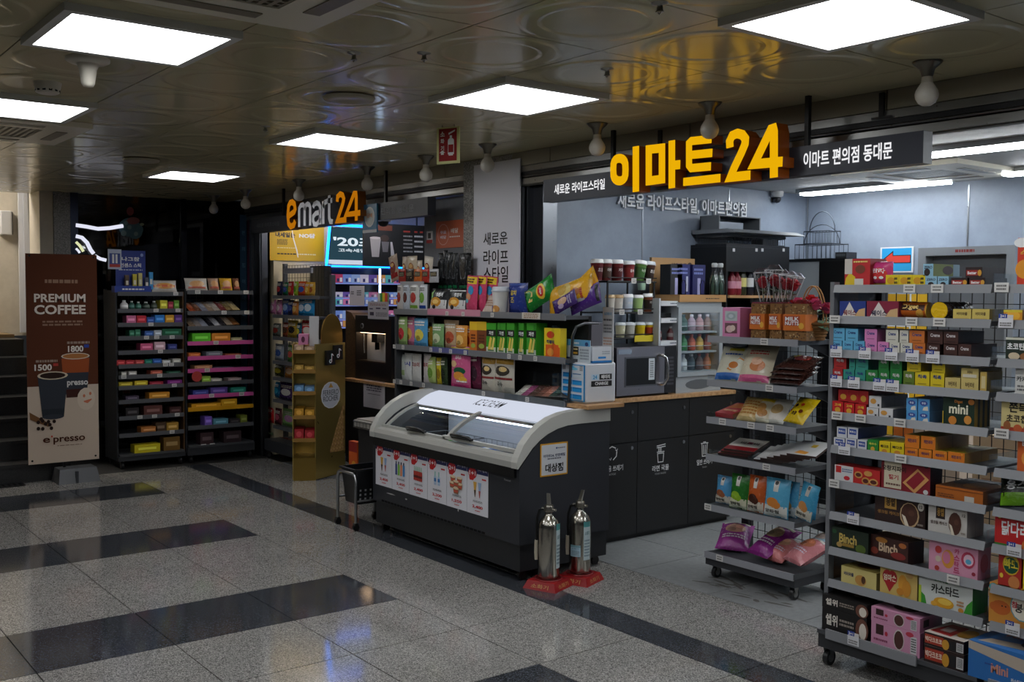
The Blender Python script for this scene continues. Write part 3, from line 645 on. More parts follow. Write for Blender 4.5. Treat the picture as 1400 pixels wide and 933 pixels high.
def cup(name, label, x, y, z, r, h, col, lid=W, band=None, txt=None, tc=W, group=None, lean=0, rz=0, cat='cup'):
    t = thing(name, label, cat, (x, y, z), group=group); t.rotation_euler = (0, lean, rz)
    cols = [col]*5
    if band: cols = [col, band, band, col, col]
    b = B('plastic').lathe([(r*.72, 0), (r*.76, h*.12), (r*.82, h*.4), (r*.88, h*.65), (r*.92, h*.78), (r*.93, h*.8)], 18, cols)
    if txt: b.text(txt, lambda u, v, l: ((r*.87+.001)*math.sin(u/r), -(r*.87+.001)*math.cos(u/r), v), 0, h*.5, h*.16, tc, wmax=r*1.3)
    b.build('body', t)
    B('plastic').lathe([(r*.95, h*.8), (r, h*.81), (r, h*.86), (r*.93, h*.88), (r*.9, h*.97), (r*.8, h), (r*.3, h)], 18, lid).build('lid', t)
    return t
def bottle(name, label, x, y, z, r, h, col, cap, lab=None, group=None, mat='plastic'):
    t = thing(name, label, 'bottle', (x, y, z), group=group)
    B(mat).lathe([(r*.8, 0), (r, h*.04), (r, h*.25), (r, h*.52), (r*.85, h*.66), (r*.42, h*.8), (r*.4, h*.86)], 12, [col, col, lab or col, col, col, col]).build('body', t)
    B('plastic').lathe([(r*.46, h*.86), (r*.46, h*.98), (r*.4, h)], 12, cap).build('cap', t)
    return t
TAGC = (214, 212, 208)
def price_tag(parent, x, y, z, w=.045, h=.032, style=0, rz=0):
    b = B('card')
    if style == 0: b.box(-w/2, w/2, -.0015, 0, -h/2, h/2, TAGC).art([('l', .15, .15, .85, .85, 2, (110, 108, 106))], MF(-w/2, -.0015, -h/2), w, h)
    else:
        b.box(-w/2, w/2, -.0015, 0, -h/2, h/2, (220, 220, 224)).box(-w/2, w*.1, -.002, 0, h/2, h*.95, (36, 62, 150)).box(w*.1, w/2, -.002, 0, h/2, h*.85, (214, 210, 208))
        b.art([('l', .1, .12, .9, .6, 2, (120, 118, 116)), ('t', '2+1', .3, 1.22, .3, W)], MF(-w/2, -.0022, -h/2), w, h)
    return b.build('price_tag', parent, (x, y, z), rz)
# ================================================================ ice cream freezer
FX, FY, FLN, FD = -6.15, 3.53, 1.64, .7
fz = thing('ice_cream_freezer', 'dark grey ice cream freezer with curved glass lids and price posters', 'freezer', (FX, FY, 0))
DK = (47, 49, 54)
b = B('powder').box(.015, FLN-.015, .03, FD-.005, .06, .215, (40, 42, 45)).box(.0, FLN, .012, FD, .2155, .6, DK)
OUT = [(-.01, .655), (-.012, .69), (-.002, .72), (.035, .787), (.09, .845), (.155, .89), (.235, .928), (.32, .95), (.41, .96), (.49, .963), (FD, .96)]
INN = [(-.002, .655), (.03, .69), (.1, .765), (.155, .806), (.21, .837), (.285, .863), (.36, .876), (.45, .88), (FD, .88)]
for xa, xb in ((0, .03), (FLN-.03, FLN)): b.prism([(.012, .6)]+[(q[0]+.014, q[1]) for q in INN[:-1]]+[(FD, .88), (FD, .6)], 'x', xa, xb, DK)
b.box(.03, FLN-.03, FD-.03, FD, .6, .92, DK)
b.build('body', fz)
B('powder').box(.03, FLN-.03, -.006, .05, .6, .656, (16, 16, 17)).build('front_band', fz)
for nm, xa, xb in (('end_cap', -.006, .05), ('end_cap', FLN-.05, FLN+.006)):
    B('plastic').prism(OUT+INN[::-1], 'x', xa, xb, (186, 186, 180)).build(nm, fz)
B('plastic').prism([(-.008, .656), (-.01, .69), (.0, .716), (.05, .722), (.075, .7), (.075, .656)], 'x', .05, FLN-.05, (170, 170, 165)).build('front_rim', fz)
# lit canopy
CAN = [(.325, .864), (.352, .884), (.382, .902), (.415, .919), (.45, .933), (.49, .943), (.53, .949)]
b = B('glow_sign'); n = len(CAN); vs = [(x, y, z) for x in (.052, FLN-.052) for y, z in CAN]
b.add(vs, [(i, n+i, n+i+1, i+1) for i in range(n-1)], (216, 222, 238), True); b.mat('plastic')
b.add([(x, y, z-.02) for x in (.052, FLN-.052) for y, z in CAN]+vs, [(i+1, n+i+1, n+i, i) for i in range(n-1)]+[(0, n, 3*n, 2*n), (2*n-1, n-1, 3*n-1, 4*n-1)], (190, 192, 196), True)
b.build('lit_canopy', fz, label='glowing white canopy reading ICE CREAM')
import bisect
cl = [0]
for i in range(n-1): cl.append(cl[-1]+math.dist(CAN[i], CAN[i+1]))
def CM(u, v, l):
    i = min(max(bisect.bisect(cl, v)-1, 0), n-2); t = (v-cl[i])/(cl[i+1]-cl[i]); y = CAN[i][0]+(CAN[i+1][0]-CAN[i][0])*t; z = CAN[i][1]+(CAN[i+1][1]-CAN[i][1])*t
    return (u, y-.0025, z+.0042)
B('paint').text('ICE CREAM', CM, .8, .115, .08, (24, 24, 30), w=.29, bold=.004, shear=.25).build('canopy_lettering', fz)
B('plastic').box(.05, FLN-.05, .531, FD, .93, .95, (150, 150, 148)).build('top_cover', fz)
# glass lids (two sliding curved panes with frames)
GL = [(.06, .704), (.115, .75), (.175, .792), (.24, .826), (.3, .848), (.335, .858)]
def lid(x0, x1, off, hx):
    b = B('glass'); vs = [(x, y, z+off) for x in (x0, x1) for y, z in GL]; n = len(GL)
    b.add(vs, [(i, n+i, n+i+1, i+1) for i in range(n-1)], W, True)
    o = b.build('glass_lid', fz)
    for x in (x0, x1-.03): B('plastic').add([(xx, y, z+off+dz) for dz in (-.006, .008) for xx in (x, x+.03) for y, z in GL], [(i, n+i, n+i+1, i+1) for i in range(n-1)][0:0]+[(2*n+i, 3*n+i, 3*n+i+1, 2*n+i+1) for i in range(n-1)]+[(i, i+1, 2*n+i+1, 2*n+i) for i in range(n-1)]+[(n+i+1, n+i, 3*n+i, 3*n+i+1) for i in range(n-1)], (176, 176, 170)).build('lid_frame', o)
    B('plastic').box(x0, x1, .05, .075, .714+off, .735+off, (176, 176, 170)).build('lid_frame', o)
    h = B('plastic'); h.tube([(hx-.1, .045, .738+off), (hx-.09, .03, .752+off), (hx, .02, .757+off), (hx+.09, .03, .752+off), (hx+.1, .045, .738+off)], .011, 8, (14, 14, 15)); h.box(hx-.1, hx+.1, .035, .062, .735+off, .747+off, (20, 20, 22)); h.build('handle', o)
lid(.055, .83, .004, .5); lid(.8, FLN-.055, .014, 1.02)
# inside: white tub, baskets, goods
B('plastic').box(.06, FLN-.06, .08, .6, .5, .508, (214, 220, 226)).build('tub_floor', fz)
B('plastic').box(.06, FLN-.06, .6, .66, .3, .86, (196, 200, 208)).build('tub_wall', fz)
for k in range(3):
    b = B('metal'); x0, x1 = .08+.5*k, .55+.5*k
    for q in range(9): xx = x0+(x1-x0)*q/8; b.tube([(xx, .1, .52), (xx, .1, .66), ], .002, 4, (150, 155, 160)); b.tube([(xx, .56, .52), (xx, .56, .66)], .002, 4, (150, 155, 160))
    for zz in (.52, .6, .66): b.tube([(x0, .1, zz), (x1, .1, zz), (x1, .56, zz), (x0, .56, zz), (x0, .1, zz)], .0025, 4, (150, 155, 160))
    b.build('wire_basket', fz)
B('glow_case').box(.07, FLN-.07, .345, .385, .83, .845, (230, 240, 255)).build('interior_lamp', fz)
PK = ((206, 60, 60), (60, 110, 190), (220, 190, 70), (120, 180, 90), (150, 90, 60), (230, 230, 226), (200, 120, 160), (90, 170, 190))
nice = ('red', 'blue', 'yellow', 'green', 'brown', 'white', 'pink', 'teal')
rq = random.Random(11)
for k in range(3):
    for i in range(4):
        for j in range(2):
            q = rq.randrange(8); c_ = PK[q]
            pack_box('ice_cream_carton', '%s ice cream carton in the %s basket of the freezer, %s %s' % (nice[q], ('first', 'second', 'third')[k], ('front', 'back')[j], ('corner', 'left half', 'right half', 'end')[i]), 'ice cream', FX+.1+.5*k+.11*i, FY+.13+.2*j, .527, .095, .17, .06+.02*((i+j) % 3), c_, top=tuple(min(255, v+14) for v in c_), topart=[('e', .5, .5, .3, .25, (236, 232, 220)), ('r', .1, .1, .9, .2, tuple(int(v*.7) for v in c_))])
# vent slots, feet, scratches
b = B('matte')
for k in range(30):
    x = .12+.04*k; b.box(x, x+.032, .0105, .0122, .165+.055, .178+.055, (14, 14, 15))
vent = b.build('vent_slots', fz); vent['kind'] = 'stuff'
for x in (.06, FLN-.06):
    for y in (.08, FD-.06):
        w_ = thing('caster', None, None); w_.parent = fz; w_.location = (x, y, 0)
        B('plastic').cyl((-.012, 0, .028), (.012, 0, .028), .028, seg=14, col=(20, 20, 20)).build('wheel', w_); B('metal').box(-.02, .02, -.022, .022, .052, .06, (90, 90, 90)).build('bracket', w_)
b = B('paint')
for x, z, w, h in ((.18, .285, .12, .008), (.42, .28, .03, .012), (1.03, .305, .012, .03), (.72, .335, .07, .01)): b.art([('p', [(0, .3), (.5, 0), (1, .4), (.7, 1), (.2, .8)], (190, 190, 190))], MF(x, .0117, z), w, h)
b.build('scratch_mark', fz, label='white scuff marks on the dark front')
B('paint').text('Powered', MF(0, .0117, 0), 1.53, .575, .012, (150, 150, 150)).build('maker_mark', fz)
B('metal').box(FLN+.0005, FLN+.004, .09, .11, .0, .001, (1, 1, 1)) if False else None
# six price posters on the front
p0 = PY(512, 602, FY); p1 = PY(666, 637, FY); px0, px1 = p0.x-FX, p1.x-FX
pw = (px1-px0)/6; RD = (196, 36, 40); NV = (34, 44, 92)
ITEM = [('cone', '2,400'), ('pens', '2,400'), ('red', '2,400'), ('bot', '2,200'), ('cups', '1,250'), ('cone', '2,400')]
DESC = ['white price poster with two ice cream cones, first from the left', 'white price poster with four colourful bottles', 'white price poster with red bottles', 'white price poster with two clear water bottles', 'white price poster with a pile of ice cream cups', 'white price poster with two ice cream cones, last at right']
for k, (kd, pr) in enumerate(ITEM):
    x0 = px0+pw*k; w, h = pw*.985, .305; b = B('card').box(0, w, -.0015, 0, 0, h, (222, 222, 228)); M = MF(0, -.0015, 0)
    ops = [('r', 0, .8, 1, 1, NV), ('t', '1+1 행사' if k != 4 else '2+1 행사', .74, .88, .05, (200, 204, 220), .42), ('e', .27, .8, .2, .115, RD), ('p', [(.1, .72), (.38, .72), (.3, .66), (.14, .66)], RD), ('t', '2+1' if k == 4 else '1+1', .27, .8, .085, W, .3), ('r', .72, .7, .92, .73, RD),
           ('l', .3, .235, .75, .28, 2, (110, 110, 112)), ('t', '→'+pr if False else pr, .52, .15, .065, RD, .5), ('l', .4, .06, .65, .09, 1, RD)]
    if kd == 'cone':
        for q, c1, c2 in ((.4, (222, 170, 70), (60, 40, 32)), (.62, (150, 176, 210), (190, 90, 80))): ops += [('p', [(q-.08, .64), (q+.08, .64), (q+.01, .34), (q-.01, .34)], c1), ('p', [(q-.05, .48), (q+.05, .48), (q+.01, .34), (q-.01, .34)], c2)]
    elif kd == 'pens':
        for q, c in enumerate(((70, 84, 140), (130, 190, 70), (226, 140, 100), (70, 140, 200))): xx = .26+.15*q; ops += [('r', xx-.055, .34, xx+.055, .58, c), ('r', xx-.03, .58, xx+.03, .64, (40, 50, 70))]
    elif kd == 'red':
        for q in range(5): xx = .3+.1*q; ops += [('r', xx-.045, .34, xx+.045, .54, (180, 56, 44)), ('r', xx-.02, .54, xx+.02, .64, (150, 190, 160)), ('r', xx-.045, .4, xx+.045, .45, (90, 30, 26))]
    elif kd == 'bot':
        for q in (.42, .62): ops += [('r', q-.06, .36, q+.06, .54, (176, 200, 222)), ('r', q-.06, .43, q+.06, .5, (70, 130, 190)), ('r', q-.03, .54, q+.03, .64, (150, 200, 190))]
    else:
        for xx, yy in ((.33, .58), (.66, .58), (.3, .46), (.68, .46), (.5, .5), (.5, .36)): ops += [('p', [(xx-.14, yy+.05), (xx+.14, yy+.05), (xx+.1, yy-.06), (xx-.1, yy-.06)], (150, 104, 70)), ('e', xx, yy+.05, .14, .025, (226, 206, 170)), ('r', xx-.1, yy-.03, xx+.1, yy+.01, (200, 80, 60))]
    b.art(ops, M, w, h); sl = p1.z-p0.z
    b.build('price_poster', None, (FX+x0, FY+.0115, .3285-.001*k), label=DESC[k], cat='poster', group='ice cream price posters on the freezer')
b = B('plastic').box(0, .205, 0, .19, 0, .003, (206, 150, 30)); b.box(.008, .197, .008, .182, .003, .0036, (206, 208, 212)); b.box(.0, .0, 0, 0, 0, 0) if False else None
M = lambda u, v, l: (u, v, .0036+EPS*l)
b.art([('t', '이마트24, 안전예절', .5, .62, .1, (30, 40, 80), .8), ('l', .25, .5, .75, .56, 1, (90, 90, 100)), ('t', '대상점', .5, .25, .26, (16, 16, 18), .66), ('e', .58, .84, .03, .03, (60, 80, 130)), ('l', .62, .81, .9, .87, 1, (120, 120, 130))], M, .205, .19)
o = b.build('sticker_plate', None, (FX+FLN+.0005, 3.69, .592), label='white square plate with gold border on the freezer side', cat='sign'); o.rotation_euler = (math.pi/2, 0, math.pi/2)
B('wood_top').box(-4.99, -4.47, 4.02, 4.31, .9625, .985, W).build('wood_board', label='pale wooden board lying on the freezer back', cat='board')
# ---- stainless fire extinguishers in red stands
def extinguisher(x, y, rz, labs, mirror, labels):
    st = thing('extinguisher_stand', labs[0], 'stand', (x, y, 0), rz, group='red extinguisher stands')
    b = B('plastic'); s0, s1 = .105, .085; RDD = (150, 24, 28)
    b.add([(-s0, -s0, 0), (s0, -s0, 0), (s0, s0, 0), (-s0, s0, 0), (-s1, -s1, .045), (s1, -s1, .045), (s1, s1, .045), (-s1, s1, .045)], [(0, 1, 5, 4), (1, 2, 6, 5), (2, 3, 7, 6), (3, 0, 4, 7), (4, 5, 6, 7), (3, 2, 1, 0)], RDD)
    b.lathe([(.08, .0455), (.08, .052), (.068, .052), (.066, .047)], 20, (120, 18, 22)); b.build('base', st)
    b = B('paint'); sl = math.atan2(.02, .045)
    for s_ in ('소화기',): b.text(s_, lambda u, v, l: (u, -s0+v/.045*.02-.0008, v), 0, .021, .022, (190, 150, 90), w=.11)
    b.text('소화기', lambda u, v, l: (s0-v/.045*.02+.0008, u, v), 0, .021, .022, (190, 150, 90), w=.11); b.build('embossed_lettering', st)
    e = thing('fire_extinguisher', labs[1], 'fire extinguisher', (x, y, .0525), rz, group='stainless fire extinguishers')
    B('steel').lathe([(.056, 0), (.062, .012), (.062, .28), (.06, .3), (.05, .325), (.033, .343), (.024, .352), (.02, .362), (.02, .372)], 26, (176, 172, 162)).build('cylinder', e)
    B('metal').lathe([(.028, .3722), (.03, .376), (.028, .396), (.026, .404), (.024, .408)], 16, (150, 146, 136)).tube([(-.045, 0, .384), (.045, 0, .384)], .008, 8, (160, 156, 146)).build('valve', e)
    B('metal').box(-.012, .012, -.012, .012, .4082, .413, (150, 146, 136)).build('pin_seat', e)
    b = B('metal'); b.add([(-.011, -.006, .413), (.011, -.006, .413), (.011, .006, .413), (-.011, .006, .413), (-.01+mirror*.02, -.012, .475), (.01+mirror*.02, -.012, .475), (.01+mirror*.02, -.004, .475), (-.01+mirror*.02, -.004, .475)], [(0, 1, 5, 4), (1, 2, 6, 5), (2, 3, 7, 6), (3, 0, 4, 7), (4, 5, 6, 7)], (180, 178, 170)); b.build('lever', e)
    B('plastic').tube([(-.03, .0, .384), (-.06, 0, .375), (-.075, 0, .33), (-.08, 0, .26), (-.078, 0, .2)], .008, 8, (26, 26, 26)).build('hose', e)
    B('plastic').tube([(-.078, 0, .2), (-.08, 0, .13), (-.077, 0, .09)], .013, 8, (200, 190, 170)).build('nozzle', e)
    cm = lambda u, v, l: ((.0622+EPS*l)*math.sin(u/.062), -(.0622+EPS*l)*math.cos(u/.062), v)
    for (u0, u1, v0, v1, col, nm) in labels:
        b = B('card'); b.art([('r', 0, 0, 1, 1, col), ('r', 0, .86, 1, 1, (80, 150, 150)) if v1-v0 > .15 else ('r', 0, .8, 1, 1, (120, 160, 170)), ('l', .1, .08, .9, .55, 6, (120, 140, 150)), ('t', '소화기', .5, .7, .1, (70, 110, 120), .7)], lambda u, v, l: cm(u0+u, v0+v, l), u1-u0, v1-v0, 6); b.build(nm, e)
    return e
extinguisher(-4.373, 3.645, .35, ('red square stand under the nearer extinguisher', 'stainless steel fire extinguisher nearer the freezer front corner'), 0, [(.078, .12, .06, .31, (196, 210, 212), 'label_sticker')])
extinguisher(-4.355, 3.862, .35, ('red square stand under the farther extinguisher', 'stainless steel fire extinguisher with two stickers, farther from the corner'), 1, [(.052, .1, .08, .3, (190, 206, 210), 'label_sticker'), (-.03, .035, .1, .165, (170, 200, 216), 'label_sticker')])
# ---- basket cart
ct = thing('basket_cart', 'black shopping basket on a chrome wheeled frame beside the freezer', 'cart', (-6.32, 3.43, 0))
b = B('metal'); CR = (176, 178, 180)
for y in (0, .3): b.tube([(-.13, y, .05), (-.13, y, .34), (-.12, y, .375), (-.09, y, .39), (.09, y, .39), (.12, y, .375), (.13, y, .34), (.13, y, .05)], .011, 8, CR)
b.tube([(-.13, 0, .2), (-.13, .3, .2)], .008, 6, CR).tube([(.13, 0, .2), (.13, .3, .2)], .008, 6, CR); b.build('frame', ct)
for x in (-.13, .13):
    for y in (0, .3):
        w_ = thing('caster', None, None); w_.parent = ct; w_.location = (x, y, 0)
        B('plastic').cyl((-.011, 0, .024), (.011, 0, .024), .024, seg=14, col=(22, 22, 22)).build('wheel', w_); B('plastic').box(-.016, .016, -.014, .014, .03, .054, (28, 28, 28)).build('fork', w_)
b = B('plastic'); x0, x1, y0, y1 = -.105, .105, .015, .285; z0, z1 = .17, .42; BK = (22, 23, 25); k = .8
def ring(z, s): return [(x0*s, (y0+y1)/2+(y0-y1)/2*s, z), (x1*s, (y0+y1)/2+(y0-y1)/2*s, z), (x1*s, (y0+y1)/2+(y1-y0)/2*s, z), (x0*s, (y0+y1)/2+(y1-y0)/2*s, z)]
b.add(ring(z0, .82)+ring(z1, 1), [(0, 1, 5, 4), (1, 2, 6, 5), (2, 3, 7, 6), (3, 0, 4, 7), (3, 2, 1, 0)], BK); b.add(ring(z0+.004, .8)+ring(z1, .97), [(4, 5, 1, 0), (5, 6, 2, 1), (6, 7, 3, 2), (7, 4, 0, 3), (0, 1, 2, 3)], BK)
b.box(x0-.012, x1+.012, y0-.012, y0, z1-.014, z1, BK).box(x0-.012, x1+.012, y1, y1+.012, z1-.014, z1, BK).box(x0-.012, x0, y0, y1, z1-.014, z1, BK).box(x1, x1+.012, y0, y1, z1-.014, z1, BK)
bo = b.build('basket', ct)
b = B('matte')
for r_ in range(3):
    for q in range(6):
        yy = .05+.04*q; zz = .2+.03*r_; s_ = .82+.18*(zz-z0)/(z1-z0); b.add([(x1*s_+.0015, yy, zz), (x1*s_+.0015, yy+.014, zz), (x1*(s_+.01)+.0015, yy+.014, zz+.014), (x1*(s_+.01)+.0015, yy, zz+.014)], [(0, 1, 2, 3)], (150, 150, 152))
o = b.build('basket_holes', ct); o['kind'] = 'stuff'
# ================================================================ gondola shelf behind the freezer
GY = 4.0; HP = math.pi/2
gx0, gx1 = PY(538, 474, GY).x, PY(772, 490, GY).x
GZ = [PY(640, 428, GY).z, PY(640, 481, GY).z, .986]
gd = thing('snack_shelf', 'dark grey three-tier snack shelf standing behind the freezer', 'shelf', (0, 0, 0))
GC = (58, 60, 64)
B('powder').box(gx0, gx0+.025, GY+.01, 4.215, 0, GZ[0], GC).build('side_panel', gd)
B('powder').box(gx0+.025, gx1, 4.19, 4.214, .97, GZ[0]-.002, (34, 35, 38)).build('back_panel', gd)
for k, z in enumerate(GZ):
    xa = gx0+.025 if k else gx0; B('powder').box(xa, gx1, GY+.008, 4.189, z-.022, z, (70, 72, 76)).build('shelf_board', gd)
    B('plastic').box(xa, gx1, GY, GY+.0075, z-.028, z+.012, (112, 114, 118)).build('price_rail', gd)
a = PY(585, 427, GY); c = PY(657, 430, GY)
B('plastic').box(a.x, c.x, GY-.004, GY-.0005, GZ[0]-.022, GZ[0]+.022, (196, 130, 150)).build('pink_rail', gd)
a = PY(588, 475, GY); c = PY(640, 480, GY)
B('plastic').box(a.x, c.x, GY-.004, GY-.0005, GZ[1]-.02, GZ[1]+.014, (86, 90, 140)).build('blue_rail', gd)
for x, k in ((540, 1), (552, 1), (590, 1), (603, 1), (617, 1), (637, 1), (540, 2), (549, 2), (563, 2), (580, 2), (612, 0), (634, 0), (674, 0), (697, 1), (712, 1), (733, 1), (662, 2), (722, 2)):
    yy = (428, 478, 525)[k]; price_tag(gd, PY(x, yy, GY).x, GY-.0055, GZ[k]-.008, .034, .028)
q = PY(727, 432, GY); b = B('card').box(-.09, .09, -.0015, 0, -.02, .02, (206, 200, 190)).art([('l', .1, .1, .9, .9, 3, (150, 120, 90))], MF(-.09, -.0015, -.02), .18, .04); b.build('price_tag', gd, (q.x, GY-.0055, GZ[0]-.006))
for x in (680, 706, 727, 752): X = PY(x, 480, GY).x; B('glass').box(X-.002, X+.002, GY+.012, 4.18, GZ[1]+.013, GZ[1]+.2).build('clear_divider', gd)
for x in (680, 727, 753): X = PY(x, 520, GY).x; B('glass').box(X-.002, X+.002, GY+.012, 4.18, GZ[2]+.013, GZ[2]+.17).build('clear_divider', gd)
q0 = PY(690, 545, GY).x
B('glass').box(q0, gx1, GY-.004, GY-.001, GZ[2]-.02, GZ[2]+.05).build('clear_front', gd)
# tubular frame at the right end
b = B('metal'); q1 = PY(778, 480, 4.06); q2 = PY(786, 447, 4.06); q3 = PY(800, 443, 4.12)
b.tube([(q1.x, 4.06, .99), (q2.x-.02, 4.06, q2.z-.06), (q2.x, 4.07, q2.z), (q3.x, 4.12, q3.z+.005), (q3.x+.06, 4.18, q3.z+.004)], .009, 8, (120, 122, 126)); b.build('tube_frame', gd)
ON = {0: 'top', 1: 'middle', 2: 'bottom'}
def G(kind, k, x0, x1, yt, col, desc, art=(), dy=.025, t=.05, d=.08, tilt=0, rz=0, name=None, yb=None, roll=0, cat=None, z=None, wh=None):
    ym = (428, 478, 525)[k]; yt_ = yt; Y = GY+dy; a = PY(x0, (yt+ym)/2, Y); c = PY(x1, (yt+ym)/2, Y); z0 = GZ[k] if z is None else z; h = PY((x0+x1)/2, yt_, Y).z-z0; w = c.x-a.x
    lab = '%s on %s shelf behind the freezer' % (desc, ON[k])
    if kind == 'box': return pack_box(name or 'snack_box', lab, cat or 'box', a.x, Y, z0, w, d, h, col, art, rz=rz)
    if wh: w, h = wh
    return bag(name or 'snack_bag', lab, cat or 'snack bag', (a.x+c.x)/2, Y+t/2, z0, w, h/max(math.cos(tilt), .3), t, col, art, tilt, rz, roll=roll)
WHITE = (222, 222, 220)
# top tier
def smallrack():
    t = thing('hook_rack', 'small black wire rack of hot dog packets on top of the snack shelf', 'rack', (0, 0, 0)); b = B('powder')
    z1 = PY(565, 387, 4.1).z
    for X in (gx0+.03, gx0+.34): b.box(X-.006, X+.006, 4.1, 4.17, GZ[0]+.001, z1+.12, K)
    b.box(gx0+.024, gx0+.346, 4.05, 4.17, z1-.012, z1, K); b.build('frame', t)
    B('plastic').box(gx0+.024, gx0+.346, 4.042, 4.0495, z1-.035, z1+.01, (150, 152, 156)).build('price_rail', t)
    return z1
zr = smallrack()
for i, (x0, x1, yt, c1, c2, rl, ds) in enumerate(((533, 545, 351, (176, 150, 130), (120, 40, 34), -.25, 'tilted'), (548, 556, 351, (190, 170, 150), (110, 38, 30), 0, 'narrow'), (555, 568, 350, (206, 190, 166), (160, 110, 70), 0, 'beige bun'), (568, 575, 356, (196, 180, 160), (140, 60, 40), 0, 'slim'), (576, 588, 352, (206, 196, 180), (120, 40, 36), .12, 'leaning'))):
    a = PY(x0, 370, 4.07); c = PY(x1, 370, 4.07); h = PY((x0+x1)/2, yt, 4.07).z-zr
    bag('hot_dog_packet', '%s clear hot dog packet standing on the small black rack' % ds, 'snack bag', (a.x+c.x)/2, 4.085, zr, c.x-a.x, h, .03, c1, [('e', .5, .5, .32, .25, c2), ('r', .1, .12, .9, .3, (150, 30, 30)), ('e', .5, .62, .2, .08, (214, 170, 110))], 0, 0, roll=rl)
for i, (x0, x1, c1) in enumerate(((544, 554, (150, 40, 34)), (554, 565, (50, 40, 36)), (565, 576, (200, 104, 40)), (576, 586, (170, 44, 36)), (586, 599, (176, 176, 180)))):
    a = PY(x0, 375, 4.05); c = PY(x1, 375, 4.05)
    bag('jerky_packet', ['red', 'black', 'orange', 'crimson', 'silver'][i]+' jerky packet low on the small black rack', 'snack bag', (a.x+c.x)/2, 4.056, zr, c.x-a.x, PY(x0, 368, 4.05).z-zr, .012, c1, [('r', .15, .45, .85, .8, (34, 28, 26)), ('l', .2, .5, .8, .75, 2, (150, 140, 110))])
for i, (x0, x1, c1, c2, nm) in enumerate(((541, 549, (196, 190, 186), (150, 50, 46), 'white and red'), (549, 558, (190, 196, 206), (90, 40, 36), 'pale grey'), (558, 571, (206, 206, 200), (180, 60, 56), 'white tomato'), (571, 582, (206, 210, 214), (110, 160, 60), 'white and green'), )):
    G('bag', 0, x0, x1, 389, c1, nm+' sausage packet below the small black rack', [('e', .5, .5, .3, .2, c2), ('r', .1, .1, .9, .22, (40, 70, 150) if i == 3 else (120, 160, 60) if i == 2 else c1), ('l', .2, .75, .8, .9, 2, (90, 90, 90))], .03, .03)
for i, (x0, x1, yt) in enumerate(((596, 603, 346), (603, 609, 342), (609, 616, 345), (616, 623, 346), (624, 641, 346))):
    G('bag', 0, x0, x1, yt, (26, 28, 30), 'black jerky pouch number %s in the dark row' % ['one', 'two', 'three', 'four', 'five'][i] if False else ['thin black pouch beside hot dogs', 'tall thin black pouch second in its row', 'black pouch in the middle of its row', 'black pouch fourth in its row', 'wide black pouch at the end of its row'][i], [('p', [(.3, .3), (.7, .3), (.8, .8), (.2, .75)], (120, 122, 126)), ('r', .1, .04, .9, .12, (30, 110, 70))], .14, .04, z=zr-.05)
pack_box('pouch_tray', 'black cardboard tray holding dark pouches on the snack shelf', 'tray', PY(597, 380, 4.1).x, 4.1, GZ[0], PY(641, 380, 4.1).x-PY(597, 380, 4.1).x, .08, zr-.05-GZ[0]-.001, (24, 25, 27), [('r', .06, .4, .26, .62, (190, 190, 190)), ('l', .4, .3, .9, .6, 2, (60, 62, 66))])
for i, (x0, x1, nm) in enumerate(((583, 608, 'beside the sausages'), (607, 634, 'beside the pink bags'))):
    G('bag', 0, x0, x1, 395, (36, 38, 40), 'black snack bag with noodle print '+nm, [('r', .05, .05, .95, .5, (206, 206, 204)), ('e', .4, .4, .32, .22, (206, 140, 40)), ('e', .42, .42, .18, .1, (240, 200, 110)), ('e', .35, .2, .1, .09, (30, 26, 24)), ('t', '오징어', .6, .72, .18, W), ('p', [(.0, .5), (.2, .55), (.25, .95), (.12, .8), (.02, .9)], (100, 150, 50)) if i == 0 else ('r', .1, .88, .9, .92, W)], .02, .05, tilt=.15)
for i, (x0, x1, yt) in enumerate(((633, 648, 378), (646, 660, 378), (655, 675, 379))):
    G('bag', 0, x0, x1, yt, (206, 74, 110), ['pink snack bag with yellow top, first of three', 'pink snack bag with yellow top, middle of three', 'pink snack bag with yellow top, last of three'][i], [('r', .05, .78, .95, .97, (222, 190, 40)), ('e', .6, .6, .22, .13, (60, 140, 190)), ('e', .4, .42, .25, .1, (214, 150, 110)), ('l', .2, .8, .8, .94, 2, (60, 40, 30)), ('e', .3, .3, .16, .06, (110, 180, 200))], .03+.04*i, .05, roll=.08)
G('bag', 0, 655, 673, 404, (196, 180, 166), 'small cream crinkled bag lying before the white cup', [('l', .2, .3, .8, .7, 3, (150, 120, 100))], .015, .04, tilt=.5)
a = PY(681, 426, 4.05)
t = cup('snack_cup', 'white paper snack cup with blue base print on the snack shelf', a.x, 4.07, GZ[0], .062, PY(681, 392, 4.07).z-GZ[0], (214, 212, 208), (196, 200, 206), None)
B('paint').art([('e', .3, .2, .32, .2, (40, 56, 130)), ('e', .62, .22, .26, .2, (200, 140, 70)), ('e', .5, .14, .1, .1, (220, 190, 130))], lambda u, v, l: ((.056+EPS*l)*math.sin((u-.06)/.056), -(.056+EPS*l)*math.cos((u-.06)/.056), v+.005), .12, .12, 5).build('print', t)
G('bag', 0, 690, 716, 387, (44, 62, 140), 'blue snack bag with yellow letters behind the green chips', [('t', '알치', .45, .68, .17, (226, 200, 60)), ('t', '즈', .4, .45, .17, (226, 200, 60)), ('r', .1, .92, .9, .99, (70, 90, 160))], .1, .07)
G('bag', 0, 694, 733, 388, (24, 128, 44), 'green potato chip bag leaning on the snack shelf', [('e', .55, .68, .34, .14, (226, 190, 60)), ('e', .55, .68, .24, .09, (196, 40, 40)), ('t', "chips", .55, .68, .08, W), ('p', [(.1, .12), (.7, .2), (.75, .35), (.4, .42), (.2, .28)], (222, 196, 120)), ('r', 0, .0, 1, .1, (16, 60, 30))], .02, .08, roll=1.12, tilt=.15, wh=(.16, .27))
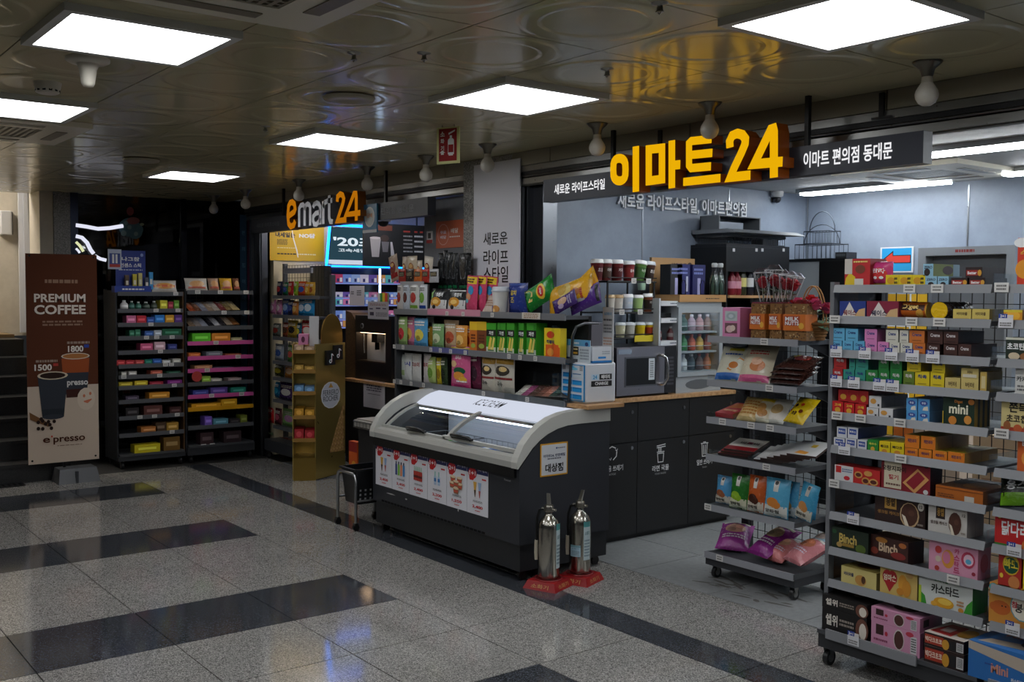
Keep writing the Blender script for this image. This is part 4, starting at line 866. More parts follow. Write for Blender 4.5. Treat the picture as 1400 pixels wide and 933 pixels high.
G('bag', 0, 721, 768, 384, (222, 166, 34), 'large golden potato chip bag leaning right', [('e', .6, .7, .16, .1, (180, 110, 60)), ('e', .42, .48, .3, .14, (214, 190, 110)), ('e', .35, .42, .2, .1, (196, 160, 70)), ('r', .86, .2, .96, .85, (176, 176, 176)), ('l', .5, .78, .9, .86, 1, (170, 60, 40))], .02, .09, roll=1.3, tilt=.2, wh=(.17, .38))
G('bag', 0, 762, 792, 381, (226, 172, 40), 'golden chip bag behind the purple bag', [('e', .4, .4, .3, .2, (240, 214, 150)), ('l', .3, .5, .8, .6, 1, (180, 60, 40))], .11, .07, roll=1.0, tilt=.1, wh=(.15, .24), z=GZ[0]+.05)
G('bag', 0, 757, 793, 396, (76, 40, 126), 'purple snack bag leaning at the shelf end', [('r', .2, .1, .8, .4, (90, 54, 140)), ('e', .3, .25, .2, .1, (206, 180, 190)), ('r', .1, .9, .9, .97, (40, 40, 44))], .05, .06, roll=1.25, tilt=.1, wh=(.13, .27))
G('bag', 0, 740, 768, 408, (70, 44, 116), 'low purple bag below the golden bag', [('e', .4, .5, .26, .2, (206, 170, 140)), ('e', .7, .4, .16, .12, (190, 170, 200)), ('l', .2, .7, .8, .85, 2, (180, 170, 200))], .005, .04, roll=1.2, wh=(.09, .22))
# middle tier
mid = [(542, 554, 433, (150, 180, 110), (190, 50, 60), 'green and red fruit pouch'), (552, 565, 433, (206, 120, 150), (226, 180, 90), 'pink fruit pouch'), (563, 582, 435, (90, 160, 206), (230, 214, 90), 'sky blue snack pouch'), (571, 589, 446, (150, 116, 34), (214, 176, 40), 'dark gold low pouch'),
       (588, 604, 443, (126, 166, 110), (206, 216, 176), 'pale green pouch'), (604, 624, 438, (206, 176, 140), (190, 90, 60), 'cream crab print pouch'), (620, 636, 445, (216, 146, 60), (236, 190, 110), 'orange snack pouch'), (634, 644, 446, (206, 120, 40), (150, 50, 30), 'narrow orange pouch'),
       (642, 652, 440, (200, 110, 36), (226, 186, 40), 'tall orange and yellow stick box'), (652, 665, 440, (120, 66, 36), (214, 176, 40), 'brown and yellow stick box')]
for i, (x0, x1, yt, c1, c2, nm) in enumerate(mid):
    kd = 'box' if 'box' in nm else 'bag'
    if kd == 'box': G('box', 1, x0, x1, yt, c1, nm, [('r', 0, .72, 1, 1, c2), ('e', .5, .2, .3, .08, (150, 170, 70)), ('l', .2, .3, .8, .6, 3, (90, 40, 20))], .03, d=.1)
    else: G('bag', 1, x0, x1, yt, c1, nm, [('e', .5, .42, .32, .2, c2), ('e', .45, .3, .16, .1, tuple(int(v*.7) for v in c2)), ('l', .15, .72, .85, .9, 2, (236, 232, 220)), ('r', .05, .05, .95, .16, tuple(int(v*.8) for v in c1))], .02+.03*(i % 2), .04)
for i, (x0, x1) in enumerate(((665, 678), (680, 691), (693, 703), (709, 716), (720, 733))):
    G('box', 1, x0, x1, 442, (60, 156, 40), ['green corn stick packet beside the brown box', 'green corn stick packet, second from the brown box', 'green corn stick packet, third from the brown box', 'narrow turned green corn stick packet behind clear divider', 'green corn stick packet nearest the yellow pouch'][i],
      [('r', 0, .56, 1, .78, (22, 26, 22)), ('t', '자연', .5, .67, .13, W), ('r', 0, 0, 1, .2, (200, 206, 196)), ('p', [(.15, .1), (.45, .1), (.6, .5), (.4, .55)], (226, 200, 80)), ('p', [(.5, .1), (.75, .12), (.92, .5), (.75, .55)], (236, 214, 110)), ('l', .2, .05, .8, .14, 1, (60, 120, 60))], .03, d=.09, name='corn_snack_packet', cat='snack packet')
G('box', 1, 744, 766, 449, (226, 200, 34), 'yellow and orange cup-shaped snack packet', [('p', [(.55, 0), (.98, 0), (.98, .35), (.5, .55)], (226, 96, 30)), ('r', .1, .02, .9, .45, (226, 96, 30)), ('e', .4, .2, .2, .14, (236, 150, 60)), ('e', .4, .78, .24, .12, (206, 60, 30)), ('t', '떡볶이', .4, .54, .14, (30, 40, 90))], .03, d=.05, name='snack_packet', cat='snack packet')
G('box', 1, 583, 593, 433, (190, 192, 190), 'small white price card', [('r', .3, .5, .7, .8, (60, 60, 60))], .15, d=.004, name='price_card', cat='card')
# bottom tier
for (x0, x1, yt, c, tx, tc, nm) in ((547, 554, 485, (190, 196, 190), '', W, 'slim white snack packet at the shelf end'), (551, 561, 483, (206, 208, 206), '3시', (50, 60, 150), 'white packet with blue letters'), (561, 574, 484, (204, 204, 200), '고소미', (150, 44, 44), 'white packet with red letters'), (577, 587, 484, (196, 190, 188), '과자', (150, 60, 60), 'second white packet with red letters')):
    G('bag', 2, x0, x1, yt, c, nm, [('t', tx, .5, .62, .16, tc, .8)] if tx else [('r', .2, .2, .8, .4, (150, 170, 120))], .05, .03)
for (x0, x1, yt, c, c2, nm) in ((582, 594, 489, (176, 196, 120), (110, 150, 60), 'pale green pouch'), (595, 604, 490, (206, 186, 40), (150, 120, 30), 'narrow yellow pouch'), (601, 610, 489, (50, 66, 40), (30, 40, 30), 'dark green pouch'), (640, 656, 480, (110, 44, 70), (60, 40, 50), 'dark plum snack bag')):
    G('bag', 2, x0, x1, yt, c, nm, [('e', .5, .4, .3, .2, c2), ('l', .2, .7, .8, .88, 2, (230, 226, 210))], .05, .035, roll=-.06)
G('bag', 2, 613, 640, 474, (206, 96, 140), 'large pink snack bag with round orange print', [('t', '초이스', .5, .74, .09, W), ('r', .02, .9, .98, .98, (170, 150, 50)), ('e', .55, .42, .3, .09, (30, 90, 60)), ('e', .52, .3, .28, .1, (222, 146, 60)), ('e', .7, .22, .2, .07, (226, 176, 60)), ('r', .05, .0, .95, .1, (190, 60, 120)), ('e', .25, .58, .18, .08, (226, 190, 140)), ('l', .4, .14, .9, .2, 1, W)], .012, .05)
for (x0, x1, yt, nm) in ((655, 674, 488, 'white and gold noodle bag beside the plum bag'), (672, 700, 488, 'white and gold noodle bag beside the lying packets')):
    G('bag', 2, x0, x1, yt, (196, 190, 176), nm, [('r', .03, .8, .97, .97, (190, 146, 60)), ('e', .5, .62, .36, .14, (60, 54, 48)), ('e', .55, .66, .2, .07, (220, 190, 130)), ('r', .05, .38, .95, .44, (130, 50, 50)), ('t', '국수', .4, .25, .13, (60, 60, 60))], .03, .05)
fl = [((190, 186, 176), 'cream'), ((150, 60, 110), 'magenta striped'), ((80, 50, 44), 'brown'), ((120, 70, 56), 'copper'), ((176, 110, 90), 'salmon'), ((60, 80, 70), 'dark teal'), ((50, 54, 58), 'charcoal')]
for i, (c, nm) in enumerate(fl):
    x = 700+9.5*i; a = PY(x, 535, GY+.03)
    bag('flat_packet', nm+' flat packet lying fanned on bottom shelf behind the freezer', 'snack bag', a.x+.06, GY+.03+.02, GZ[2]+.002+.004*i, .11, .15, .02, c, [('l', .1, .2, .9, .8, 5, tuple(min(255, v+60) for v in c)), ('r', .05, .85, .95, .95, (90, 110, 90))], 1.15, .25)

# ================================================================ capsule-style countertop appliance on the board
cz = .9855; a = PZ(767, 548, cz); c = PZ(800, 553, cz); dr = (c-a).normalized(); ang = math.atan2(dr.y, dr.x); wd_ = (c-a).length
cp = thing('power_bank_kiosk', 'white power bank rental box with blue slots on the wooden board', 'kiosk', (a.x, a.y, cz), ang)
dpt = .24; hh = zk = PY(800, 497, c.y).z-cz
B('plastic').rbox(0, wd_, 0, dpt, 0, hh, (206, 210, 216), .022, 5).build('body', cp)
B('plastic').box(.008, wd_-.008, -.003, .004, .012, hh-.012, (38, 130, 186)).build('blue_bezel', cp); B('plastic').box(.014, wd_-.014, -.005, -.0032, .018, hh-.018, (206, 210, 216)).build('front_plate', cp)
for i in range(2):
    for j in range(4):
        x0 = .024+i*(wd_-.048)/2+.004; w_ = (wd_-.048)/2-.008; z0 = .024+j*hh*.175
        col = (196, 208, 216) if (i == 1 and j == 3) else (30, 140, 206)
        b = B('plastic').box(x0, x0+w_, -.0085, -.0052, z0, z0+hh*.115, col); b.box(x0+.004, x0+w_-.004, -.0092, -.0086, z0+hh*.085, z0+hh*.105, (20, 90, 150)); b.build('slot', cp)
B('paint').art([('e', .5, .86, .1, .05, (90, 180, 226)), ('e', .6, .84, .12, .035, (120, 200, 230)), ('l', .1, .8, .22, .93, 4, (60, 66, 80)), ('l', .8, .8, .92, .93, 4, (60, 66, 80))], MF(0, -.0052, 0), wd_, hh).build('front_print', cp)
B('paint').art([('r', .18, .58, .42, .72, (190, 210, 226)), ('r', .44, .58, .84, .72, (20, 20, 22)), ('t', '24', .3, .65, .1, (60, 150, 200)), ('t', '배터리', .64, .65, .1, W), ('r', .18, .42, .84, .555, (20, 20, 22)), ('t', 'CHARGE', .51, .49, .08, W)], MR(wd_, 0, 0), dpt, hh).build('side_print', cp)
t = thing('display_card', 'white and blue leaflet standing on the power bank box', 'leaflet', (a.x, a.y, cz+hh+.0005), ang)
h2 = .135; b = B('card').box(.012, wd_+.005, .03, .034, 0, h2, (196, 206, 214)).art([('r', 0, .72, 1, 1, (90, 160, 206)), ('t', '보조배터리', .4, .84, .1, W), ('r', .22, .3, .52, .68, (26, 26, 28)), ('r', .26, .36, .48, .44, (206, 160, 60)), ('r', .26, .54, .48, .6, (206, 190, 140)), ('r', 0, .0, .3, .2, (40, 54, 100)), ('l', .58, .1, .95, .62, 4, (140, 150, 160)), ('e', .86, .82, .07, .09, (40, 60, 110))], MF(.012, .03, 0), wd_-.007, h2); b.build('card', t)
t = thing('tissue_pack', 'small white and blue box beside the leaflet on the power bank box', 'box', (a.x, a.y, cz+hh+.0005), ang)
B('card').box(wd_*.62, wd_*1.0, .05, .2, 0, .012, (30, 120, 190)).box(wd_*.62, wd_*1.0, .05, .2, .012, .095, (206, 210, 216)).art([('r', .3, .25, .7, .38, (40, 130, 200)), ('l', .5, .5, .9, .75, 2, (150, 160, 170))], MR(wd_, .05, 0), .15, .095).build('carton', t)
t = thing('notice_board', 'tall white notice card behind the power bank box', 'notice', (a.x, a.y, cz+hh+.0005), ang)
zt = PX(815, 420, -4.72).z-cz-hh
B('card').box(wd_*.6, wd_*1.02, .205, .21, 0, zt, (206, 208, 210)).art([('t', '보조배터리', .5, .88, .06, (90, 160, 206), .7), ('l', .1, .74, .9, .8, 1, (50, 50, 54)), ('l', .12, .52, .88, .7, 3, (120, 122, 126)), ('l', .1, .3, .9, .46, 3, (190, 150, 130)), ('l', .1, .1, .9, .24, 3, (150, 150, 152))], MF(wd_*.6, .205, 0), wd_*.42, zt).build('card', t)
# ================================================================ service counter with bins, microwave and small fridge
CX = -4.88; cy0, cy1 = 4.5, 5.79; ctz = .955
sc_ = thing('service_counter', 'black counter with waste bin doors and wooden top', 'counter', (CX, cy0, 0), HP)
cl_ = cy1-cy0
B('powder').box(0, cl_, .012, .49, .03, .9285, (20, 20, 21)).build('body', sc_); B('powder').box(0, cl_, .04, .48, 0, .029, (10, 10, 10)).build('plinth', sc_)
o = B('wood_top').box(-.0, cl_+.01, -.02, .495, .929, ctz, W).build('worktop', sc_)
doors = [(.02, .33), (.335, .83), (.835, 1.32)]
for k, (a, c) in enumerate(doors):
    d_ = B('powder').box(a, c, 0, .0115, .04, .655, (24, 24, 25)).build('door', sc_); u_ = B('powder').box(a, c, 0, .0115, .662, .92, (24, 24, 25)).build('upper_door', sc_)
    B('metal').cyl((c-.05, -.004, .62), (c-.05, 0, .62), .012, seg=14, col=(150, 150, 150)).build('lock', d_); B('metal').cyl((c-.05, -.004, .86), (c-.05, 0, .86), .012, seg=14, col=(110, 110, 110)).build('lock', u_)
def icon(k, x, zc):
    b = B('paint'); wc = (206, 206, 206); M = MF(x, -.0006, zc)
    def ln(pts, wd=.006):
        for p, q in zip(pts, pts[1:]):
            p = Vector(p); q = Vector(q); d = (q-p).normalized(); n = Vector((-d.y, d.x))*wd/2; p = p-d*wd/3; q = q+d*wd/3
            b.add([M(*(p+n), 1), M(*(p-n), 1), M(*(q-n), 1), M(*(q+n), 1)], [(0, 1, 2, 3)], wc)
    if k == 0:
        for a in (90, 210, 330):
            q = [(.045*math.cos(math.radians(a+s)), .045*math.sin(math.radians(a+s))+.06) for s in (-45, 0, 45)]; ln(q)
            e = q[-1]; ln([(e[0]-.012, e[1]+.01), e, (e[0]+.006, e[1]+.014)], .005)
        tx, en = '재활용 쓰레기', 'RECYCLE'
    elif k == 1:
        ln([(-.03, .06), (-.024, .0), (.024, .0), (.03, .06), (-.03, .06)]); ln([(-.034, .07), (.034, .07)]); ln([(-.02, .07), (-.02, .105)]); ln([(-.008, .07), (-.008, .1)]); ln([(.004, .07), (.004, .1)]); ln([(-.036, .1), (.045, .105)]); ln([(-.036, .112), (.045, .12)]); tx, en = '라면 국물', 'FOOD WASTE'
    else:
        ln([(-.028, .09), (-.022, 0), (.022, 0), (.028, .09)]); ln([(-.036, .092), (.036, .092)]); ln([(-.012, .1), (.012, .1)]); ln([(-.01, .078), (-.008, .014)]); ln([(.01, .078), (.008, .014)]); tx, en = '일반 쓰레기', 'TRASH'
    b.text(tx, M, 0, -.04, .04, wc, w=.16 if k else .2); b.text(en, M, 0, -.078, .012, (150, 150, 150))
    b.build('pictogram', sc_)
icon(0, PX(838, 630, CX).y-cy0-.01, .54); icon(1, PX(903, 625, CX).y-cy0, .5); icon(2, PX(963, 617, CX).y-cy0, .5)
# microwave
y0, y1 = PX(846, 505, CX+.0).y, PX(927, 500, CX).y; mh = .335
mw = thing('microwave_oven', 'brushed steel microwave oven with a large arched handle on the counter', 'microwave', (CX-.02, y0, ctz+.0005), HP)
wm = y1-y0; ST = (140, 137, 142)
B('metal').box(0, wm, .012, .4, .012, mh, ST).build('case', mw)
for x in (.03, wm-.05):
    for y in (.04, .36): B('plastic').cyl((x, y, 0), (x, y, .0115), .014, seg=10, col=K).build('foot', mw)
dr_ = B('metal').box(0, wm*.8, 0, .0115, .014, mh-.002, (156, 151, 154)); dr_ = dr_.build('door', mw)
B('metal').box(wm*.13, wm*.66, -.003, -.0005, .07, mh-.065, (128, 126, 128)).build('window_frame', dr_); B('plastic').box(wm*.15, wm*.64, -.0045, -.0032, .08, mh-.075, (9, 9, 10)).build('window', dr_)
B('card').box(wm*.52, wm*.62, -.006, -.0047, .11, mh-.08, (196, 202, 206)).art([('l', .2, .1, .8, .9, 8, (110, 112, 116))], MF(wm*.52, -.006, .11), wm*.1, mh-.19).build('notice', dr_)
B('steel').tube([(wm*.72, -.002, .075), (wm*.73, -.035, .08), (wm*.76, -.05, .12), (wm*.765, -.05, .2), (wm*.75, -.045, .255), (wm*.71, -.03, .275), (wm*.7, -.002, .275)], .011, 10, (186, 184, 184)).build('handle', dr_)
B('plastic').box(wm*.805, wm, 0, .0115, .014, mh-.002, (22, 22, 24)).art([('l', .2, .15, .8, .8, 8, (70, 70, 76))], MF(wm*.805, 0, .014), wm*.195, mh-.02).build('control_panel', mw)
B('card').box(.01, wm*.24, -.0025, -.0005, mh-.045, mh-.012, (128, 140, 156)).build('sticker', mw)
# small glass-door fridge with drinks
y0, y1 = PX(930, 470, CX).y, PX(991, 470, CX).y; fh = .635; wf = y1-y0
fr_ = thing('drink_fridge', 'small grey countertop fridge with glass door full of drinks', 'fridge', (CX-.02, y0, ctz+.0005), HP); FG = (150, 156, 160)
B('plastic').box(0, .03, .015, .42, .0, fh, FG).box(wf-.03, wf, .015, .42, 0, fh, FG).box(.03, wf-.03, .4, .42, 0, fh, (120, 126, 130)).box(.03, wf-.03, .015, .4, fh-.05, fh, FG).box(.03, wf-.03, .015, .4, 0, .11, FG).build('case', fr_)
d_ = B('plastic'); d_.box(.0, .035, 0, .0145, .115, fh-.035, FG).box(wf-.035, wf, 0, .0145, .115, fh-.035, FG).box(.035, wf-.035, 0, .0145, fh-.075, fh-.035, FG).box(.035, wf-.035, 0, .0145, .115, .145, FG); d_ = d_.build('door', fr_)
B('glass').box(.035, wf-.035, .004, .009, .145, fh-.075).build('pane', d_)
B('plastic').art([('e', .5, .5, .3, .32, (90, 94, 98))], MF(0, .0145, .0), wf, .11).build('badge', fr_); B('card').box(wf*.86, wf*.94, .012, .0145, .03, .07, (196, 196, 190)).build('sticker', fr_)
FZ = [.15, .29, .43]
for z in FZ: B('plastic').box(.032, wf-.032, .03, .38, z-.014, z, (166, 172, 176)).build('shelf', fr_); B('metal').tube([(.035, .03, z+.035), (wf-.035, .03, z+.035)], .003, 6, (170, 174, 176)).build('guard_rail', fr_)
B('glow_case').box(.04, wf-.04, .05, .07, fh-.058, fh-.052, (230, 240, 255)).build('interior_lamp', fr_)
drinks = [[((30, 80, 170), (40, 90, 180), 'blue can-shaped'), ((220, 222, 220), (230, 230, 230), 'white milk'), ((40, 60, 70), (220, 220, 220), 'dark green label'), ((90, 60, 50), (180, 60, 50), 'brown'), ((200, 110, 60), (210, 120, 90), 'orange')],
          [((206, 206, 200), (226, 226, 220), 'white'), ((40, 130, 60), (40, 120, 60), 'green capped'), ((200, 80, 40), (210, 90, 50), 'red capped'), ((220, 170, 60), (190, 60, 40), 'yellow juice'), ((150, 60, 40), (150, 60, 40), 'cola')],
          [((190, 206, 160), (200, 210, 200), 'pale green yogurt'), ((60, 90, 80), (60, 80, 80), 'green tea'), ((190, 160, 170), (206, 200, 200), 'pale pink'), ((196, 150, 150), (210, 190, 190), 'rose'), ((150, 120, 110), (190, 180, 180), 'coffee')]]
for j in range(3):
    for i, (c1, c2, nm) in enumerate(drinks[j]):
        yy = y0+.065+i*(wf-.13)/4; bottle('drink_bottle', '%s drink bottle on the %s fridge shelf' % (nm, ('bottom', 'middle', 'top')[j]), CX-.02-.09, yy, ctz+FZ[j]+.001, .03, .115, c1, c2, tuple(min(255, v+40) for v in c1), group='bottles in the small fridge')
# kraft tray on the fridge with boxes
zf = ctz+fh+.001
pack_box('kraft_tray', 'flat kraft cardboard tray on top of the small fridge', 'tray', CX-.02, y0+.01, zf, wf+.02, .38, .05, (170, 128, 80), [('l', .55, .35, .85, .6, 1, (60, 44, 30))], rz=HP)
zk = zf+.0515
for i, (xa, xb, yt, c, nm, dp) in enumerate(((908, 926, 361, (22, 22, 26), 'black gift wine box', .1), (926, 945, 361, (30, 32, 90), 'navy gift wine box', .1), (947, 966, 362, (26, 28, 84), 'navy gift wine box with white stripe', .1))):
    a = PX(xa, 385, CX-.1); c_ = PX(xb, 385, CX-.1); hh_ = PX(xa, yt, CX-.1).z-zk
    pack_box('wine_gift_box', nm+' on the kraft tray', 'box', CX-.1, max(a.y, y0+.0), zk, (c_.y-a.y)*.9, dp, hh_, c, [('r', .38, .0, .62, .55, (150, 150, 190)) if i != 1 else ('r', .7, .1, .85, .6, (170, 174, 190)), ('l', .1, .65, .8, .9, 2, (110, 120, 180))], side=c, rz=HP)
for i, xx in enumerate((978, 986)):
    a = PX(xx, 385, CX-.12); t = thing('spirit_bottle', ['clear green spirit bottle nearer the wine boxes', 'clear green spirit bottle at the tray end'][i], 'bottle', (CX-.13, a.y, zk), group='green bottles on the fridge')
    B('wrap').lathe([(.03, 0), (.034, .01), (.034, .12), (.022, .15), (.017, .17), (.017, .2)], 14, W).build('glass_body', t); B('plastic').lathe([(.02, .2), (.022, .205), (.022, .225), (.015, .23)], 12, (170, 174, 176)).build('stopper', t); B('plastic').lathe([(.028, .002), (.031, .01), (.031, .1), (.02, .14)], 12, (60, 84, 70)).build('liquid', t)
for i, xx in enumerate((936, 962, 976, 988)):
    a = PX(xx, 390, CX-.035); b = B('metal'); b.tube([(0, -.02, 0), (0, -.025, .07), (0, -.01, .1), (0, .01, .1), (0, .025, .07), (0, .02, 0)], .003, 5, (30, 30, 30)); b.tube([(0, -.022, .0015), (0, .022, .0015)], .003, 5, (30, 30, 30)); b.build('wire_stand', None, (CX-.045, a.y, zk), label=['thin wire stand before the black gift box', 'thin wire stand before the navy box', 'thin wire stand before the first green bottle', 'thin wire stand at the tray end'][i], cat='stand', group='wire stands on the fridge tray')
# large kraft board behind
a = PX(891, 352, CX-.3); c_ = PX(950, 354, CX-.3)
b = B('card').box(0, c_.y-a.y, 0, .02, 0, a.z-ctz-mh-.05, (178, 138, 92)).art([('t', 'WINE HOUSE', .62, .92, .035, (50, 36, 24)), ('e', .88, .92, .05, .03, (70, 50, 34))], MF(0, 0, 0), c_.y-a.y, a.z-ctz-mh-.05)
b.build('kraft_board', None, (CX-.3, a.y, ctz+mh+.05), HP, 'large kraft cardboard sheet leaning behind the cup racks', 'cardboard')
# wire cup rack over the microwave
rk = thing('cup_rack', 'black wire three-tier rack of instant cups above the microwave', 'rack', (0, 0, 0))
RX0, RX1 = CX-.36, CX-.1; ra, rb = PX(803, 380, CX-.3).y, PX(897, 390, CX-.1).y
CZ = [PX(850, 462, CX-.1).z, PX(850, 427, CX-.1).z, PX(850, 384, CX-.1).z]
b = B('powder')
for X in (RX0, RX1):
    for Y in (ra, rb-.02): b.box(X-.005, X+.005, Y-.005, Y+.005, ctz+(.001 if Y == ra else mh+.002), CZ[2], K)
b.build('uprights', rk)
for z in CZ:
    b = B('powder')
    for X in (RX0, RX1): b.tube([(X, ra, z-.006), (X, rb, z-.006)], .006, 6, K)
    for q in range(11): Y = ra+(rb-ra)*q/10; b.tube([(RX0, Y, z-.004), (RX1, Y, z-.004)], .003, 5, K)
    b.tube([(RX1+.004, ra, z+.02), (RX1+.004, rb, z+.02)], .004, 5, K); b.build('wire_shelf', rk)
for x, k in ((867, 2), (887, 2), (851, 1), (876, 1)): q = PX(x, 400, CX-.09); price_tag(rk, CX-.094, q.y, CZ[k]+.0, .045, .034, 0, HP)
b = B('card'); q0 = PX(868, 462, CX-.09).y; q1 = PX(896, 462, CX-.09).y; b.box(CX-.095, CX-.091, q0, q1, CZ[0]-.03, CZ[0]+.012, (206, 186, 40)); b.build('yellow_rail', rk)
def cups(k, rows, dx):
    for i, (x, r, h, col, lid_, band, tx, nm, ln_) in enumerate(rows):
        q = PX(x, (462, 427, 384)[k]-10, CX+dx); cup('instant_cup', nm+' instant cup on %s wire tier above the microwave' % ('lowest', 'middle', 'top')[k], CX+dx, q.y, CZ[k]+.001, r, h, col, lid_, band, tx, (230, 226, 220), 'instant cups over the microwave', ln_, HP)
cups(2, [(816, .046, .14, (100, 30, 32), W, (84, 24, 26), '초코', 'dark red', 0), (828, .047, .14, (104, 40, 38), W, (70, 50, 40), '라떼', 'second dark red', 0), (843, .048, .14, (110, 34, 34), W, (84, 26, 28), '커피', 'third dark red', 0), (859, .046, .135, (112, 32, 34), W, (140, 50, 50), '홍차', 'fourth dark red', 0), (873, .048, .14, (90, 130, 60), W, (60, 100, 46), '녹차', 'green leaning', .15), (886, .046, .135, (70, 40, 26), (196, 200, 206), (40, 24, 18), '초코', 'brown and black', .1)], -.15)
cups(1, [(834, .036, .115, (196, 190, 180), (176, 150, 110), None, None, 'cream with kraft lid', 0), (845, .038, .115, (206, 200, 192), (176, 146, 104), None, '우유', 'white with kraft lid', 0), (858, .04, .12, (196, 206, 220), W, None, '바닐라', 'pale blue', 0), (872, .04, .115, (160, 190, 120), W, None, None, 'pale green', 0), (886, .04, .125, (130, 70, 46), W, (40, 26, 20), '카페', 'brown lettered', 0)], -.14)
cups(0, [(848, .038, .1, (196, 192, 160), (200, 206, 210), None, '죽', 'cream first', 0), (861, .04, .1, (176, 174, 166), (196, 200, 206), None, None, 'grey white', 0), (875, .04, .1, (214, 190, 30), (200, 206, 210), (206, 176, 20), None, 'yellow', 0), (888, .04, .1, (216, 186, 26), (200, 206, 210), (170, 60, 30), '콘', 'yellow with red mark', 0)], -.13)
q = PX(897, 384, CX-.16); cup('instant_cup', 'pale mint instant cup behind the white dispenser tower', CX-.3, q.y, CZ[2]-.06, .036, .09, (170, 200, 176), W)
# white dispenser tower
y0, y1 = PX(901, 440, CX-.04).y, PX(930, 440, CX-.04).y; zt = PX(915, 408, CX-.04).z; zb = ctz+mh+.002
tw_ = thing('dispenser_tower', 'white stick dispenser tower on the microwave end', 'dispenser', (CX-.04, y0, zb), HP); wt = y1-y0; ht = zt-zb; WT = (190, 194, 200)
B('plastic').box(0, .014, 0, .2, 0, ht, WT).box(wt-.014, wt, 0, .2, 0, ht, WT).box(.014, wt-.014, .19, .2, 0, ht, WT).build('case', tw_)
for z in (0, ht*.48, ht*.84): B('plastic').box(.014, wt-.014, -.004, .189, z, z+ht*.1, (200, 202, 206)).art([('l', .5, .3, .9, .7, 1, (60, 70, 90))], MF(.014, -.004, z), wt-.03, ht*.1).build('tray', tw_)
B('plastic').box(.016, wt-.016, .05, .15, ht*.59, ht*.68, (18, 18, 20)).build('dark_drawer', tw_)
for i, x in enumerate((.045, wt-.045)):
    bottle('small_can', ['small dark red can in the white dispenser tower', 'second small dark red can in the white dispenser tower'][i], CX-.04-.05, y0+x, zb+ht*.1+.001, .026, .095, (80, 20, 26), (150, 150, 150), (120, 110, 110), 'cans in the white tower')
# grey machine behind the power bank box
y0 = PX(828, 480, CX-.02).y
wtg = thing('hot_water_dispenser', 'grey hot water dispenser with clear drip tray beside the microwave', 'dispenser', (CX-.03, y0-.2, ctz+.0005), HP)
B('plastic').box(0, .2, .05, .3, .01, .5, (70, 68, 74)).build('body', wtg); B('plastic').box(.0, .2, -.02, .0495, .26, .5, (96, 92, 98)).build('head', wtg); B('glass').box(.1, .205, -.04, .04, .012, .05).build('drip_tray', wtg); B('plastic').box(.09, .2, -.03, .0495, 0, .0095, (120, 122, 126)).build('base', wtg)
B('powder').tube([(CX+.012, y0-.03, ctz+.004), (CX-.0, y0+.01, ctz+.006), (CX+.008, y0+.03, ctz+.004), (CX-.01, y0+.05, ctz+.004)], .004, 6, (20, 20, 20)).build('power_cable', label='short black cable curled on the counter edge', cat='cable')
# ================================================================ back corner: black cabinet, trays, baskets
BY = 5.86; q = PY(993, 350, BY); bx1 = q.x; zc_ = PY(993, 337, BY).z; by1 = PX(1079, 360, bx1).y
bc = thing('display_cabinet', 'tall black shelf cabinet in the shop corner', 'cabinet', (0, 0, 0)); x0 = WX+.01
BK2 = (16, 17, 20)
B('powder').box(x0, bx1, BY, BY+.02, 0, zc_, BK2).build('side_panel', bc); B('powder').box(x0, bx1, by1-.02, by1, 0, zc_, BK2).build('side_panel', bc); B('powder').box(x0, x0+.02, BY+.02, by1-.02, 0, zc_, BK2).build('back_panel', bc); B('powder').box(x0, bx1, BY, by1, zc_+.0005, zc_+.02, (26, 27, 32)).build('top', bc)
zsh = PX(1020, 404, bx1).z
B('powder').box(bx1-.02, bx1, BY+.02, by1-.02, PX(1020, 372, bx1).z, zc_, BK2).build('upper_panel', bc)
B('wood_top').box(x0+.02, bx1+.02, BY+.021, by1-.021, zsh-.02, zsh, W).build('shelf', bc); B('powder').box(bx1-.02, bx1, BY+.02, by1-.02, 0, zsh-.16, BK2).build('lower_panel', bc)
for x in (1003, 1034, 1042, 1071): qq = PX(x, 342, bx1); B('plastic').box(bx1+.0005, bx1+.004, qq.y-.012, qq.y+.012, qq.z-.012, qq.z+.012, (206, 206, 210)).build('clip', bc)
for i, (x, c, cp_, lb, nm) in enumerate(((1000, (120, 24, 40), (170, 40, 44), (196, 130, 150), 'dark red soda'), (1007, (126, 26, 44), (176, 44, 46), (200, 140, 156), 'second dark red soda'), (1014, (40, 44, 24), (120, 30, 30), (206, 196, 120), 'olive wine with yellow label'), (1024, (18, 20, 34), (30, 30, 36), (206, 206, 210), 'black wine with white label'), (1033, (14, 15, 18), (26, 26, 28), None, 'plain black wine'))):
    q = PX(x, 390, bx1-.06); bottle('wine_bottle' if i > 1 else 'soda_bottle', nm+' bottle on the black cabinet shelf', bx1-.06, q.y, zsh+.001, .036, .2 if i < 2 else .25, c, cp_, lb, 'bottles on the cabinet shelf')
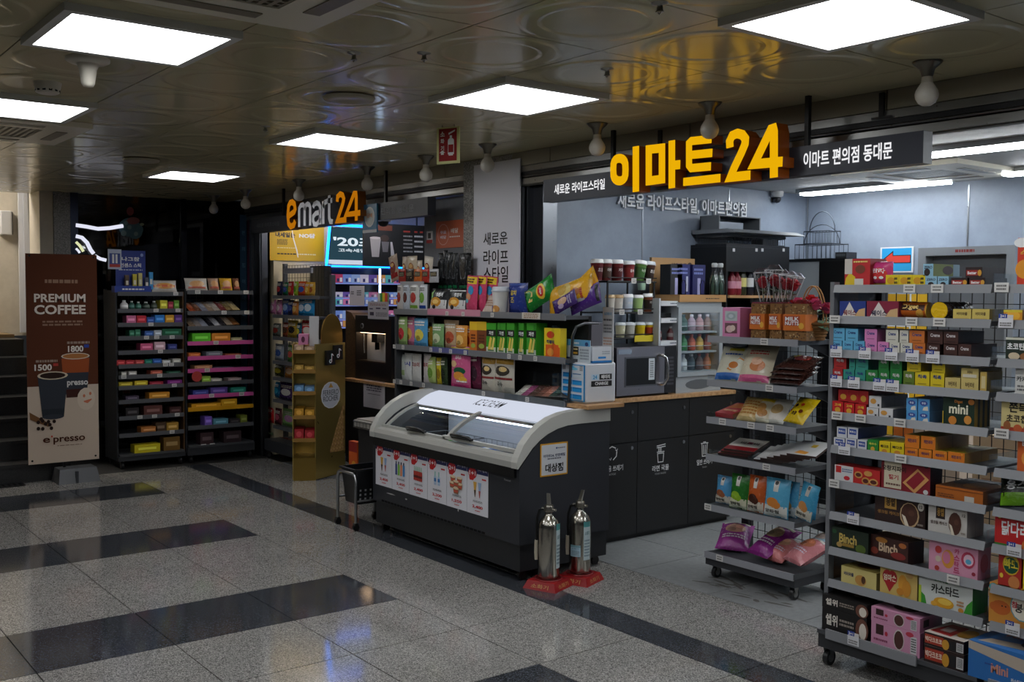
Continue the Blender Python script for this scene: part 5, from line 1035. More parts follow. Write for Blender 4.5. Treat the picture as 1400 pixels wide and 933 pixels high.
# trays on the cabinet
dz = zc_+.021
t = thing('wire_tray', 'low black wire tray on top of the black cabinet', 'tray', (0, 0, dz)); b = B('powder'); X0, X1, Y0, Y1 = x0+.03, bx1-.01, BY+.02, by1-.05
for q in range(25):
    f = q/24
    for (A, C_) in (((X0, Y0), (X1, Y0)), ((X1, Y0), (X1, Y1))): x = A[0]+(C_[0]-A[0])*f; y = A[1]+(C_[1]-A[1])*f; b.tube([(x, y, 0), (x, y, .055)], .002, 4, (40, 42, 46))
for z in (.002, .055): b.tube([(X0, Y0, z), (X1, Y0, z), (X1, Y1, z), (X0, Y1, z), (X0, Y0, z)], .004, 5, (40, 42, 46))
b.build('wires', t); B('powder').box(X1-.12, X1-.01, Y1-.25, Y1-.06, .003, .05, (50, 52, 56)).build('inner_box', t)
t = thing('shelf_tray', 'flat grey metal tray stacked above the wire tray', 'tray', (0, 0, dz+.0605)); B('powder').box(X0, X1-.05, Y0, Y0+.75, 0, .02, (30, 31, 34)).build('riser', t); B('paint').add([(X0-.02, Y0-.02, .0205), (X1+.1, Y0-.02, .0205), (X1+.1, Y0+.8, .0205), (X0-.02, Y0+.8, .0205), (X0-.02, Y0-.02, .05), (X1+.02, Y0-.02, .05), (X1+.02, Y0+.8, .05), (X0-.02, Y0+.8, .05)], [(0, 1, 5, 4), (1, 2, 6, 5), (2, 3, 7, 6), (3, 0, 4, 7), (4, 5, 6, 7), (3, 2, 1, 0)], (120, 124, 130)).build('tray', t)
t = thing('open_metal_box', 'grey open-fronted metal box on top of the stacked trays', 'box', (0, 0, dz+.0605+.0505)); C1 = (104, 108, 114); Xa, Xb, Ya, Yb = X0+.02, X1-.1, Y0+.02, Y0+.5
B('paint').box(Xa, Xb, Ya, Ya+.012, 0, .1, C1).box(Xa, Xb, Yb-.012, Yb, 0, .1, C1).box(Xa, Xa+.012, Ya, Yb, 0, .1, C1).box(Xa, Xb, Ya, Yb, .1005, .107, C1).build('shell', t); B('metal').box(Xb-.12, Xb-.02, Ya+.014, Ya+.3, 0, .06, (120, 124, 130)).build('inner_tray', t)
# white and black cabinets in the corner with wire baskets
q = PX(1081, 352, -4.9); wz = q.z
t = thing('corner_cabinet', 'white cabinet with dark top in the shop corner', 'cabinet', (0, 0, 0)); ya = by1+.005
q2 = PY(1081, 370, 6.85); B('plastic').box(-5.36, PY(1201, 370, 7.27).x, 6.86, WY-.006, 0, wz-.02, (176, 184, 190)).build('body', t); B('powder').box(-5.36, PY(1201, 370, 7.27).x, 6.84, WY-.006, wz-.0195, wz, (24, 25, 28)).build('top', t); qa = PY(1122, 370, 6.855); B('powder').box(qa.x, PY(1201, 370, 7.27).x, 6.835, 6.8595, 0, wz-.02, (14, 15, 17)).build('black_door', t)
def wire_basket(x0, x1, y0, y1, z, h, lab):
    b = B('metal')
    for f in range(9):
        x = x0+(x1-x0)*f/8
        for y in (y0, y1): b.tube([(x, y, z), (x, y, z+h)], .0025, 4, (70, 76, 84))
    for zz in (z+.002, z+h): b.tube([(x0, y0, zz), (x1, y0, zz), (x1, y1, zz), (x0, y1, zz), (x0, y0, zz)], .004, 5, (70, 76, 84))
    n = 12; b.tube([(x0+(x1-x0)*(.5-.5*math.cos(math.pi*i/n)), (y0+y1)/2, z+h+.16*math.sin(math.pi*i/n)) for i in range(n+1)], .004, 5, (80, 86, 94))
    b.build('wire_basket', label=lab, cat='basket', group='wire baskets on the corner cabinet')
qa = PY(1090, 345, 6.95); wire_basket(qa.x, qa.x+.34, 6.92, 7.15, wz+.001, .12, 'wire basket with arched handle in the shop corner'); wire_basket(qa.x+.06, qa.x+.3, 6.95, 7.1, wz+.125, .1, 'smaller wire basket stacked in the shop corner')
pack_box('dark_bin', 'small dark slotted bin among the wire baskets', 'bin', qa.x+.36, 6.95, wz+.001, .1, .14, .05, (40, 42, 46), [('l', .1, .2, .9, .9, 1, (80, 84, 88))])
# back wall: arrow poster, recessed board, lower shelves
YB = WY-.012
q0 = PY(1203, 373, YB); q1 = PY(1249, 337, YB); w, h = q1.x-q0.x, q1.z-q0.z
b = B('card').box(0, w, 0, .008, 0, h, (214, 216, 218)).art([('r', .05, .05, .95, .95, (40, 150, 206)), ('p', [(.08, .52), (.4, .86), (.4, .68), (.93, .68), (.93, .36), (.4, .36), (.4, .18)], (20, 20, 26)), ('p', [(.12, .52), (.38, .79), (.38, .65), (.91, .65), (.91, .39), (.38, .39), (.38, .25)], (206, 60, 50))], MF(0, 0, 0), w, h)
b.build('arrow_poster', None, (q0.x, YB, q0.z), label='blue poster with a red left-pointing arrow on the back wall', cat='poster')
q0 = PY(1254, 400, WY-.16); q1 = PY(1388, 335, WY-.16)
t = thing('wall_display_case', 'grey recessed display case on the back wall behind the biscuit rack', 'display case', (q0.x, WY-.16, 0)); w = q1.x-q0.x; z1 = q1.z; GYC = (120, 124, 130)
B('plastic').box(0, .06, 0, .155, .1, z1, GYC).box(w-.06, w, 0, .155, .1, z1, GYC).box(.06, w-.06, 0, .155, z1-.06, z1, GYC).build('frame', t); B('plastic').box(.06, w-.06, .1, .155, .1, z1-.06, (96, 100, 106)).build('back_panel', t)
B('paint').art([('l', .4, .2, .6, .8, 1, (120, 40, 40))], MF(0, 0, z1-.06), w, .06).build('red_note', t)
pack_box('yellow_shelf_unit', 'yellow gridded box unit seen through the biscuit rack', 'box', PY(1206, 420, 6.6).x, 6.6, 0, PY(1246, 420, 6.6).x-PY(1206, 420, 6.6).x, .2, PY(1206, 402, 6.6).z, (214, 166, 30), [('r', 0, .8, 1, .81, W), ('r', 0, .86, 1, .87, W), ('r', 0, .93, 1, .94, W), ('r', .94, 0, 1, 1, W)])
pack_box('cream_display', 'cream cardboard display standing behind the biscuit rack', 'display', PY(1330, 620, 5.2).x, 5.2, .0, .5, .3, PY(1330, 592, 5.2).z, (206, 176, 140), [('l', .1, .7, .9, .9, 3, (180, 140, 110))])
pack_box('low_cream_shelf', 'low cream shelf end seen through the biscuit rack', 'shelf', PY(1222, 590, 5.6).x, 5.6, .0, .42, .3, PY(1222, 578, 5.6).z, (190, 170, 150), [('r', .0, .9, .3, 1, (206, 110, 40))])
# ================================================================ wheeled racks
def caster(parent, x, y, r=.032, big=True):
    c = thing('caster', None, None); c.parent = parent; c.location = (x, y, 0)
    B('plastic').cyl((-.011, 0, r), (.011, 0, r), r, seg=16, col=(30, 30, 32)).build('wheel', c)
    B('metal').cyl((-.0125, 0, r), (.0125, 0, r), r*.55, seg=12, col=(150, 150, 150)).build('hub', c)
    B('metal').add([(-.016, -.02, r*2+.012), (.016, -.02, r*2+.012), (.016, .02, r*2+.012), (-.016, .02, r*2+.012), (-.016, -.008, r), (.016, -.008, r), (.016, .008, r), (-.016, .008, r)], [(0, 1, 2, 3), (0, 4, 7, 3), (1, 2, 6, 5)], (140, 140, 138)).build('fork', c)
def wire_grid(parent, x0, x1, y, z0, z1, s=.05, r=.0016, col=(14, 14, 15)):
    b = B('powder'); n = int((x1-x0)/s); m_ = int((z1-z0)/s)
    for i in range(n+1): x = x0+(x1-x0)*i/n; b.box(x-r, x+r, y-r, y+r, z0, z1, col)
    for j in range(m_+1): z = z0+(z1-z0)*j/m_; b.box(x0, x1, y+r, y+3*r, z-r, z+r, col)
    return b.build('wire_grid', parent)
# ---------------------------------------------------------------- bag rack (second from right)
R2Y = 4.5; r2 = thing('bag_rack', 'dark wheeled rack of snack bags with nuts and roses on top', 'rack', (0, 0, 0))
X0, X1, YB2 = -3.985, -3.36, 4.82
Z2 = [PY(1020, 466, R2Y).z, PY(1020, 528, R2Y).z, PY(1020, 581, R2Y).z, PY(1020, 634, R2Y).z, PY(1020, 705, R2Y).z, PY(1020, 773, R2Y).z]
DG = (52, 53, 57)
Z2 = [z+.012 for z in Z2]
for x in (X0+.03, X1-.005): B('powder').box(x-.025, x+.025, YB2, YB2+.05, .07, Z2[0]+(.27 if x > -3.6 else .0), (46, 47, 51)).build('upright', r2)
B('powder').box(X1+.03, X1+.05, YB2-.02, YB2+.06, .07, 1.66, (40, 41, 45)).build('end_panel', r2)
for k, z in enumerate(Z2):
    B('powder').box(X0, X1, R2Y+.008, YB2-.001, z-.02, z, (66, 68, 72)).build('shelf_board', r2)
    B('plastic').box(X0, X1, R2Y, R2Y+.0075, z-.032, z+.006, (150, 152, 158)).build('price_rail', r2); B('plastic').box(X1+.0005, X1+.007, R2Y, YB2-.01, z-.024, z+.003, (70, 72, 76)).build('side_rail', r2)
    if 0 < k < 5: B('glass').box(X0+.005, X1, R2Y+.001, R2Y+.004, z+.0065, z+.035).build('clear_fence', r2)
    for x in (X0+.02, X1-.02): B('powder').prism([(YB2-.001, z-.0205), (YB2-.001, z-.1), (YB2-.22, z-.0205)], 'x', x-.004, x+.004, (40, 41, 45)).build('bracket', r2)
wire_grid(r2, X0+.06, X1-.04, YB2+.02, .2, Z2[0]-.03)
B('powder').box(X0+.0, X1, R2Y+.012, YB2+.05, .075, Z2[5]-.021, (50, 51, 55)).build('base_box', r2)
for x in (X0+.05, X1-.03):
    for y in (R2Y+.05, YB2+.01): caster(r2, x, y)
for x, y, k in ((1045, 466, 0), (1052, 529, 1), (988, 574, 2), (1027, 579, 2), (1053, 583, 2), (1048, 637, 3), (968, 692, 4), (984, 761, 5)):
    q = PY(x, y, R2Y); price_tag(r2, q.x, R2Y-.001, Z2[k]-.012, .05, .036)
def R2(k, x0, x1, yt, col, desc, art=(), t=.06, tilt=0, rz=0, dy=.03, z=0, roll=0, hs=None):
    Y = R2Y+dy; yb = (466, 528, 581, 634, 705, 773)[k]; a = PY(x0, yb-15, Y); c = PY(x1, yb-15, Y); w = c.x-a.x
    h = hs or (PY((x0+x1)/2, yt, Y).z-Z2[k]-z)/max(math.cos(tilt), .3)
    return bag('snack_bag', desc, 'snack bag', (a.x+c.x)/2, Y+t/2, Z2[k]+.001+z, w, h, t, col, art, tilt, rz, roll=roll)
# top: pink gift box, nut jars, roses, flower basket
a = PY(988, 440, R2Y+.03); c = PY(1010, 440, R2Y+.03)
t = thing('pink_gift_box', 'pink gift box with clear windows on the rack top', 'gift box', (a.x, R2Y+.03, Z2[0]+.001), .1); PKc = (222, 140, 184)
hb = PY(1000, 421, R2Y+.03).z-Z2[0]; wb_ = c.x-a.x
B('card').box(0, wb_, 0, .16, 0, hb, PKc).build('carton', t); B('plastic').box(.018, wb_-.018, -.003, -.0005, hb*.55, hb*.88, (196, 206, 206)).art([('e', .5, .5, .4, .36, (170, 186, 190)), ('e', .5, .5, .2, .2, (206, 214, 220))], MF(.018, -.003, hb*.55), wb_-.036, hb*.33).build('window', t); B('plastic').box(.018, wb_-.018, -.003, -.0005, hb*.14, hb*.48, (120, 84, 90)).art([('e', .4, .4, .3, .36, (226, 190, 190)), ('e', .65, .5, .22, .3, (230, 210, 196))], MF(.018, -.003, hb*.14), wb_-.036, hb*.34).build('window', t)
NUT = [(150, 110, 60), (110, 74, 40), (190, 160, 110), (90, 60, 34)]
def nutbox(x0, x1, dy, lab, tx):
    a = PY(x0, 435, R2Y+dy); c = PY(x1, 435, R2Y+dy); w = c.x-a.x; h = PY(x0, 410, R2Y+dy).z-Z2[0]
    t = thing('nut_box', lab, 'snack box', (a.x, R2Y+dy, Z2[0]+.001), group='clear boxes of mixed nuts')
    b = B('card').box(0, w, 0, .09, 0, h*.9, (140, 100, 56)); rq = random.Random(x0)
    ops = []
    for q in range(60): ops.append(('e', rq.uniform(.05, .95), rq.choice((rq.uniform(.02, .26), rq.uniform(.72, .96))), .045, .022, rq.choice(NUT)))
    for i in range(0, len(ops), 20): b.art(ops[i:i+20], MF(0, 0, 0), w, h*.9); b.art(ops[i:i+20], MR(w, 0, 0), .09, h*.9)
    b.build('nuts', t)
    B('card').box(-.001, w+.001, -.012, .091, h*.24, h*.64, (206, 110, 36)).art([('r', .04, .3, .75, .9, (170, 70, 40)), ('t', tx, .4, .72, .24, W, .62), ('t', 'NUTTS', .4, .45, .24, W, .62), ('e', .82, .3, .12, .2, (226, 170, 60))], MF(-.001, -.012, h*.24), w+.002, h*.4).build('wrapper', t)
    B('wrap').box(-.002, w+.002, -.0125, .092, h*.9005, h, W).build('lid', t)
nutbox(1027, 1047, .03, 'orange wrapped box of nuts beside the pink box', 'MILK'); nutbox(1053, 1069, .05, 'narrow orange wrapped box of nuts in the middle', 'MILK'); nutbox(1073, 1103, .02, 'orange wrapped box of nuts nearest the flower basket', 'MILK')
def ball(b, c, r, col, n=7, m_=5, sq=1.):
    vs = []; fs = []
    for j in range(m_+1):
        p = math.pi*j/m_
        for i in range(n): q = 2*math.pi*i/n; vs.append((c[0]+r*math.sin(p)*math.cos(q), c[1]+r*math.sin(p)*math.sin(q), c[2]+r*sq*math.cos(p)))
    for j in range(m_):
        for i in range(n): fs.append((j*n+i, (j+1)*n+i, (j+1)*n+(i+1) % n, j*n+(i+1) % n))
    b.add(vs, fs, col, True)
def flower(b, c, r, col, seed=0, up=(0, 0, 1)):
    rq = random.Random(seed)
    for ringi, (k, rr_, zz) in enumerate(((5, .9, -.1), (5, .6, .15), (3, .3, .35))):
        for i in range(k):
            a = 2*math.pi*(i+rq.random()*.5)/k; cc = tuple(max(0, min(255, int(v*rq.uniform(.75, 1.1)))) for v in col); d = Vector((math.cos(a), math.sin(a), 0)); s_ = Vector((-math.sin(a), math.cos(a), 0)); C0 = Vector(c)+Vector((0, 0, zz*r))
            p = [C0+d*r*.1, C0+d*r*rr_*.6+s_*r*.42+Vector((0, 0, .15*r)), C0+d*r*rr_+s_*r*.2+Vector((0, 0, .45*r)), C0+d*r*rr_-s_*r*.2+Vector((0, 0, .45*r)), C0+d*r*rr_*.6-s_*r*.42+Vector((0, 0, .15*r))]
            b.add(p, [(0, 1, 2, 3, 4)], cc)
    ball(b, (c[0], c[1], c[2]+.1*r), r*.45, col)
def leaf(b, p, d, l, w, col):
    p = Vector(p); d = Vector(d).normalized(); s_ = d.cross(Vector((0, 0, 1)))
    s_ = (s_ if s_.length > .1 else Vector((1, 0, 0))).normalized()*w; n = Vector((0, 0, -.12*l))
    b.add([p, p+d*l*.35+s_, p+d*l*.75+s_*.7+n*.6, p+d*l+n, p+d*l*.75-s_*.7+n*.6, p+d*l*.35-s_], [(0, 1, 2, 3), (0, 3, 4, 5)], col)
tr_a = PY(1033, 405, R2Y+.18); tr_z = Z2[0]+.205
pack_box('rose_crate', 'dark red crate holding wrapped roses behind the nut boxes', 'crate', tr_a.x, R2Y+.15, Z2[0]+.001, .3, .15, .2, (120, 24, 40), [('r', 0, .85, 1, 1, (150, 40, 60))])
for i, (x, yt, hx, hy, tl) in enumerate(((1044, 366, 1041, 381, -.05), (1058, 362, 1052, 378, 0), (1066, 368, 1064, 393, .03), (1078, 370, 1076, 386, .12), (1086, 372, 1082, 383, .18))):
    Y = R2Y+.18+.018*(i % 3); q = PY(x, 404, Y); zb_ = tr_z; hh_ = PY(x, yt, Y).z-zb_; t = thing('wrapped_rose', ['red rose in clear hexagonal wrap nearest the pink box', 'red rose in clear wrap, second in the crate', 'red rose in clear wrap in the crate middle', 'red rose in clear wrap, fourth in the crate', 'red rose in clear wrap leaning toward the flower basket'][i], 'rose', (q.x-.02*(i > 2), Y, zb_), group='wrapped roses on the rack'); t.rotation_euler = (0, tl, 0)
    b = B('wrap'); r0, r1 = .02, .056; n = 6
    vs = [(r*math.cos(2*math.pi*k/n), r*math.sin(2*math.pi*k/n), z) for r, z in ((r0, 0), (r1, hh_*.85), (r1*.5, hh_)) for k in range(n)]
    b.add(vs, [(l*n+k, l*n+(k+1) % n, (l+1)*n+(k+1) % n, (l+1)*n+k) for l in range(2) for k in range(n)], W); wrp = b.build('clear_wrap', t)
    b = B('plastic')
    for k in range(n): b.tube([vs[k], vs[n+k]], .0012, 4, (206, 206, 206))
    b.tube([vs[n+k % n] for k in range(n+1)], .0016, 4, (210, 210, 212)); b.build('wrap_edges', wrp)
    b = B('petal'); flower(b, (0, 0, hh_*.55), .045, (190, 30, 52), i); ball(b, (0, 0, hh_*.57), .028, (170, 22, 44), sq=1.3); b.build('bloom', t)
    b = B('plastic').tube([(0, 0, 0), (0, 0, hh_*.5)], .0035, 5, (60, 90, 50)); leaf(b, (0, 0, hh_*.2), (1, -.6, .6), .06, .015, (60, 100, 54)); leaf(b, (0, 0, hh_*.3), (-1, -.5, .6), .05, .014, (54, 92, 50)); b.build('stem', t)
q = PY(1106, 450, R2Y+.12)
t = thing('flower_basket', 'wicker basket of red and pink artificial flowers on the rack top', 'flower basket', (q.x+.01, R2Y+.14, Z2[0]+.001))
b = B('matte')
for k in range(6): b.lathe([(.06+.006*k, .0+.016*k), (.068+.006*k, .008+.016*k), (.062+.006*k, .016+.016*k)], 16, (120, 84, 48))
b.build('wicker_bowl', t)
b = B('matte'); n = 14
for off in (-.012, .012): b.tube([(.075*math.cos(math.pi*i/n), off, .09+.2*math.sin(math.pi*i/n)) for i in range(n+1)], .004, 6, (170, 130, 84))
b.build('handle', t)
rq = random.Random(5)
for i, (dx, dy, dz_, cc) in enumerate(((-.075, -.04, .16, (190, 26, 34)), (-.04, -.05, .175, (222, 96, 130)), (.01, -.05, .16, (190, 24, 40)), (.05, -.04, .17, (214, 80, 120)), (-.01, .0, .19, (206, 30, 40)), (.07, .01, .15, (190, 60, 90)), (-.06, .02, .17, (180, 22, 34)))):
    b = B('petal'); flower(b, (dx*1.1, dy*1.4, dz_+.01), .055, cc, i); b.build('flower', t)
b = B('petal')
for i in range(22): a = rq.uniform(0, 6.28); leaf(b, (.05*math.cos(a), .05*math.sin(a), .1+rq.uniform(-.02, .06)), (math.cos(a), math.sin(a)-.4, rq.uniform(-.5, .4)), rq.uniform(.05, .085), .02, rq.choice(((70, 100, 74), (90, 120, 92), (56, 84, 60))))
b.build('leaves', t)
# second tier
R2(1, 974, 1010, 476, (206, 204, 184), 'cream snack bag with blue base and fried stick print', [('r', .03, .02, .97, .2, (40, 100, 180)), ('p', [(.4, .3), (.55, .25), (.9, .6), (.75, .66)], (206, 130, 50)), ('e', .6, .42, .16, .1, (190, 110, 40)), ('l', .2, .7, .8, .78, 1, (60, 90, 160)), ('r', .3, .84, .8, .93, (206, 190, 60))], .05, .5, .15)
R2(1, 1006, 1046, 472, (206, 196, 170), 'cream snack bag with pink base beside the blue based bag', [('r', .03, .02, .97, .18, (206, 80, 130)), ('e', .55, .4, .25, .14, (196, 120, 70)), ('e', .5, .52, .18, .1, (226, 180, 150)), ('l', .2, .68, .8, .8, 2, (190, 60, 60))], .05, .5, .15)
for i in range(4):
    R2(1, 1042+4*i, 1088+3*i, 470, (66, 38, 32), ['lowest dark brown snack bag in the pile', 'second dark brown snack bag in the pile', 'third dark brown snack bag in the pile', 'topmost dark brown bag with red print'][i], [('e', .6, .6, .25, .2, (180, 50, 36) if i == 3 else (90, 54, 44)), ('e', .35, .75, .12, .1, (214, 180, 60) if i == 3 else (110, 70, 60))], .045, 1.25, .1, .06, .028*i, hs=.2)
# third tier
q = PY(977, 565, R2Y+.03)
pack_box('biscuit_box', 'red and orange flat biscuit box tilted on the third bag rack tier', 'box', q.x, R2Y+.04, Z2[2]+.006, .13, .2, .026, (170, 30, 40), top=(176, 36, 44), topart=[('p', [(.1, .5), (.9, .55), (.9, .95), (.1, .9)], (214, 120, 40)), ('t', '버터링', .5, .3, .16, (236, 200, 150), .7)], rx=.22, side=(150, 80, 30))
for i, (x0, x1, c, nm, art) in enumerate(((1003, 1028, (206, 176, 116), 'tan cracker packet on the third bag rack tier', [('l', .1, .2, .9, .8, 5, (176, 120, 60))]), (1020, 1046, (206, 196, 170), 'cream peanut bag on the third bag rack tier', [('e', .4, .5, .3, .2, (190, 140, 80)), ('e', .6, .3, .25, .15, (170, 120, 66)), ('r', .1, .78, .9, .92, (222, 190, 40))]), (1040, 1066, (214, 208, 196), 'pale foil snack bag behind the yellow one', [('e', .5, .5, .3, .2, (190, 160, 110))]))):
    R2(2, x0, x1, 540, c, nm, art, .045, .75, .1, .03+.02*i, hs=.17)
R2(2, 1060, 1100, 545, (222, 190, 24), 'bright yellow snack bag tilted on the third bag rack tier', [('e', .35, .6, .08, .06, (90, 40, 20)), ('e', .6, .65, .08, .06, (190, 60, 30)), ('e', .7, .4, .09, .07, (110, 50, 24)), ('t', '초콩', .45, .3, .14, (60, 30, 20)), ('e', .2, .4, .06, .05, (190, 80, 30))], .05, .7, -.35, .03, .02, hs=.17)
# fourth tier: flat chocolate biscuit packs
def flatpack(x, y, k, dz_, w, d, h, col, lab, tx, rz, art):
    q = PY(x, y, R2Y+.04); pack_box('biscuit_pack', lab, 'biscuit pack', q.x, R2Y+.03, Z2[k]+.004+dz_, w, d, h, (60, 40, 36), top=col, topart=art+([('t', tx, .55, .62, .17, (26, 16, 14), .6)] if tx else []), rx=.26, rz=rz)
for i in range(3): flatpack(983+4*i, 628, 3, .016*i, .2, .17, .014, (140, 30, 36) if i < 2 else (206, 200, 190), ['lowest red chocolate biscuit pack on the fourth tier', 'middle red chocolate biscuit pack on the fourth tier', 'topmost red and white biscuit pack on the fourth tier'][i], '비쵸비' if i == 2 else '', .12, [('r', 0, 0, 1, .3, (140, 24, 32)), ('r', .48, .55, .64, .72, (190, 60, 110))])
for i in range(6): flatpack(1032+9*i, 634, 3, .012*i+.05*0, .17, .2, .012, (206, 206, 204) if i < 2 else (190, 190, 190), ['white biscuit pack with chocolate print in front on the fourth tier', 'second white biscuit pack on the fourth tier', 'third white biscuit pack on the fourth tier', 'fourth white biscuit pack on the fourth tier', 'fifth white biscuit pack on the fourth tier', 'last white biscuit pack on the fourth tier'][i], '비쵸비' if i == 0 else '', .16, [('p', [(.2, .1), (.6, .06), (.65, .22), (.3, .3)], (206, 140, 50)), ('r', .5, .55, .68, .75, (206, 170, 50))])
# fifth tier: standing bags
for (x0, x1, yt, c, c2, c3, nm, dy) in ((974, 995, 652, (80, 150, 196), (150, 90, 60), (206, 200, 186), 'blue snack bag', .07), (993, 1018, 650, (40, 110, 40), (140, 180, 50), (206, 206, 180), 'green snack bag', .03), (1017, 1041, 652, (190, 90, 40), (70, 40, 30), (206, 196, 180), 'orange snack bag', .03), (1040, 1074, 656, (90, 170, 206), (206, 130, 60), (214, 214, 206), 'large sky blue snack bag', .02), (1066, 1086, 660, (84, 160, 196), (206, 140, 70), (206, 210, 206), 'sky blue snack bag behind the large one', .08), (1082, 1106, 664, (76, 166, 206), (200, 140, 80), (210, 206, 190), 'leaning sky blue snack bag', .05)):
    R2(4, x0, x1, yt, c, nm+' standing on the fifth bag rack tier', [('r', .03, .02, .97, .3, c3), ('e', .4, .38, .26, .12, c2), ('e', .55, .32, .2, .1, c2), ('r', .42, .66, .62, .94, (206, 204, 196)), ('e', .52, .88, .07, .05, (40, 34, 34)), ('t', '양파링', .4, .15, .09, (50, 50, 50), .6)], .05, .12, 0, dy, roll=.2 if 'leaning' in nm else 0)
R2(4, 1088, 1110, 680, (70, 150, 190), 'crumpled sky blue bag at the fifth tier end', [('e', .5, .5, .3, .2, (190, 206, 214))], .05, .3, .2, .12)
# base tier: lying bags
for (x0, x1, c, c2, nm, rz, dy, dz_, hs) in ((974, 1010, (150, 56, 140), (206, 150, 130), 'purple nut bag at the base end', .5, .05, 0, .24), (1008, 1044, (140, 44, 130), (214, 180, 140), 'purple nut bag with golden print beside the pink bags', -.2, .02, .02, .28), (1032, 1062, (206, 120, 120), (200, 150, 120), 'coral pink bag between purple and pink bags', -.1, .04, .0, .2), (1056, 1092, (206, 130, 136), (196, 120, 90), 'coral pink bag with clear top in front', -.35, .01, .03, .22), (1086, 1112, (160, 190, 206), (190, 170, 160), 'pale blue crumpled bag at the back of the base', -.2, .14, .06, .18)):
    R2(5, x0, x1, 730, c, nm+' of the bag rack', [('e', .5, .62, .32, .18, c2), ('e', .4, .55, .14, .08, tuple(int(v*.8) for v in c2)), ('e', .62, .68, .12, .07, tuple(min(255, int(v*1.15)) for v in c2)), ('l', .15, .25, .85, .4, 2, (226, 206, 220)), ('r', .1, .84, .9, .92, (206, 196, 186))], .1, 1.12, rz, dy, dz_, hs=hs)
# ================================================================ biscuit racks at the right edge
R3Y = 3.85; LIP = [394, 436, 482, 522.3, 567, 613, 660, 704, 752.5, 797]
Z3 = [PY(1138, y, R3Y).z for y in LIP]; Z3 = [z+.006 for z in Z3]; ZB3 = PY(1120, 857, R3Y-.03).z
SH3 = ['top', 'second', 'third', 'fourth', 'fifth', 'sixth', 'seventh', 'eighth', 'ninth', 'tenth']
def biscuit_rack(x0, x1, lab, left):
    t = thing('biscuit_rack', lab, 'rack', (0, 0, 0)); yb = 4.2
    for x in (x0-.004, x1+.004): B('powder').box(x-.014, x+.014, yb, yb+.05, .07, Z3[0]+.03, (60, 61, 65)).build('upright', t)
    if left:
        B('wood_dark').box(x0-.026, x0-.012, R3Y+.05, R3Y+.2, .12, Z3[0]-.01, W).build('wood_strip', t); B('powder').box(x0-.026, x0-.006, R3Y+.01, R3Y+.0495, .12, Z3[0]+.02, (112, 114, 118)).build('front_post', t); B('powder').box(x0-.026, x0-.012, R3Y+.2005, yb, .12, Z3[0]-.01, (50, 51, 55)).build('side_panel', t)
    for k, z in enumerate(Z3):
        B('powder').box(x0, x1, R3Y+.006, yb-.001, z-.018, z, (78, 80, 84)).build('shelf_board', t)
        B('plastic').add([(x0, R3Y-.006, z-.026), (x1, R3Y-.006, z-.026), (x1, R3Y+.0055, z+.008), (x0, R3Y+.0055, z+.008), (x0, R3Y+.0055, z-.026), (x1, R3Y+.0055, z-.026)], [(0, 1, 2, 3), (0, 3, 4), (1, 5, 2), (0, 4, 5, 1)], (128, 130, 134)).build('price_rail', t)
        B('glass').box(x1-.004, x1, R3Y+.02, R3Y+.28, z+.001, z+.05).build('clear_side', t)
    wire_grid(t, x0+.02, x1-.02, yb+.02, .2, Z3[0]-.02, .05)
    xl = x0-(.03 if left else 0); B('powder').box(xl, x1, R3Y-.02, yb+.05, .085, ZB3-.03, (56, 57, 60)).build('base_box', t); B('powder').box(xl, x1, R3Y-.03, yb, ZB3-.0295, ZB3-.012, (74, 76, 80)).build('base_shelf', t)
    B('plastic').box(x0+.02, x1-.25, R3Y-.04, R3Y-.0305, ZB3-.04, ZB3+.002, (136, 138, 142)).build('price_rail', t)
    for x in (x0+.0, x1-.06):
        for y in (R3Y+.02, yb): caster(t, x, y, .034)
    return t
RX3 = (PY(1136, 600, R3Y).x, PY(1350, 600, R3Y).x)
r3 = biscuit_rack(RX3[0], RX3[1], 'grey wheeled rack crowded with biscuit boxes', True)
r4 = biscuit_rack(PY(1360, 600, R3Y).x, PY(1360, 600, R3Y).x+.75, 'grey biscuit rack cut by the right edge', False)
T3 = [(0, 1245, 0), (0, 1283, 0), (1, 1143, 0), (1, 1248, 0), (1, 1286, 0), (2, 1145, 1), (2, 1184, 1), (2, 1220, 1), (2, 1249, 1), (2, 1277, 1), (3, 1145, 1), (3, 1169, 1), (3, 1204, 1), (3, 1222, 1), (4, 1146, 0), (4, 1178, 0), (4, 1232, 0), (5, 1156, 1), (5, 1233, 0), (6, 1142, 0), (7, 1168, 1), (8, 1305, 0)]
def lipy(k, x): return LIP[k]+(x-1138)*((394, 437, 492, 536.6, 587, 640, 690, 746, 795.5, 849)[k]-LIP[k])/207
for k, x, s_ in T3: price_tag(r3, PY(x, lipy(k, x), R3Y).x, R3Y-.009, Z3[k]-.008, .052 if s_ == 0 else .058, .034 if s_ == 0 else .036, s_)
price_tag(r3, PY(1167, 868, R3Y-.04).x, R3Y-.041, ZB3-.012, .055, .04, 1)
for k, x, s_ in ((0, 1371, 0), (1, 1377, 1), (4, 1371, 0), (7, 1388, 1), (9, 1386, 1)): price_tag(r4, PY(x, lipy(k, x), R3Y).x, R3Y-.009, Z3[k]-.004, .055, .036, s_)
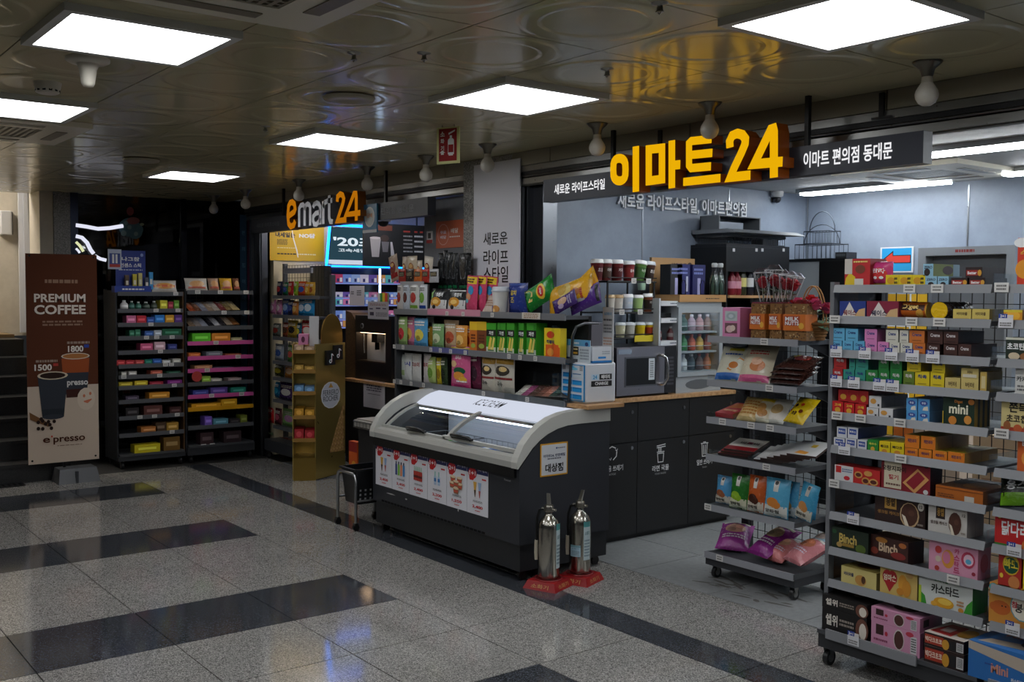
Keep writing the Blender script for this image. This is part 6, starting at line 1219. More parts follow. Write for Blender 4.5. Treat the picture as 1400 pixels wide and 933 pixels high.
def Q(k, x0, x1, yt, col, desc, art=(), d=.2, on=None, dy=.012, top=None, side=None, rz=0, name='biscuit_box', cat='biscuit box', group=None, topart=(), sideart=(), rack='right biscuit rack'):
    Y = R3Y+dy; xm = (x0+x1)/2; ym = (yt+lipy(k, xm))/2 if k < 10 else yt+8
    zb_ = Z3[k]+.0008 if k < 10 else ZB3-.0112
    if on: zb_ = PY(xm, on, Y).z+.0008
    a = PY(x0, ym, Y).x; c = PY(x1, ym, Y).x; h = PY(xm, yt, Y).z-zb_
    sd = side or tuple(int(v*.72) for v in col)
    lab = '%s on %s shelf of the %s' % (desc, SH3[k] if k < 10 else 'base', rack)
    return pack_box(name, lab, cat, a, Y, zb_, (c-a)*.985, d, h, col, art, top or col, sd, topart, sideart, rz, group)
BLU, PNK, CRM, ORG, BRN = (96, 170, 206), (206, 126, 180), (206, 204, 190), (196, 110, 44), (66, 38, 32)
# top shelf
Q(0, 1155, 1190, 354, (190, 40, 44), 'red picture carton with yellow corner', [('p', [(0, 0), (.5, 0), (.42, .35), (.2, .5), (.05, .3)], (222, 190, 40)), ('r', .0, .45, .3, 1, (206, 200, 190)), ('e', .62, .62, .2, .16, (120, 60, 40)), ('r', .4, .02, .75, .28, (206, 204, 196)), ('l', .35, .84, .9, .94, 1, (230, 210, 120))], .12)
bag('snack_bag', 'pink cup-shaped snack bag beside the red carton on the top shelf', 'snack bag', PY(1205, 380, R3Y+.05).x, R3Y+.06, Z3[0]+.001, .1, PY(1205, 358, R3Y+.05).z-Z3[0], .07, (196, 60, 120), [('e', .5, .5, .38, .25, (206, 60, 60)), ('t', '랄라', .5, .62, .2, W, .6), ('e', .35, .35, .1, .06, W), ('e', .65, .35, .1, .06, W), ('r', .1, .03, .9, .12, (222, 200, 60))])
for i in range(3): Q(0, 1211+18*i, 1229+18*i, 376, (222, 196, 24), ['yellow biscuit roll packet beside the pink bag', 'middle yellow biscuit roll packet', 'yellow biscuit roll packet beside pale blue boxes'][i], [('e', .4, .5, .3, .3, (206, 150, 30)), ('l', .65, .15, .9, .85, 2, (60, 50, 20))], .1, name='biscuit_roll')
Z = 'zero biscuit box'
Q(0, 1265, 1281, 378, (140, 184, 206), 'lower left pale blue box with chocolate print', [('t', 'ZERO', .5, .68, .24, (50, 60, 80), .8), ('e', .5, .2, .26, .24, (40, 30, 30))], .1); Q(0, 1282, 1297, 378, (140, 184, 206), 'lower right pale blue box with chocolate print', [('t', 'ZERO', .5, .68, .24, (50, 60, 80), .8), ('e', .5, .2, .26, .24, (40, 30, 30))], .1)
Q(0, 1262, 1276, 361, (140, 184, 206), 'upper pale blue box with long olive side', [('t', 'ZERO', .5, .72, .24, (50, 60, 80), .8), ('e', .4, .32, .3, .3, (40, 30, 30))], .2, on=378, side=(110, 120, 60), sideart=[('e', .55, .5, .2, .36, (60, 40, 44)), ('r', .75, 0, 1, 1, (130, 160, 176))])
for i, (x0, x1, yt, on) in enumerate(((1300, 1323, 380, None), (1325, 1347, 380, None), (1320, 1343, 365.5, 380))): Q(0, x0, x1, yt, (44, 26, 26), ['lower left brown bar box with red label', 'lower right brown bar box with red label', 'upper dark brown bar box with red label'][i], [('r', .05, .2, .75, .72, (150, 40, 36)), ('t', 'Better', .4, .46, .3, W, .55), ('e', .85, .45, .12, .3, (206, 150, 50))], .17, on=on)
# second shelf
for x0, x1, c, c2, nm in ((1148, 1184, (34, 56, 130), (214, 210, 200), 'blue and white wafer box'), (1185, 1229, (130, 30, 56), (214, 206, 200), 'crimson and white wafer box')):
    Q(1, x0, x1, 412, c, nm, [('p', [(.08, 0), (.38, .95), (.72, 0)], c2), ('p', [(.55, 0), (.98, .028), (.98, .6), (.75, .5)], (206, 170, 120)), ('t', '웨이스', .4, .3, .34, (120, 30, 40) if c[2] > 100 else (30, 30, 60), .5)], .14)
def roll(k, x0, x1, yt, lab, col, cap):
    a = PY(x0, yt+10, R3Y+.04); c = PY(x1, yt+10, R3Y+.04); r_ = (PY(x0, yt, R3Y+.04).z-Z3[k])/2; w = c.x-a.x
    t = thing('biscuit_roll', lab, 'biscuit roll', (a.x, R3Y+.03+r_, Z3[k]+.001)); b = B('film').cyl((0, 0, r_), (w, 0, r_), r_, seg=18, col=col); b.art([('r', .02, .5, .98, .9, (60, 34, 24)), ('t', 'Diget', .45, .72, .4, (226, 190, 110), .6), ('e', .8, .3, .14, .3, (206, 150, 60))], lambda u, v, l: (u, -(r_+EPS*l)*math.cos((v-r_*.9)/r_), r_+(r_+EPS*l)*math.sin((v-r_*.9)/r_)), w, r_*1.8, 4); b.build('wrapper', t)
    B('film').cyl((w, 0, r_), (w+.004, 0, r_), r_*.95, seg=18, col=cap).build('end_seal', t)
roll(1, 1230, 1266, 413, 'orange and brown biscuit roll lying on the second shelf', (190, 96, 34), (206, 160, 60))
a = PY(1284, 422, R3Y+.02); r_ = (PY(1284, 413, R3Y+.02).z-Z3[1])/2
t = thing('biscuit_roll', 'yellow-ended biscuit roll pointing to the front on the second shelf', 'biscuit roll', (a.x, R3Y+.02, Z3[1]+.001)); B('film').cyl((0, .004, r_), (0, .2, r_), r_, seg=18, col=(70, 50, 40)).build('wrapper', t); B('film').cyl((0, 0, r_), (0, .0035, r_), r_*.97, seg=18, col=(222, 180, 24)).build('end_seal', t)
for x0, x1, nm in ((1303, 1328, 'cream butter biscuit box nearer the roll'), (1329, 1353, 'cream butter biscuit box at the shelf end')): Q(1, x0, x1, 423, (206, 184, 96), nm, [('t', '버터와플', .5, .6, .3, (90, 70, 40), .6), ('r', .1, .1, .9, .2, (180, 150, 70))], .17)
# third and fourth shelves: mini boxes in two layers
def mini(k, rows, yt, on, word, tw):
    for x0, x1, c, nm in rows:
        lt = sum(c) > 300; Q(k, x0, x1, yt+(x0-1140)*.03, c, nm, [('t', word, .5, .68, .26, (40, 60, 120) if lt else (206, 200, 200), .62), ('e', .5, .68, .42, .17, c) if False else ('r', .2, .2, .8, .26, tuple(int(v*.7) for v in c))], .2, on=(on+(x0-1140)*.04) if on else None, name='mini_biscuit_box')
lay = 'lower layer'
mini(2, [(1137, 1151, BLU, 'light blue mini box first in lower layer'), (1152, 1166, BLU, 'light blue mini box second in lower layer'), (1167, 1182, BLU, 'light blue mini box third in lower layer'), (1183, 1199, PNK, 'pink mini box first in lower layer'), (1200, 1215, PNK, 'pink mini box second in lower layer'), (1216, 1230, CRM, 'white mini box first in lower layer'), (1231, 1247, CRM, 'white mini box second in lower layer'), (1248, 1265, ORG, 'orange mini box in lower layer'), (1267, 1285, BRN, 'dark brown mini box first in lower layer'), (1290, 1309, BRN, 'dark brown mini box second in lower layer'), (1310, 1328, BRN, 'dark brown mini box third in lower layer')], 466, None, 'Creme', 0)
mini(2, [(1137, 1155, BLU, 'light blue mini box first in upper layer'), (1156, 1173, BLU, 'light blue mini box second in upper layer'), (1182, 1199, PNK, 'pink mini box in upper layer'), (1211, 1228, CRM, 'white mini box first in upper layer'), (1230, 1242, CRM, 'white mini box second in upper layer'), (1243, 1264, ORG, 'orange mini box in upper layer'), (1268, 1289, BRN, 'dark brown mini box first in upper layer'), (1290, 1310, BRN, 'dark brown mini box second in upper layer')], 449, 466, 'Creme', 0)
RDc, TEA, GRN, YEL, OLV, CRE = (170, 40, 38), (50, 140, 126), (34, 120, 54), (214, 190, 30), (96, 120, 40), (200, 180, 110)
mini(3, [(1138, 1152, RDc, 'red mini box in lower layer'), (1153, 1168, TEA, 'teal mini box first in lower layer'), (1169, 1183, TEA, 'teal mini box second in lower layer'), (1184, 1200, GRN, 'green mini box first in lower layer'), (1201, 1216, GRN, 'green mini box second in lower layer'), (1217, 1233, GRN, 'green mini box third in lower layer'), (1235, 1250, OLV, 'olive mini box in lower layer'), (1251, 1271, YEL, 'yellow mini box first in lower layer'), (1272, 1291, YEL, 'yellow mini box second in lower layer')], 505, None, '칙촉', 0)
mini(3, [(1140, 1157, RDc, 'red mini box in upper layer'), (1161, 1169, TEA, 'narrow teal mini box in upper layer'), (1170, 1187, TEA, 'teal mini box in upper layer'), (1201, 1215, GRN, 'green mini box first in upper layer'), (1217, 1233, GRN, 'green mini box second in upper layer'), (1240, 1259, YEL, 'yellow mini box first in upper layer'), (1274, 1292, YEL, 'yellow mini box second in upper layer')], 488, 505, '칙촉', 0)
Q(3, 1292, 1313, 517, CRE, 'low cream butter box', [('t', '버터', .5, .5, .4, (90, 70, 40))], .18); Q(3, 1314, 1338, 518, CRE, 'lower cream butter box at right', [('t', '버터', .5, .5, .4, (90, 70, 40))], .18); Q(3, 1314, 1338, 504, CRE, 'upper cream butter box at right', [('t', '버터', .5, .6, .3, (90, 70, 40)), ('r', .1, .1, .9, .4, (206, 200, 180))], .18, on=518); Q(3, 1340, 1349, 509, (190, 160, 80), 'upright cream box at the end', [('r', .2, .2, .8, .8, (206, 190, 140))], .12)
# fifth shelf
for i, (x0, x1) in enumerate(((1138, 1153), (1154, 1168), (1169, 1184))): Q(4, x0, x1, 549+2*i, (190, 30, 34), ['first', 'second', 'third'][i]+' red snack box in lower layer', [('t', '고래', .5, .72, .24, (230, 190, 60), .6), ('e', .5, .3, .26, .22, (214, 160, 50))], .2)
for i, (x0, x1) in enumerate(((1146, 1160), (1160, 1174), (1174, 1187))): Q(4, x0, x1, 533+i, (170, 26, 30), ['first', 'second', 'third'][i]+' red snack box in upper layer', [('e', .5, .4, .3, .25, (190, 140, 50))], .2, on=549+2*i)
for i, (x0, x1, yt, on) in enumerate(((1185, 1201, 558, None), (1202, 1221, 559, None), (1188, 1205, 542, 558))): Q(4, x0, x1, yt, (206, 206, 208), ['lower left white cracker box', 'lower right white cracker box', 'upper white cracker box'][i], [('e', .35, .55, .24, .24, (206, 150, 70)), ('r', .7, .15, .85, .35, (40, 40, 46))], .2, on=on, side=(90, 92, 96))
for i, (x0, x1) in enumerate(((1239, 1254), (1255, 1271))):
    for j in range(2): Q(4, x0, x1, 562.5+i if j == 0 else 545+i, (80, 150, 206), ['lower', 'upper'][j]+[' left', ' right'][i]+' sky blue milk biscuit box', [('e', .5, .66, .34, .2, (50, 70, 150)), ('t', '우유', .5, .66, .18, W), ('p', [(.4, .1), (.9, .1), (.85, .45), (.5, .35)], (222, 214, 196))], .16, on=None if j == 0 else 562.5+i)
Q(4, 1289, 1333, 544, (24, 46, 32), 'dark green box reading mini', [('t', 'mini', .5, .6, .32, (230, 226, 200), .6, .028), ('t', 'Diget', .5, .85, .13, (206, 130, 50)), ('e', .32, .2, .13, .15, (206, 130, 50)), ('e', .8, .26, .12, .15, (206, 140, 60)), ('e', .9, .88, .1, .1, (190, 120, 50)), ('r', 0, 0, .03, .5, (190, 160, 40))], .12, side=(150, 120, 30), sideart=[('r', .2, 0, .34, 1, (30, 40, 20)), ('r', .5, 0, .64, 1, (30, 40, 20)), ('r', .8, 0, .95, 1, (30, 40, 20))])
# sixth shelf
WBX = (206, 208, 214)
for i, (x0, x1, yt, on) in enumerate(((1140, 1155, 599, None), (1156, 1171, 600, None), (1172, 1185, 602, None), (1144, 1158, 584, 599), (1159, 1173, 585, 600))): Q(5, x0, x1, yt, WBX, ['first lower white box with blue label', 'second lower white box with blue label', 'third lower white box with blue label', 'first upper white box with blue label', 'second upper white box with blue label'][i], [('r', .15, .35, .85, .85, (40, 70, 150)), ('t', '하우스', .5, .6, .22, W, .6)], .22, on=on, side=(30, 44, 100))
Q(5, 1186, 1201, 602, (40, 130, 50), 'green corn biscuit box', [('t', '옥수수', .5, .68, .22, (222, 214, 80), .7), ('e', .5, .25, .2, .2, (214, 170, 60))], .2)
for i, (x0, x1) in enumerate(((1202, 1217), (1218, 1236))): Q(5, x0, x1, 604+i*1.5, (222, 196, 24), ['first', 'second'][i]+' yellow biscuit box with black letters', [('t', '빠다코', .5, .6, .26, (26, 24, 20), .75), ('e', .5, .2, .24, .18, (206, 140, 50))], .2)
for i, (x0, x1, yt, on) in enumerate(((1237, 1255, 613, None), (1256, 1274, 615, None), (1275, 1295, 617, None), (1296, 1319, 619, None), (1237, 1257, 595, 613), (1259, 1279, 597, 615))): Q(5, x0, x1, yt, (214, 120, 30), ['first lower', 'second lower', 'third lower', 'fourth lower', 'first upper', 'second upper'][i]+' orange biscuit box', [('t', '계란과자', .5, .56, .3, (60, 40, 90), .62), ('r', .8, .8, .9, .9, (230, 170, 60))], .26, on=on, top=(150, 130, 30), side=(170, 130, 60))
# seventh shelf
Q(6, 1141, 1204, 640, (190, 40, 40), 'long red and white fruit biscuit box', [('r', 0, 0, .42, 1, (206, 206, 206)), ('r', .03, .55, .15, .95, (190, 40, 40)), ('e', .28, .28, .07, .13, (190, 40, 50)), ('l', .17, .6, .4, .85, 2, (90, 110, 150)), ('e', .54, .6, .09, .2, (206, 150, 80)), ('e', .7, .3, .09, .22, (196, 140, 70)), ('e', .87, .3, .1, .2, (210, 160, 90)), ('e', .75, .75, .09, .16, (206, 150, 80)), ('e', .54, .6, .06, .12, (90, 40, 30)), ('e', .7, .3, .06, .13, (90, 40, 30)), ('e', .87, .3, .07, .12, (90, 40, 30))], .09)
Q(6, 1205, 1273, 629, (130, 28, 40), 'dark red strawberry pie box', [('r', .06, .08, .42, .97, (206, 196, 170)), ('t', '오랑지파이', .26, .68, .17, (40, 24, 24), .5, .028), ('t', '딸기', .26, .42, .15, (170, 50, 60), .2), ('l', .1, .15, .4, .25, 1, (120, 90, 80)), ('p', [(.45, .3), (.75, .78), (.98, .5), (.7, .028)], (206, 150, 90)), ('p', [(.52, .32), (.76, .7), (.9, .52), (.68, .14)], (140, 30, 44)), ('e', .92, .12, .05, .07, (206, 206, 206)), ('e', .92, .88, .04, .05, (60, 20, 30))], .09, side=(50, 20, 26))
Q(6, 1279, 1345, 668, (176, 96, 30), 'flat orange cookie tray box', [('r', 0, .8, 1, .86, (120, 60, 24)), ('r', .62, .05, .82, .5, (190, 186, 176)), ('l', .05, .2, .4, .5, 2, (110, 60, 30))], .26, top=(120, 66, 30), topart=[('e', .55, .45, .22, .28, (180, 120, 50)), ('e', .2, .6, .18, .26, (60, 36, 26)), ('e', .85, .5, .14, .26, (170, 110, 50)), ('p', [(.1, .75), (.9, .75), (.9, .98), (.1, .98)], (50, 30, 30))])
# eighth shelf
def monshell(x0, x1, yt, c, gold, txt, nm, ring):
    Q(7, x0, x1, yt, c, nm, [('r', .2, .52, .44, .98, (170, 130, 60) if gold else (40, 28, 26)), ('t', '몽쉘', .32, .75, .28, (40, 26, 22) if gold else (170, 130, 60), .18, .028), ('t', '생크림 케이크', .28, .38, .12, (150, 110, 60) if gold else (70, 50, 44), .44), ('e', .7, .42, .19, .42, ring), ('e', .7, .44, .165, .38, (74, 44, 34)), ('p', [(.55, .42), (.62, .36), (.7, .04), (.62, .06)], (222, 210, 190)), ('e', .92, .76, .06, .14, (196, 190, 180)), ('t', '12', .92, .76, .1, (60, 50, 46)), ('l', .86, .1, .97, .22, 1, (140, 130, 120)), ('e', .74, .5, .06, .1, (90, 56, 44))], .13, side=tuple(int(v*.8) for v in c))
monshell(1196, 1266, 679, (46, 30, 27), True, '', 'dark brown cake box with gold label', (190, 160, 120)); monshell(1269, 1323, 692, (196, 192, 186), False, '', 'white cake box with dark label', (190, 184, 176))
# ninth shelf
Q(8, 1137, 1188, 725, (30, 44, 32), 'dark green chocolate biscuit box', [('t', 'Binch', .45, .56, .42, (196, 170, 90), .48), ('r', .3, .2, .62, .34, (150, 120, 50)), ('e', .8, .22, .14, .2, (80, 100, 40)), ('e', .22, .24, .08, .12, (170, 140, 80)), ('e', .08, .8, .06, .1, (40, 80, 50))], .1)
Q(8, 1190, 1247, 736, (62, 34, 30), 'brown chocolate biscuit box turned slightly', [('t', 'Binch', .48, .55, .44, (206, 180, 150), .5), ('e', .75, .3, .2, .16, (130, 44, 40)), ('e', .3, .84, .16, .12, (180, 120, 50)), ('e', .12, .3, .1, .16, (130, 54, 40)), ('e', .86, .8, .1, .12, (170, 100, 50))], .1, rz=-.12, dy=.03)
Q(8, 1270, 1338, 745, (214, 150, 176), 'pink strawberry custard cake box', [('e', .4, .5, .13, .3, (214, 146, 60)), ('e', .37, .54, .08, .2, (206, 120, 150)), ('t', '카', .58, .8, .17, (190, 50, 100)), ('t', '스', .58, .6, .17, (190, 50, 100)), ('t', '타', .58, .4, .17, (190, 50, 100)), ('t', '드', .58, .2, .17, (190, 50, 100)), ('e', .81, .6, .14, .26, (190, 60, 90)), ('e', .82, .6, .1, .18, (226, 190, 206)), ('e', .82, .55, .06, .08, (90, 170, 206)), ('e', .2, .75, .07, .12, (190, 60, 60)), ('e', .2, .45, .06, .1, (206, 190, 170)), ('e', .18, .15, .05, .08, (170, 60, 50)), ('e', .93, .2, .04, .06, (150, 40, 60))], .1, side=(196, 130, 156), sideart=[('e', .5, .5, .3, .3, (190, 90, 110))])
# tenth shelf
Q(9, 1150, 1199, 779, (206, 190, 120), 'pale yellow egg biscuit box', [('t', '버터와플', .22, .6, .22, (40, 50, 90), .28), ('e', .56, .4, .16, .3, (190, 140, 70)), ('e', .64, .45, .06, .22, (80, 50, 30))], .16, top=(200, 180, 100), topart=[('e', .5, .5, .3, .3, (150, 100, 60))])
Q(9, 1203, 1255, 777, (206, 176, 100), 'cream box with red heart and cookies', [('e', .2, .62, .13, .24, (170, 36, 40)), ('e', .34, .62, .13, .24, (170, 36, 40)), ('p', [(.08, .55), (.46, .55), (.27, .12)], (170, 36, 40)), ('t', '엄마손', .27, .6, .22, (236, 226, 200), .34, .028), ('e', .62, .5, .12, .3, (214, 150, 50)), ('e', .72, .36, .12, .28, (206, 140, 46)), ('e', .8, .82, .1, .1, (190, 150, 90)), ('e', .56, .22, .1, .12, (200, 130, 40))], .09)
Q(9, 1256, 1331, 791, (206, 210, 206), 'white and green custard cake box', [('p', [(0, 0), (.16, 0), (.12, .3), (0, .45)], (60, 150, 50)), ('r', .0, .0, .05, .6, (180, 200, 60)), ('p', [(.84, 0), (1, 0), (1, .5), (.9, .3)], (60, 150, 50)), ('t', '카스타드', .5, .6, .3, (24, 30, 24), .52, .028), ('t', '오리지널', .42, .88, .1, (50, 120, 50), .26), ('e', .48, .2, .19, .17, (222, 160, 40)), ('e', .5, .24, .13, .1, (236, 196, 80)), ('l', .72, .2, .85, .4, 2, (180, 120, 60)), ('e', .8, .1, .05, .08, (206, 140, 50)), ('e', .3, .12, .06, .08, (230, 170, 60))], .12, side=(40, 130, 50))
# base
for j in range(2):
    Q(10, 1124, 1186, 838.5 if j == 0 else 820, (26, 24, 24), ['lower', 'upper'][j]+' black chocolate pie box', [('t', '쉘위', .22, .52, .5, (222, 216, 206), .27, .028), ('l', .4, .35, .72, .7, 2, (150, 140, 130)), ('e', .9, .45, .14, .5, (110, 70, 56)), ('e', .92, .4, .08, .36, (222, 214, 200))], .17, on=None if j == 0 else 838.5, dy=-.015, topart=[('e', .5, .6, .18, .2, (90, 56, 46)), ('e', .55, .55, .1, .12, (206, 196, 180)), ('e', .85, .5, .12, .18, (80, 50, 44))])
    Q(10, 1191, 1259, 858 if j == 0 else 838, (206, 146, 176), ['lower', 'upper'][j]+' pink cake box with barcode', [('r', .1, .5, .26, .92, (60, 34, 34)), ('e', .58, .5, .11, .44, (206, 196, 190)), ('e', .58, .5, .095, .38, (80, 48, 42)), ('l', .06, .2, .35, .36, 1, (140, 70, 100)), ('e', .32, .6, .03, .1, (190, 50, 70)), ('r', .82, .1, .94, .8, (214, 214, 214)), ('l', .83, .15, .93, .75, 6, (60, 60, 60)), ('e', .8, .86, .08, .1, (190, 60, 80))], .17, on=None if j == 0 else 858, dy=-.015, topart=[('e', .5, .5, .24, .26, (90, 54, 46)), ('e', .46, .55, .06, .1, (206, 180, 160))], side=(170, 110, 140), sideart=[('r', .15, .3, .4, .8, (50, 30, 34))])
    Q(10, 1263, 1319, 889 if j == 0 else 871, (44, 28, 26), ['lower', 'upper'][j]+' brown stick biscuit box with red panel', [('r', .03, .15, .5, .85, (170, 60, 40)), ('t', '빅다크초코', .25, .5, .4, (236, 220, 200), .42), ('e', .55, .4, .09, .4, (206, 150, 50)), ('r', .66, .12, .8, .8, (30, 30, 32)), ('r', .82, .12, .99, .8, (206, 206, 206)), ('l', .84, .2, .97, .75, 6, (50, 50, 50))], .2, on=None if j == 0 else 889, dy=-.02, top=(206, 196, 186), topart=[('p', [(.05, .15), (.6, .1), (.6, .85), (.15, .85)], (170, 44, 44)), ('e', .78, .5, .2, .3, (206, 150, 50)), ('r', .2, .3, .45, .6, (214, 190, 186))])
# far right rack
RR = 'rightmost rack'
xr = 1362
Q(0, 1391, 1418, 325, (206, 60, 34), 'tall red and orange box', [('e', .4, .35, .5, .2, (226, 150, 40)), ('e', .2, .9, .4, .1, W), ('t', '스낵', .5, .7, .1, (226, 200, 60), .7)], .12, rack=RR); Q(1, 1372, 1398, 424, (222, 150, 40), 'orange round snack tub', [('e', .5, .5, .4, .4, (236, 180, 60)), ('r', 0, .8, 1, 1, (222, 200, 60))], .1, rack=RR); Q(2, 1375, 1415, 462, (30, 44, 34), 'dark green almond bag box', [('t', '초코틴틴', .45, .62, .3, W, .8), ('e', .3, .2, .2, .16, (206, 190, 160)), ('e', .7, .2, .2, .16, (150, 100, 60)), ('r', 0, .9, 1, 1, (206, 206, 190))], .08, rack=RR)
Q(3, 1388, 1420, 504, (206, 206, 202), 'white lettered biscuit box', [('t', '카카오', .4, .6, .2, (30, 30, 30), .7), ('l', .1, .15, .9, .4, 2, (110, 110, 110))], .1, rack=RR); Q(4, 1369, 1412, 546, (206, 190, 130), 'cream cookie box with black letters', [('t', '쫀득', .55, .74, .3, (20, 18, 16), .6, .028), ('t', '초코칩', .5, .42, .24, (40, 30, 24), .66, .028), ('r', 0, 0, 1, .16, (170, 60, 40)), ('e', .2, .2, .12, .14, (150, 90, 50)), ('e', .55, .14, .14, .12, (190, 90, 50)), ('e', .85, .16, .12, .12, (150, 70, 40))], .1, rack=RR)
Q(5, 1391, 1420, 597, (206, 96, 40), 'orange biscuit box', [('t', 'E', .3, .8, .14, W), ('e', .5, .4, .3, .2, (226, 150, 70))], .1, rack=RR)
a = PY(1392, 672, R3Y+.05); bag('snack_bag', 'black and lime green snack bag at the right picture edge', 'snack bag', a.x, R3Y+.06, Z3[6]+.001, .15, .13, .05, (30, 36, 32), [('r', .03, .03, .97, .4, (120, 180, 40)), ('t', '옹스', .5, .62, .26, W, .6)], .35, 0, roll=-.15)
Q(7, 1360, 1416, 703, (190, 36, 36), 'red snack box with white letters', [('t', '닭다리', .5, .55, .42, W, .66, .028), ('r', 0, 0, .6, .1, (60, 120, 50)), ('e', .85, .15, .16, .2, (206, 120, 50)), ('e', .12, .85, .04, .06, (230, 190, 60))], .1, rack=RR)
Q(8, 1365, 1397, 750, (176, 44, 36), 'red snack box with green burst', [('e', .55, .6, .36, .26, (206, 170, 40)), ('e', .55, .58, .32, .2, (24, 80, 54)), ('t', '빠또', .55, .62, .24, (226, 206, 60), .6, .028), ('e', .7, .18, .25, .16, (206, 130, 70)), ('e', .15, .3, .08, .06, (226, 190, 60))], .1, rack=RR); Q(8, 1399, 1420, 752, (222, 196, 30), 'yellow snack box', [('e', .5, .5, .3, .3, (206, 120, 40))], .1, rack=RR)
Q(9, 1352, 1415, 803, (206, 140, 56), 'orange fish cake box with smiling fish', [('e', .27, .42, .22, .18, (190, 96, 36)), ('e', .09, .42, .07, .1, (190, 96, 36)), ('e', .3, .47, .02, .02, (50, 30, 20)), ('e', .38, .47, .02, .02, (50, 30, 20)), ('e', .74, .55, .26, .36, (90, 150, 160)), ('e', .74, .55, .235, .33, (222, 216, 200)), ('t', '붕어', .76, .52, .24, (26, 20, 18), .36, .028), ('t', '참', .58, .58, .16, (190, 50, 60)), ('e', .1, .9, .1, .1, (70, 160, 170)), ('e', .7, .1, .12, .1, (190, 130, 60))], .1, rack=RR)
Q(10, 1324, 1404, 886, (44, 110, 180), 'large blue cream cookie box', [('p', [(0, .78), (1, .5), (1, .86), (0, 1)], (190, 176, 160)), ('t', 'Mini', .56, .4, .26, (214, 150, 130), .3, .03), ('t', '카스타드', .86, .22, .12, W, .2), ('l', .3, .45, .45, .52, 1, (50, 70, 140))], .24, dy=-.03, rack=RR, top=(60, 120, 190), topart=[('p', [(.1, .1), (.95, .2), (.95, .5), (.2, .35)], (206, 190, 170)), ('t', 'Mini', .5, .75, .2, (190, 110, 100), .4), ('e', .8, .5, .12, .16, (30, 30, 50))])
# ================================================================ far left racks (facing +X)
def far_rack(name, lab, X, y0, y1, lips, xm, cols, wood=True):
    t = thing(name, lab, 'rack', (X, y0, 0), HP); w = y1-y0; zs = [PX(xm, y, X).z+.004 for y in lips]; top = zs[0]
    for x in (0, w): B('powder').box(x-.012, x+.012, .36, .4, .07, top+.03, (40, 42, 46)).build('upright', t)
    B('powder').box(-.016, -.002, .02, .36, .1, top+.02, (34, 36, 40)).build('side_panel', t)
    if wood: B('wood_dark').box(w+.002, w+.016, .02, .18, .1, top+.01, W).build('side_panel', t)
    for z, c in zip(zs[:-1], cols):
        B('powder').box(0, w, .006, .355, z-.014, z, (62, 64, 68)).build('shelf_board', t); B('plastic').box(0, w, -.004, .0055, z-.03, z+.008, c).build('price_rail', t)
    wire_grid(t, .03, w-.03, .37, .2, top-.02, .06)
    B('powder').box(-.01, w+.01, -.01, .4, .075, zs[-1]-.02, (50, 52, 56)).build('base_box', t); B('powder').box(0, w, -.02, .36, zs[-1]-.0195, zs[-1], (70, 72, 76)).build('base_shelf', t)
    for x in (.03, w-.03):
        for y in (.03, .36): caster(t, x, y, .032)
    return t, zs
SHN = ['top', 'second', 'third', 'fourth', 'fifth', 'sixth', 'seventh', 'eighth', 'ninth', 'tenth', 'eleventh', 'base']
GR = (84, 86, 90); PR = (196, 84, 150)
AL = [401, 424, 443, 461, 480.5, 499, 513.5, 528, 547, 569, 592.5, 619.5]
A_, ZA = far_rack('candy_rack', 'dark wheeled candy rack beside the coffee banner', -9.6, 2.87, 3.47, AL, 205, [GR]*11)
def FR(X, zs, lips, rackname, k, x0, x1, yt, col, desc, art=(), d=.12, dx=.0, name='candy_box', cat='candy box'):
    a = PX(x0, lips[k]-6, X-.01); c = PX(x1, lips[k]-6, X-.01); h = PX((x0+x1)/2, yt, X-.01).z-zs[k]
    pack_box(name, '%s on the %s tier of the %s' % (desc, SHN[k] if k < len(lips)-1 else 'base', rackname), cat, X-.01-dx, a.y, zs[k]+.001, c.y-a.y, d, max(h, .012), col, art, rz=HP)
def FA(k, x0, x1, yt, col, desc, art=(), **kw): FR(-9.6, ZA, AL, 'candy rack', k, x0, x1, yt, col, desc, art or [('r', .15, .35, .85, .65, tuple(min(255, v+60) for v in col))], **kw)
cn = {(0, 0): 0}
for k, x0, x1, yt, col, nm in ((1, 164, 175, 411, (206, 206, 206), 'white gum bottle'), (1, 176, 184, 412, (30, 80, 70), 'dark green gum bottle'), (1, 185, 193, 413, (40, 96, 80), 'second green gum bottle'), (1, 194, 205, 413, (34, 50, 40), 'black green gum bottle'), (1, 206, 215, 412, (50, 60, 50), 'olive gum bottle')):
    a = PX((x0+x1)/2, 418, -9.65); h = PX(x0, yt, -9.65).z-ZA[1]; bottle('gum_bottle', nm+' on the second tier of the candy rack', -9.65, a.y, ZA[1]+.001, (x1-x0)/2*.0066, h, col, (206, 208, 206), tuple(min(255, v+50) for v in col), 'gum bottles on the candy rack')
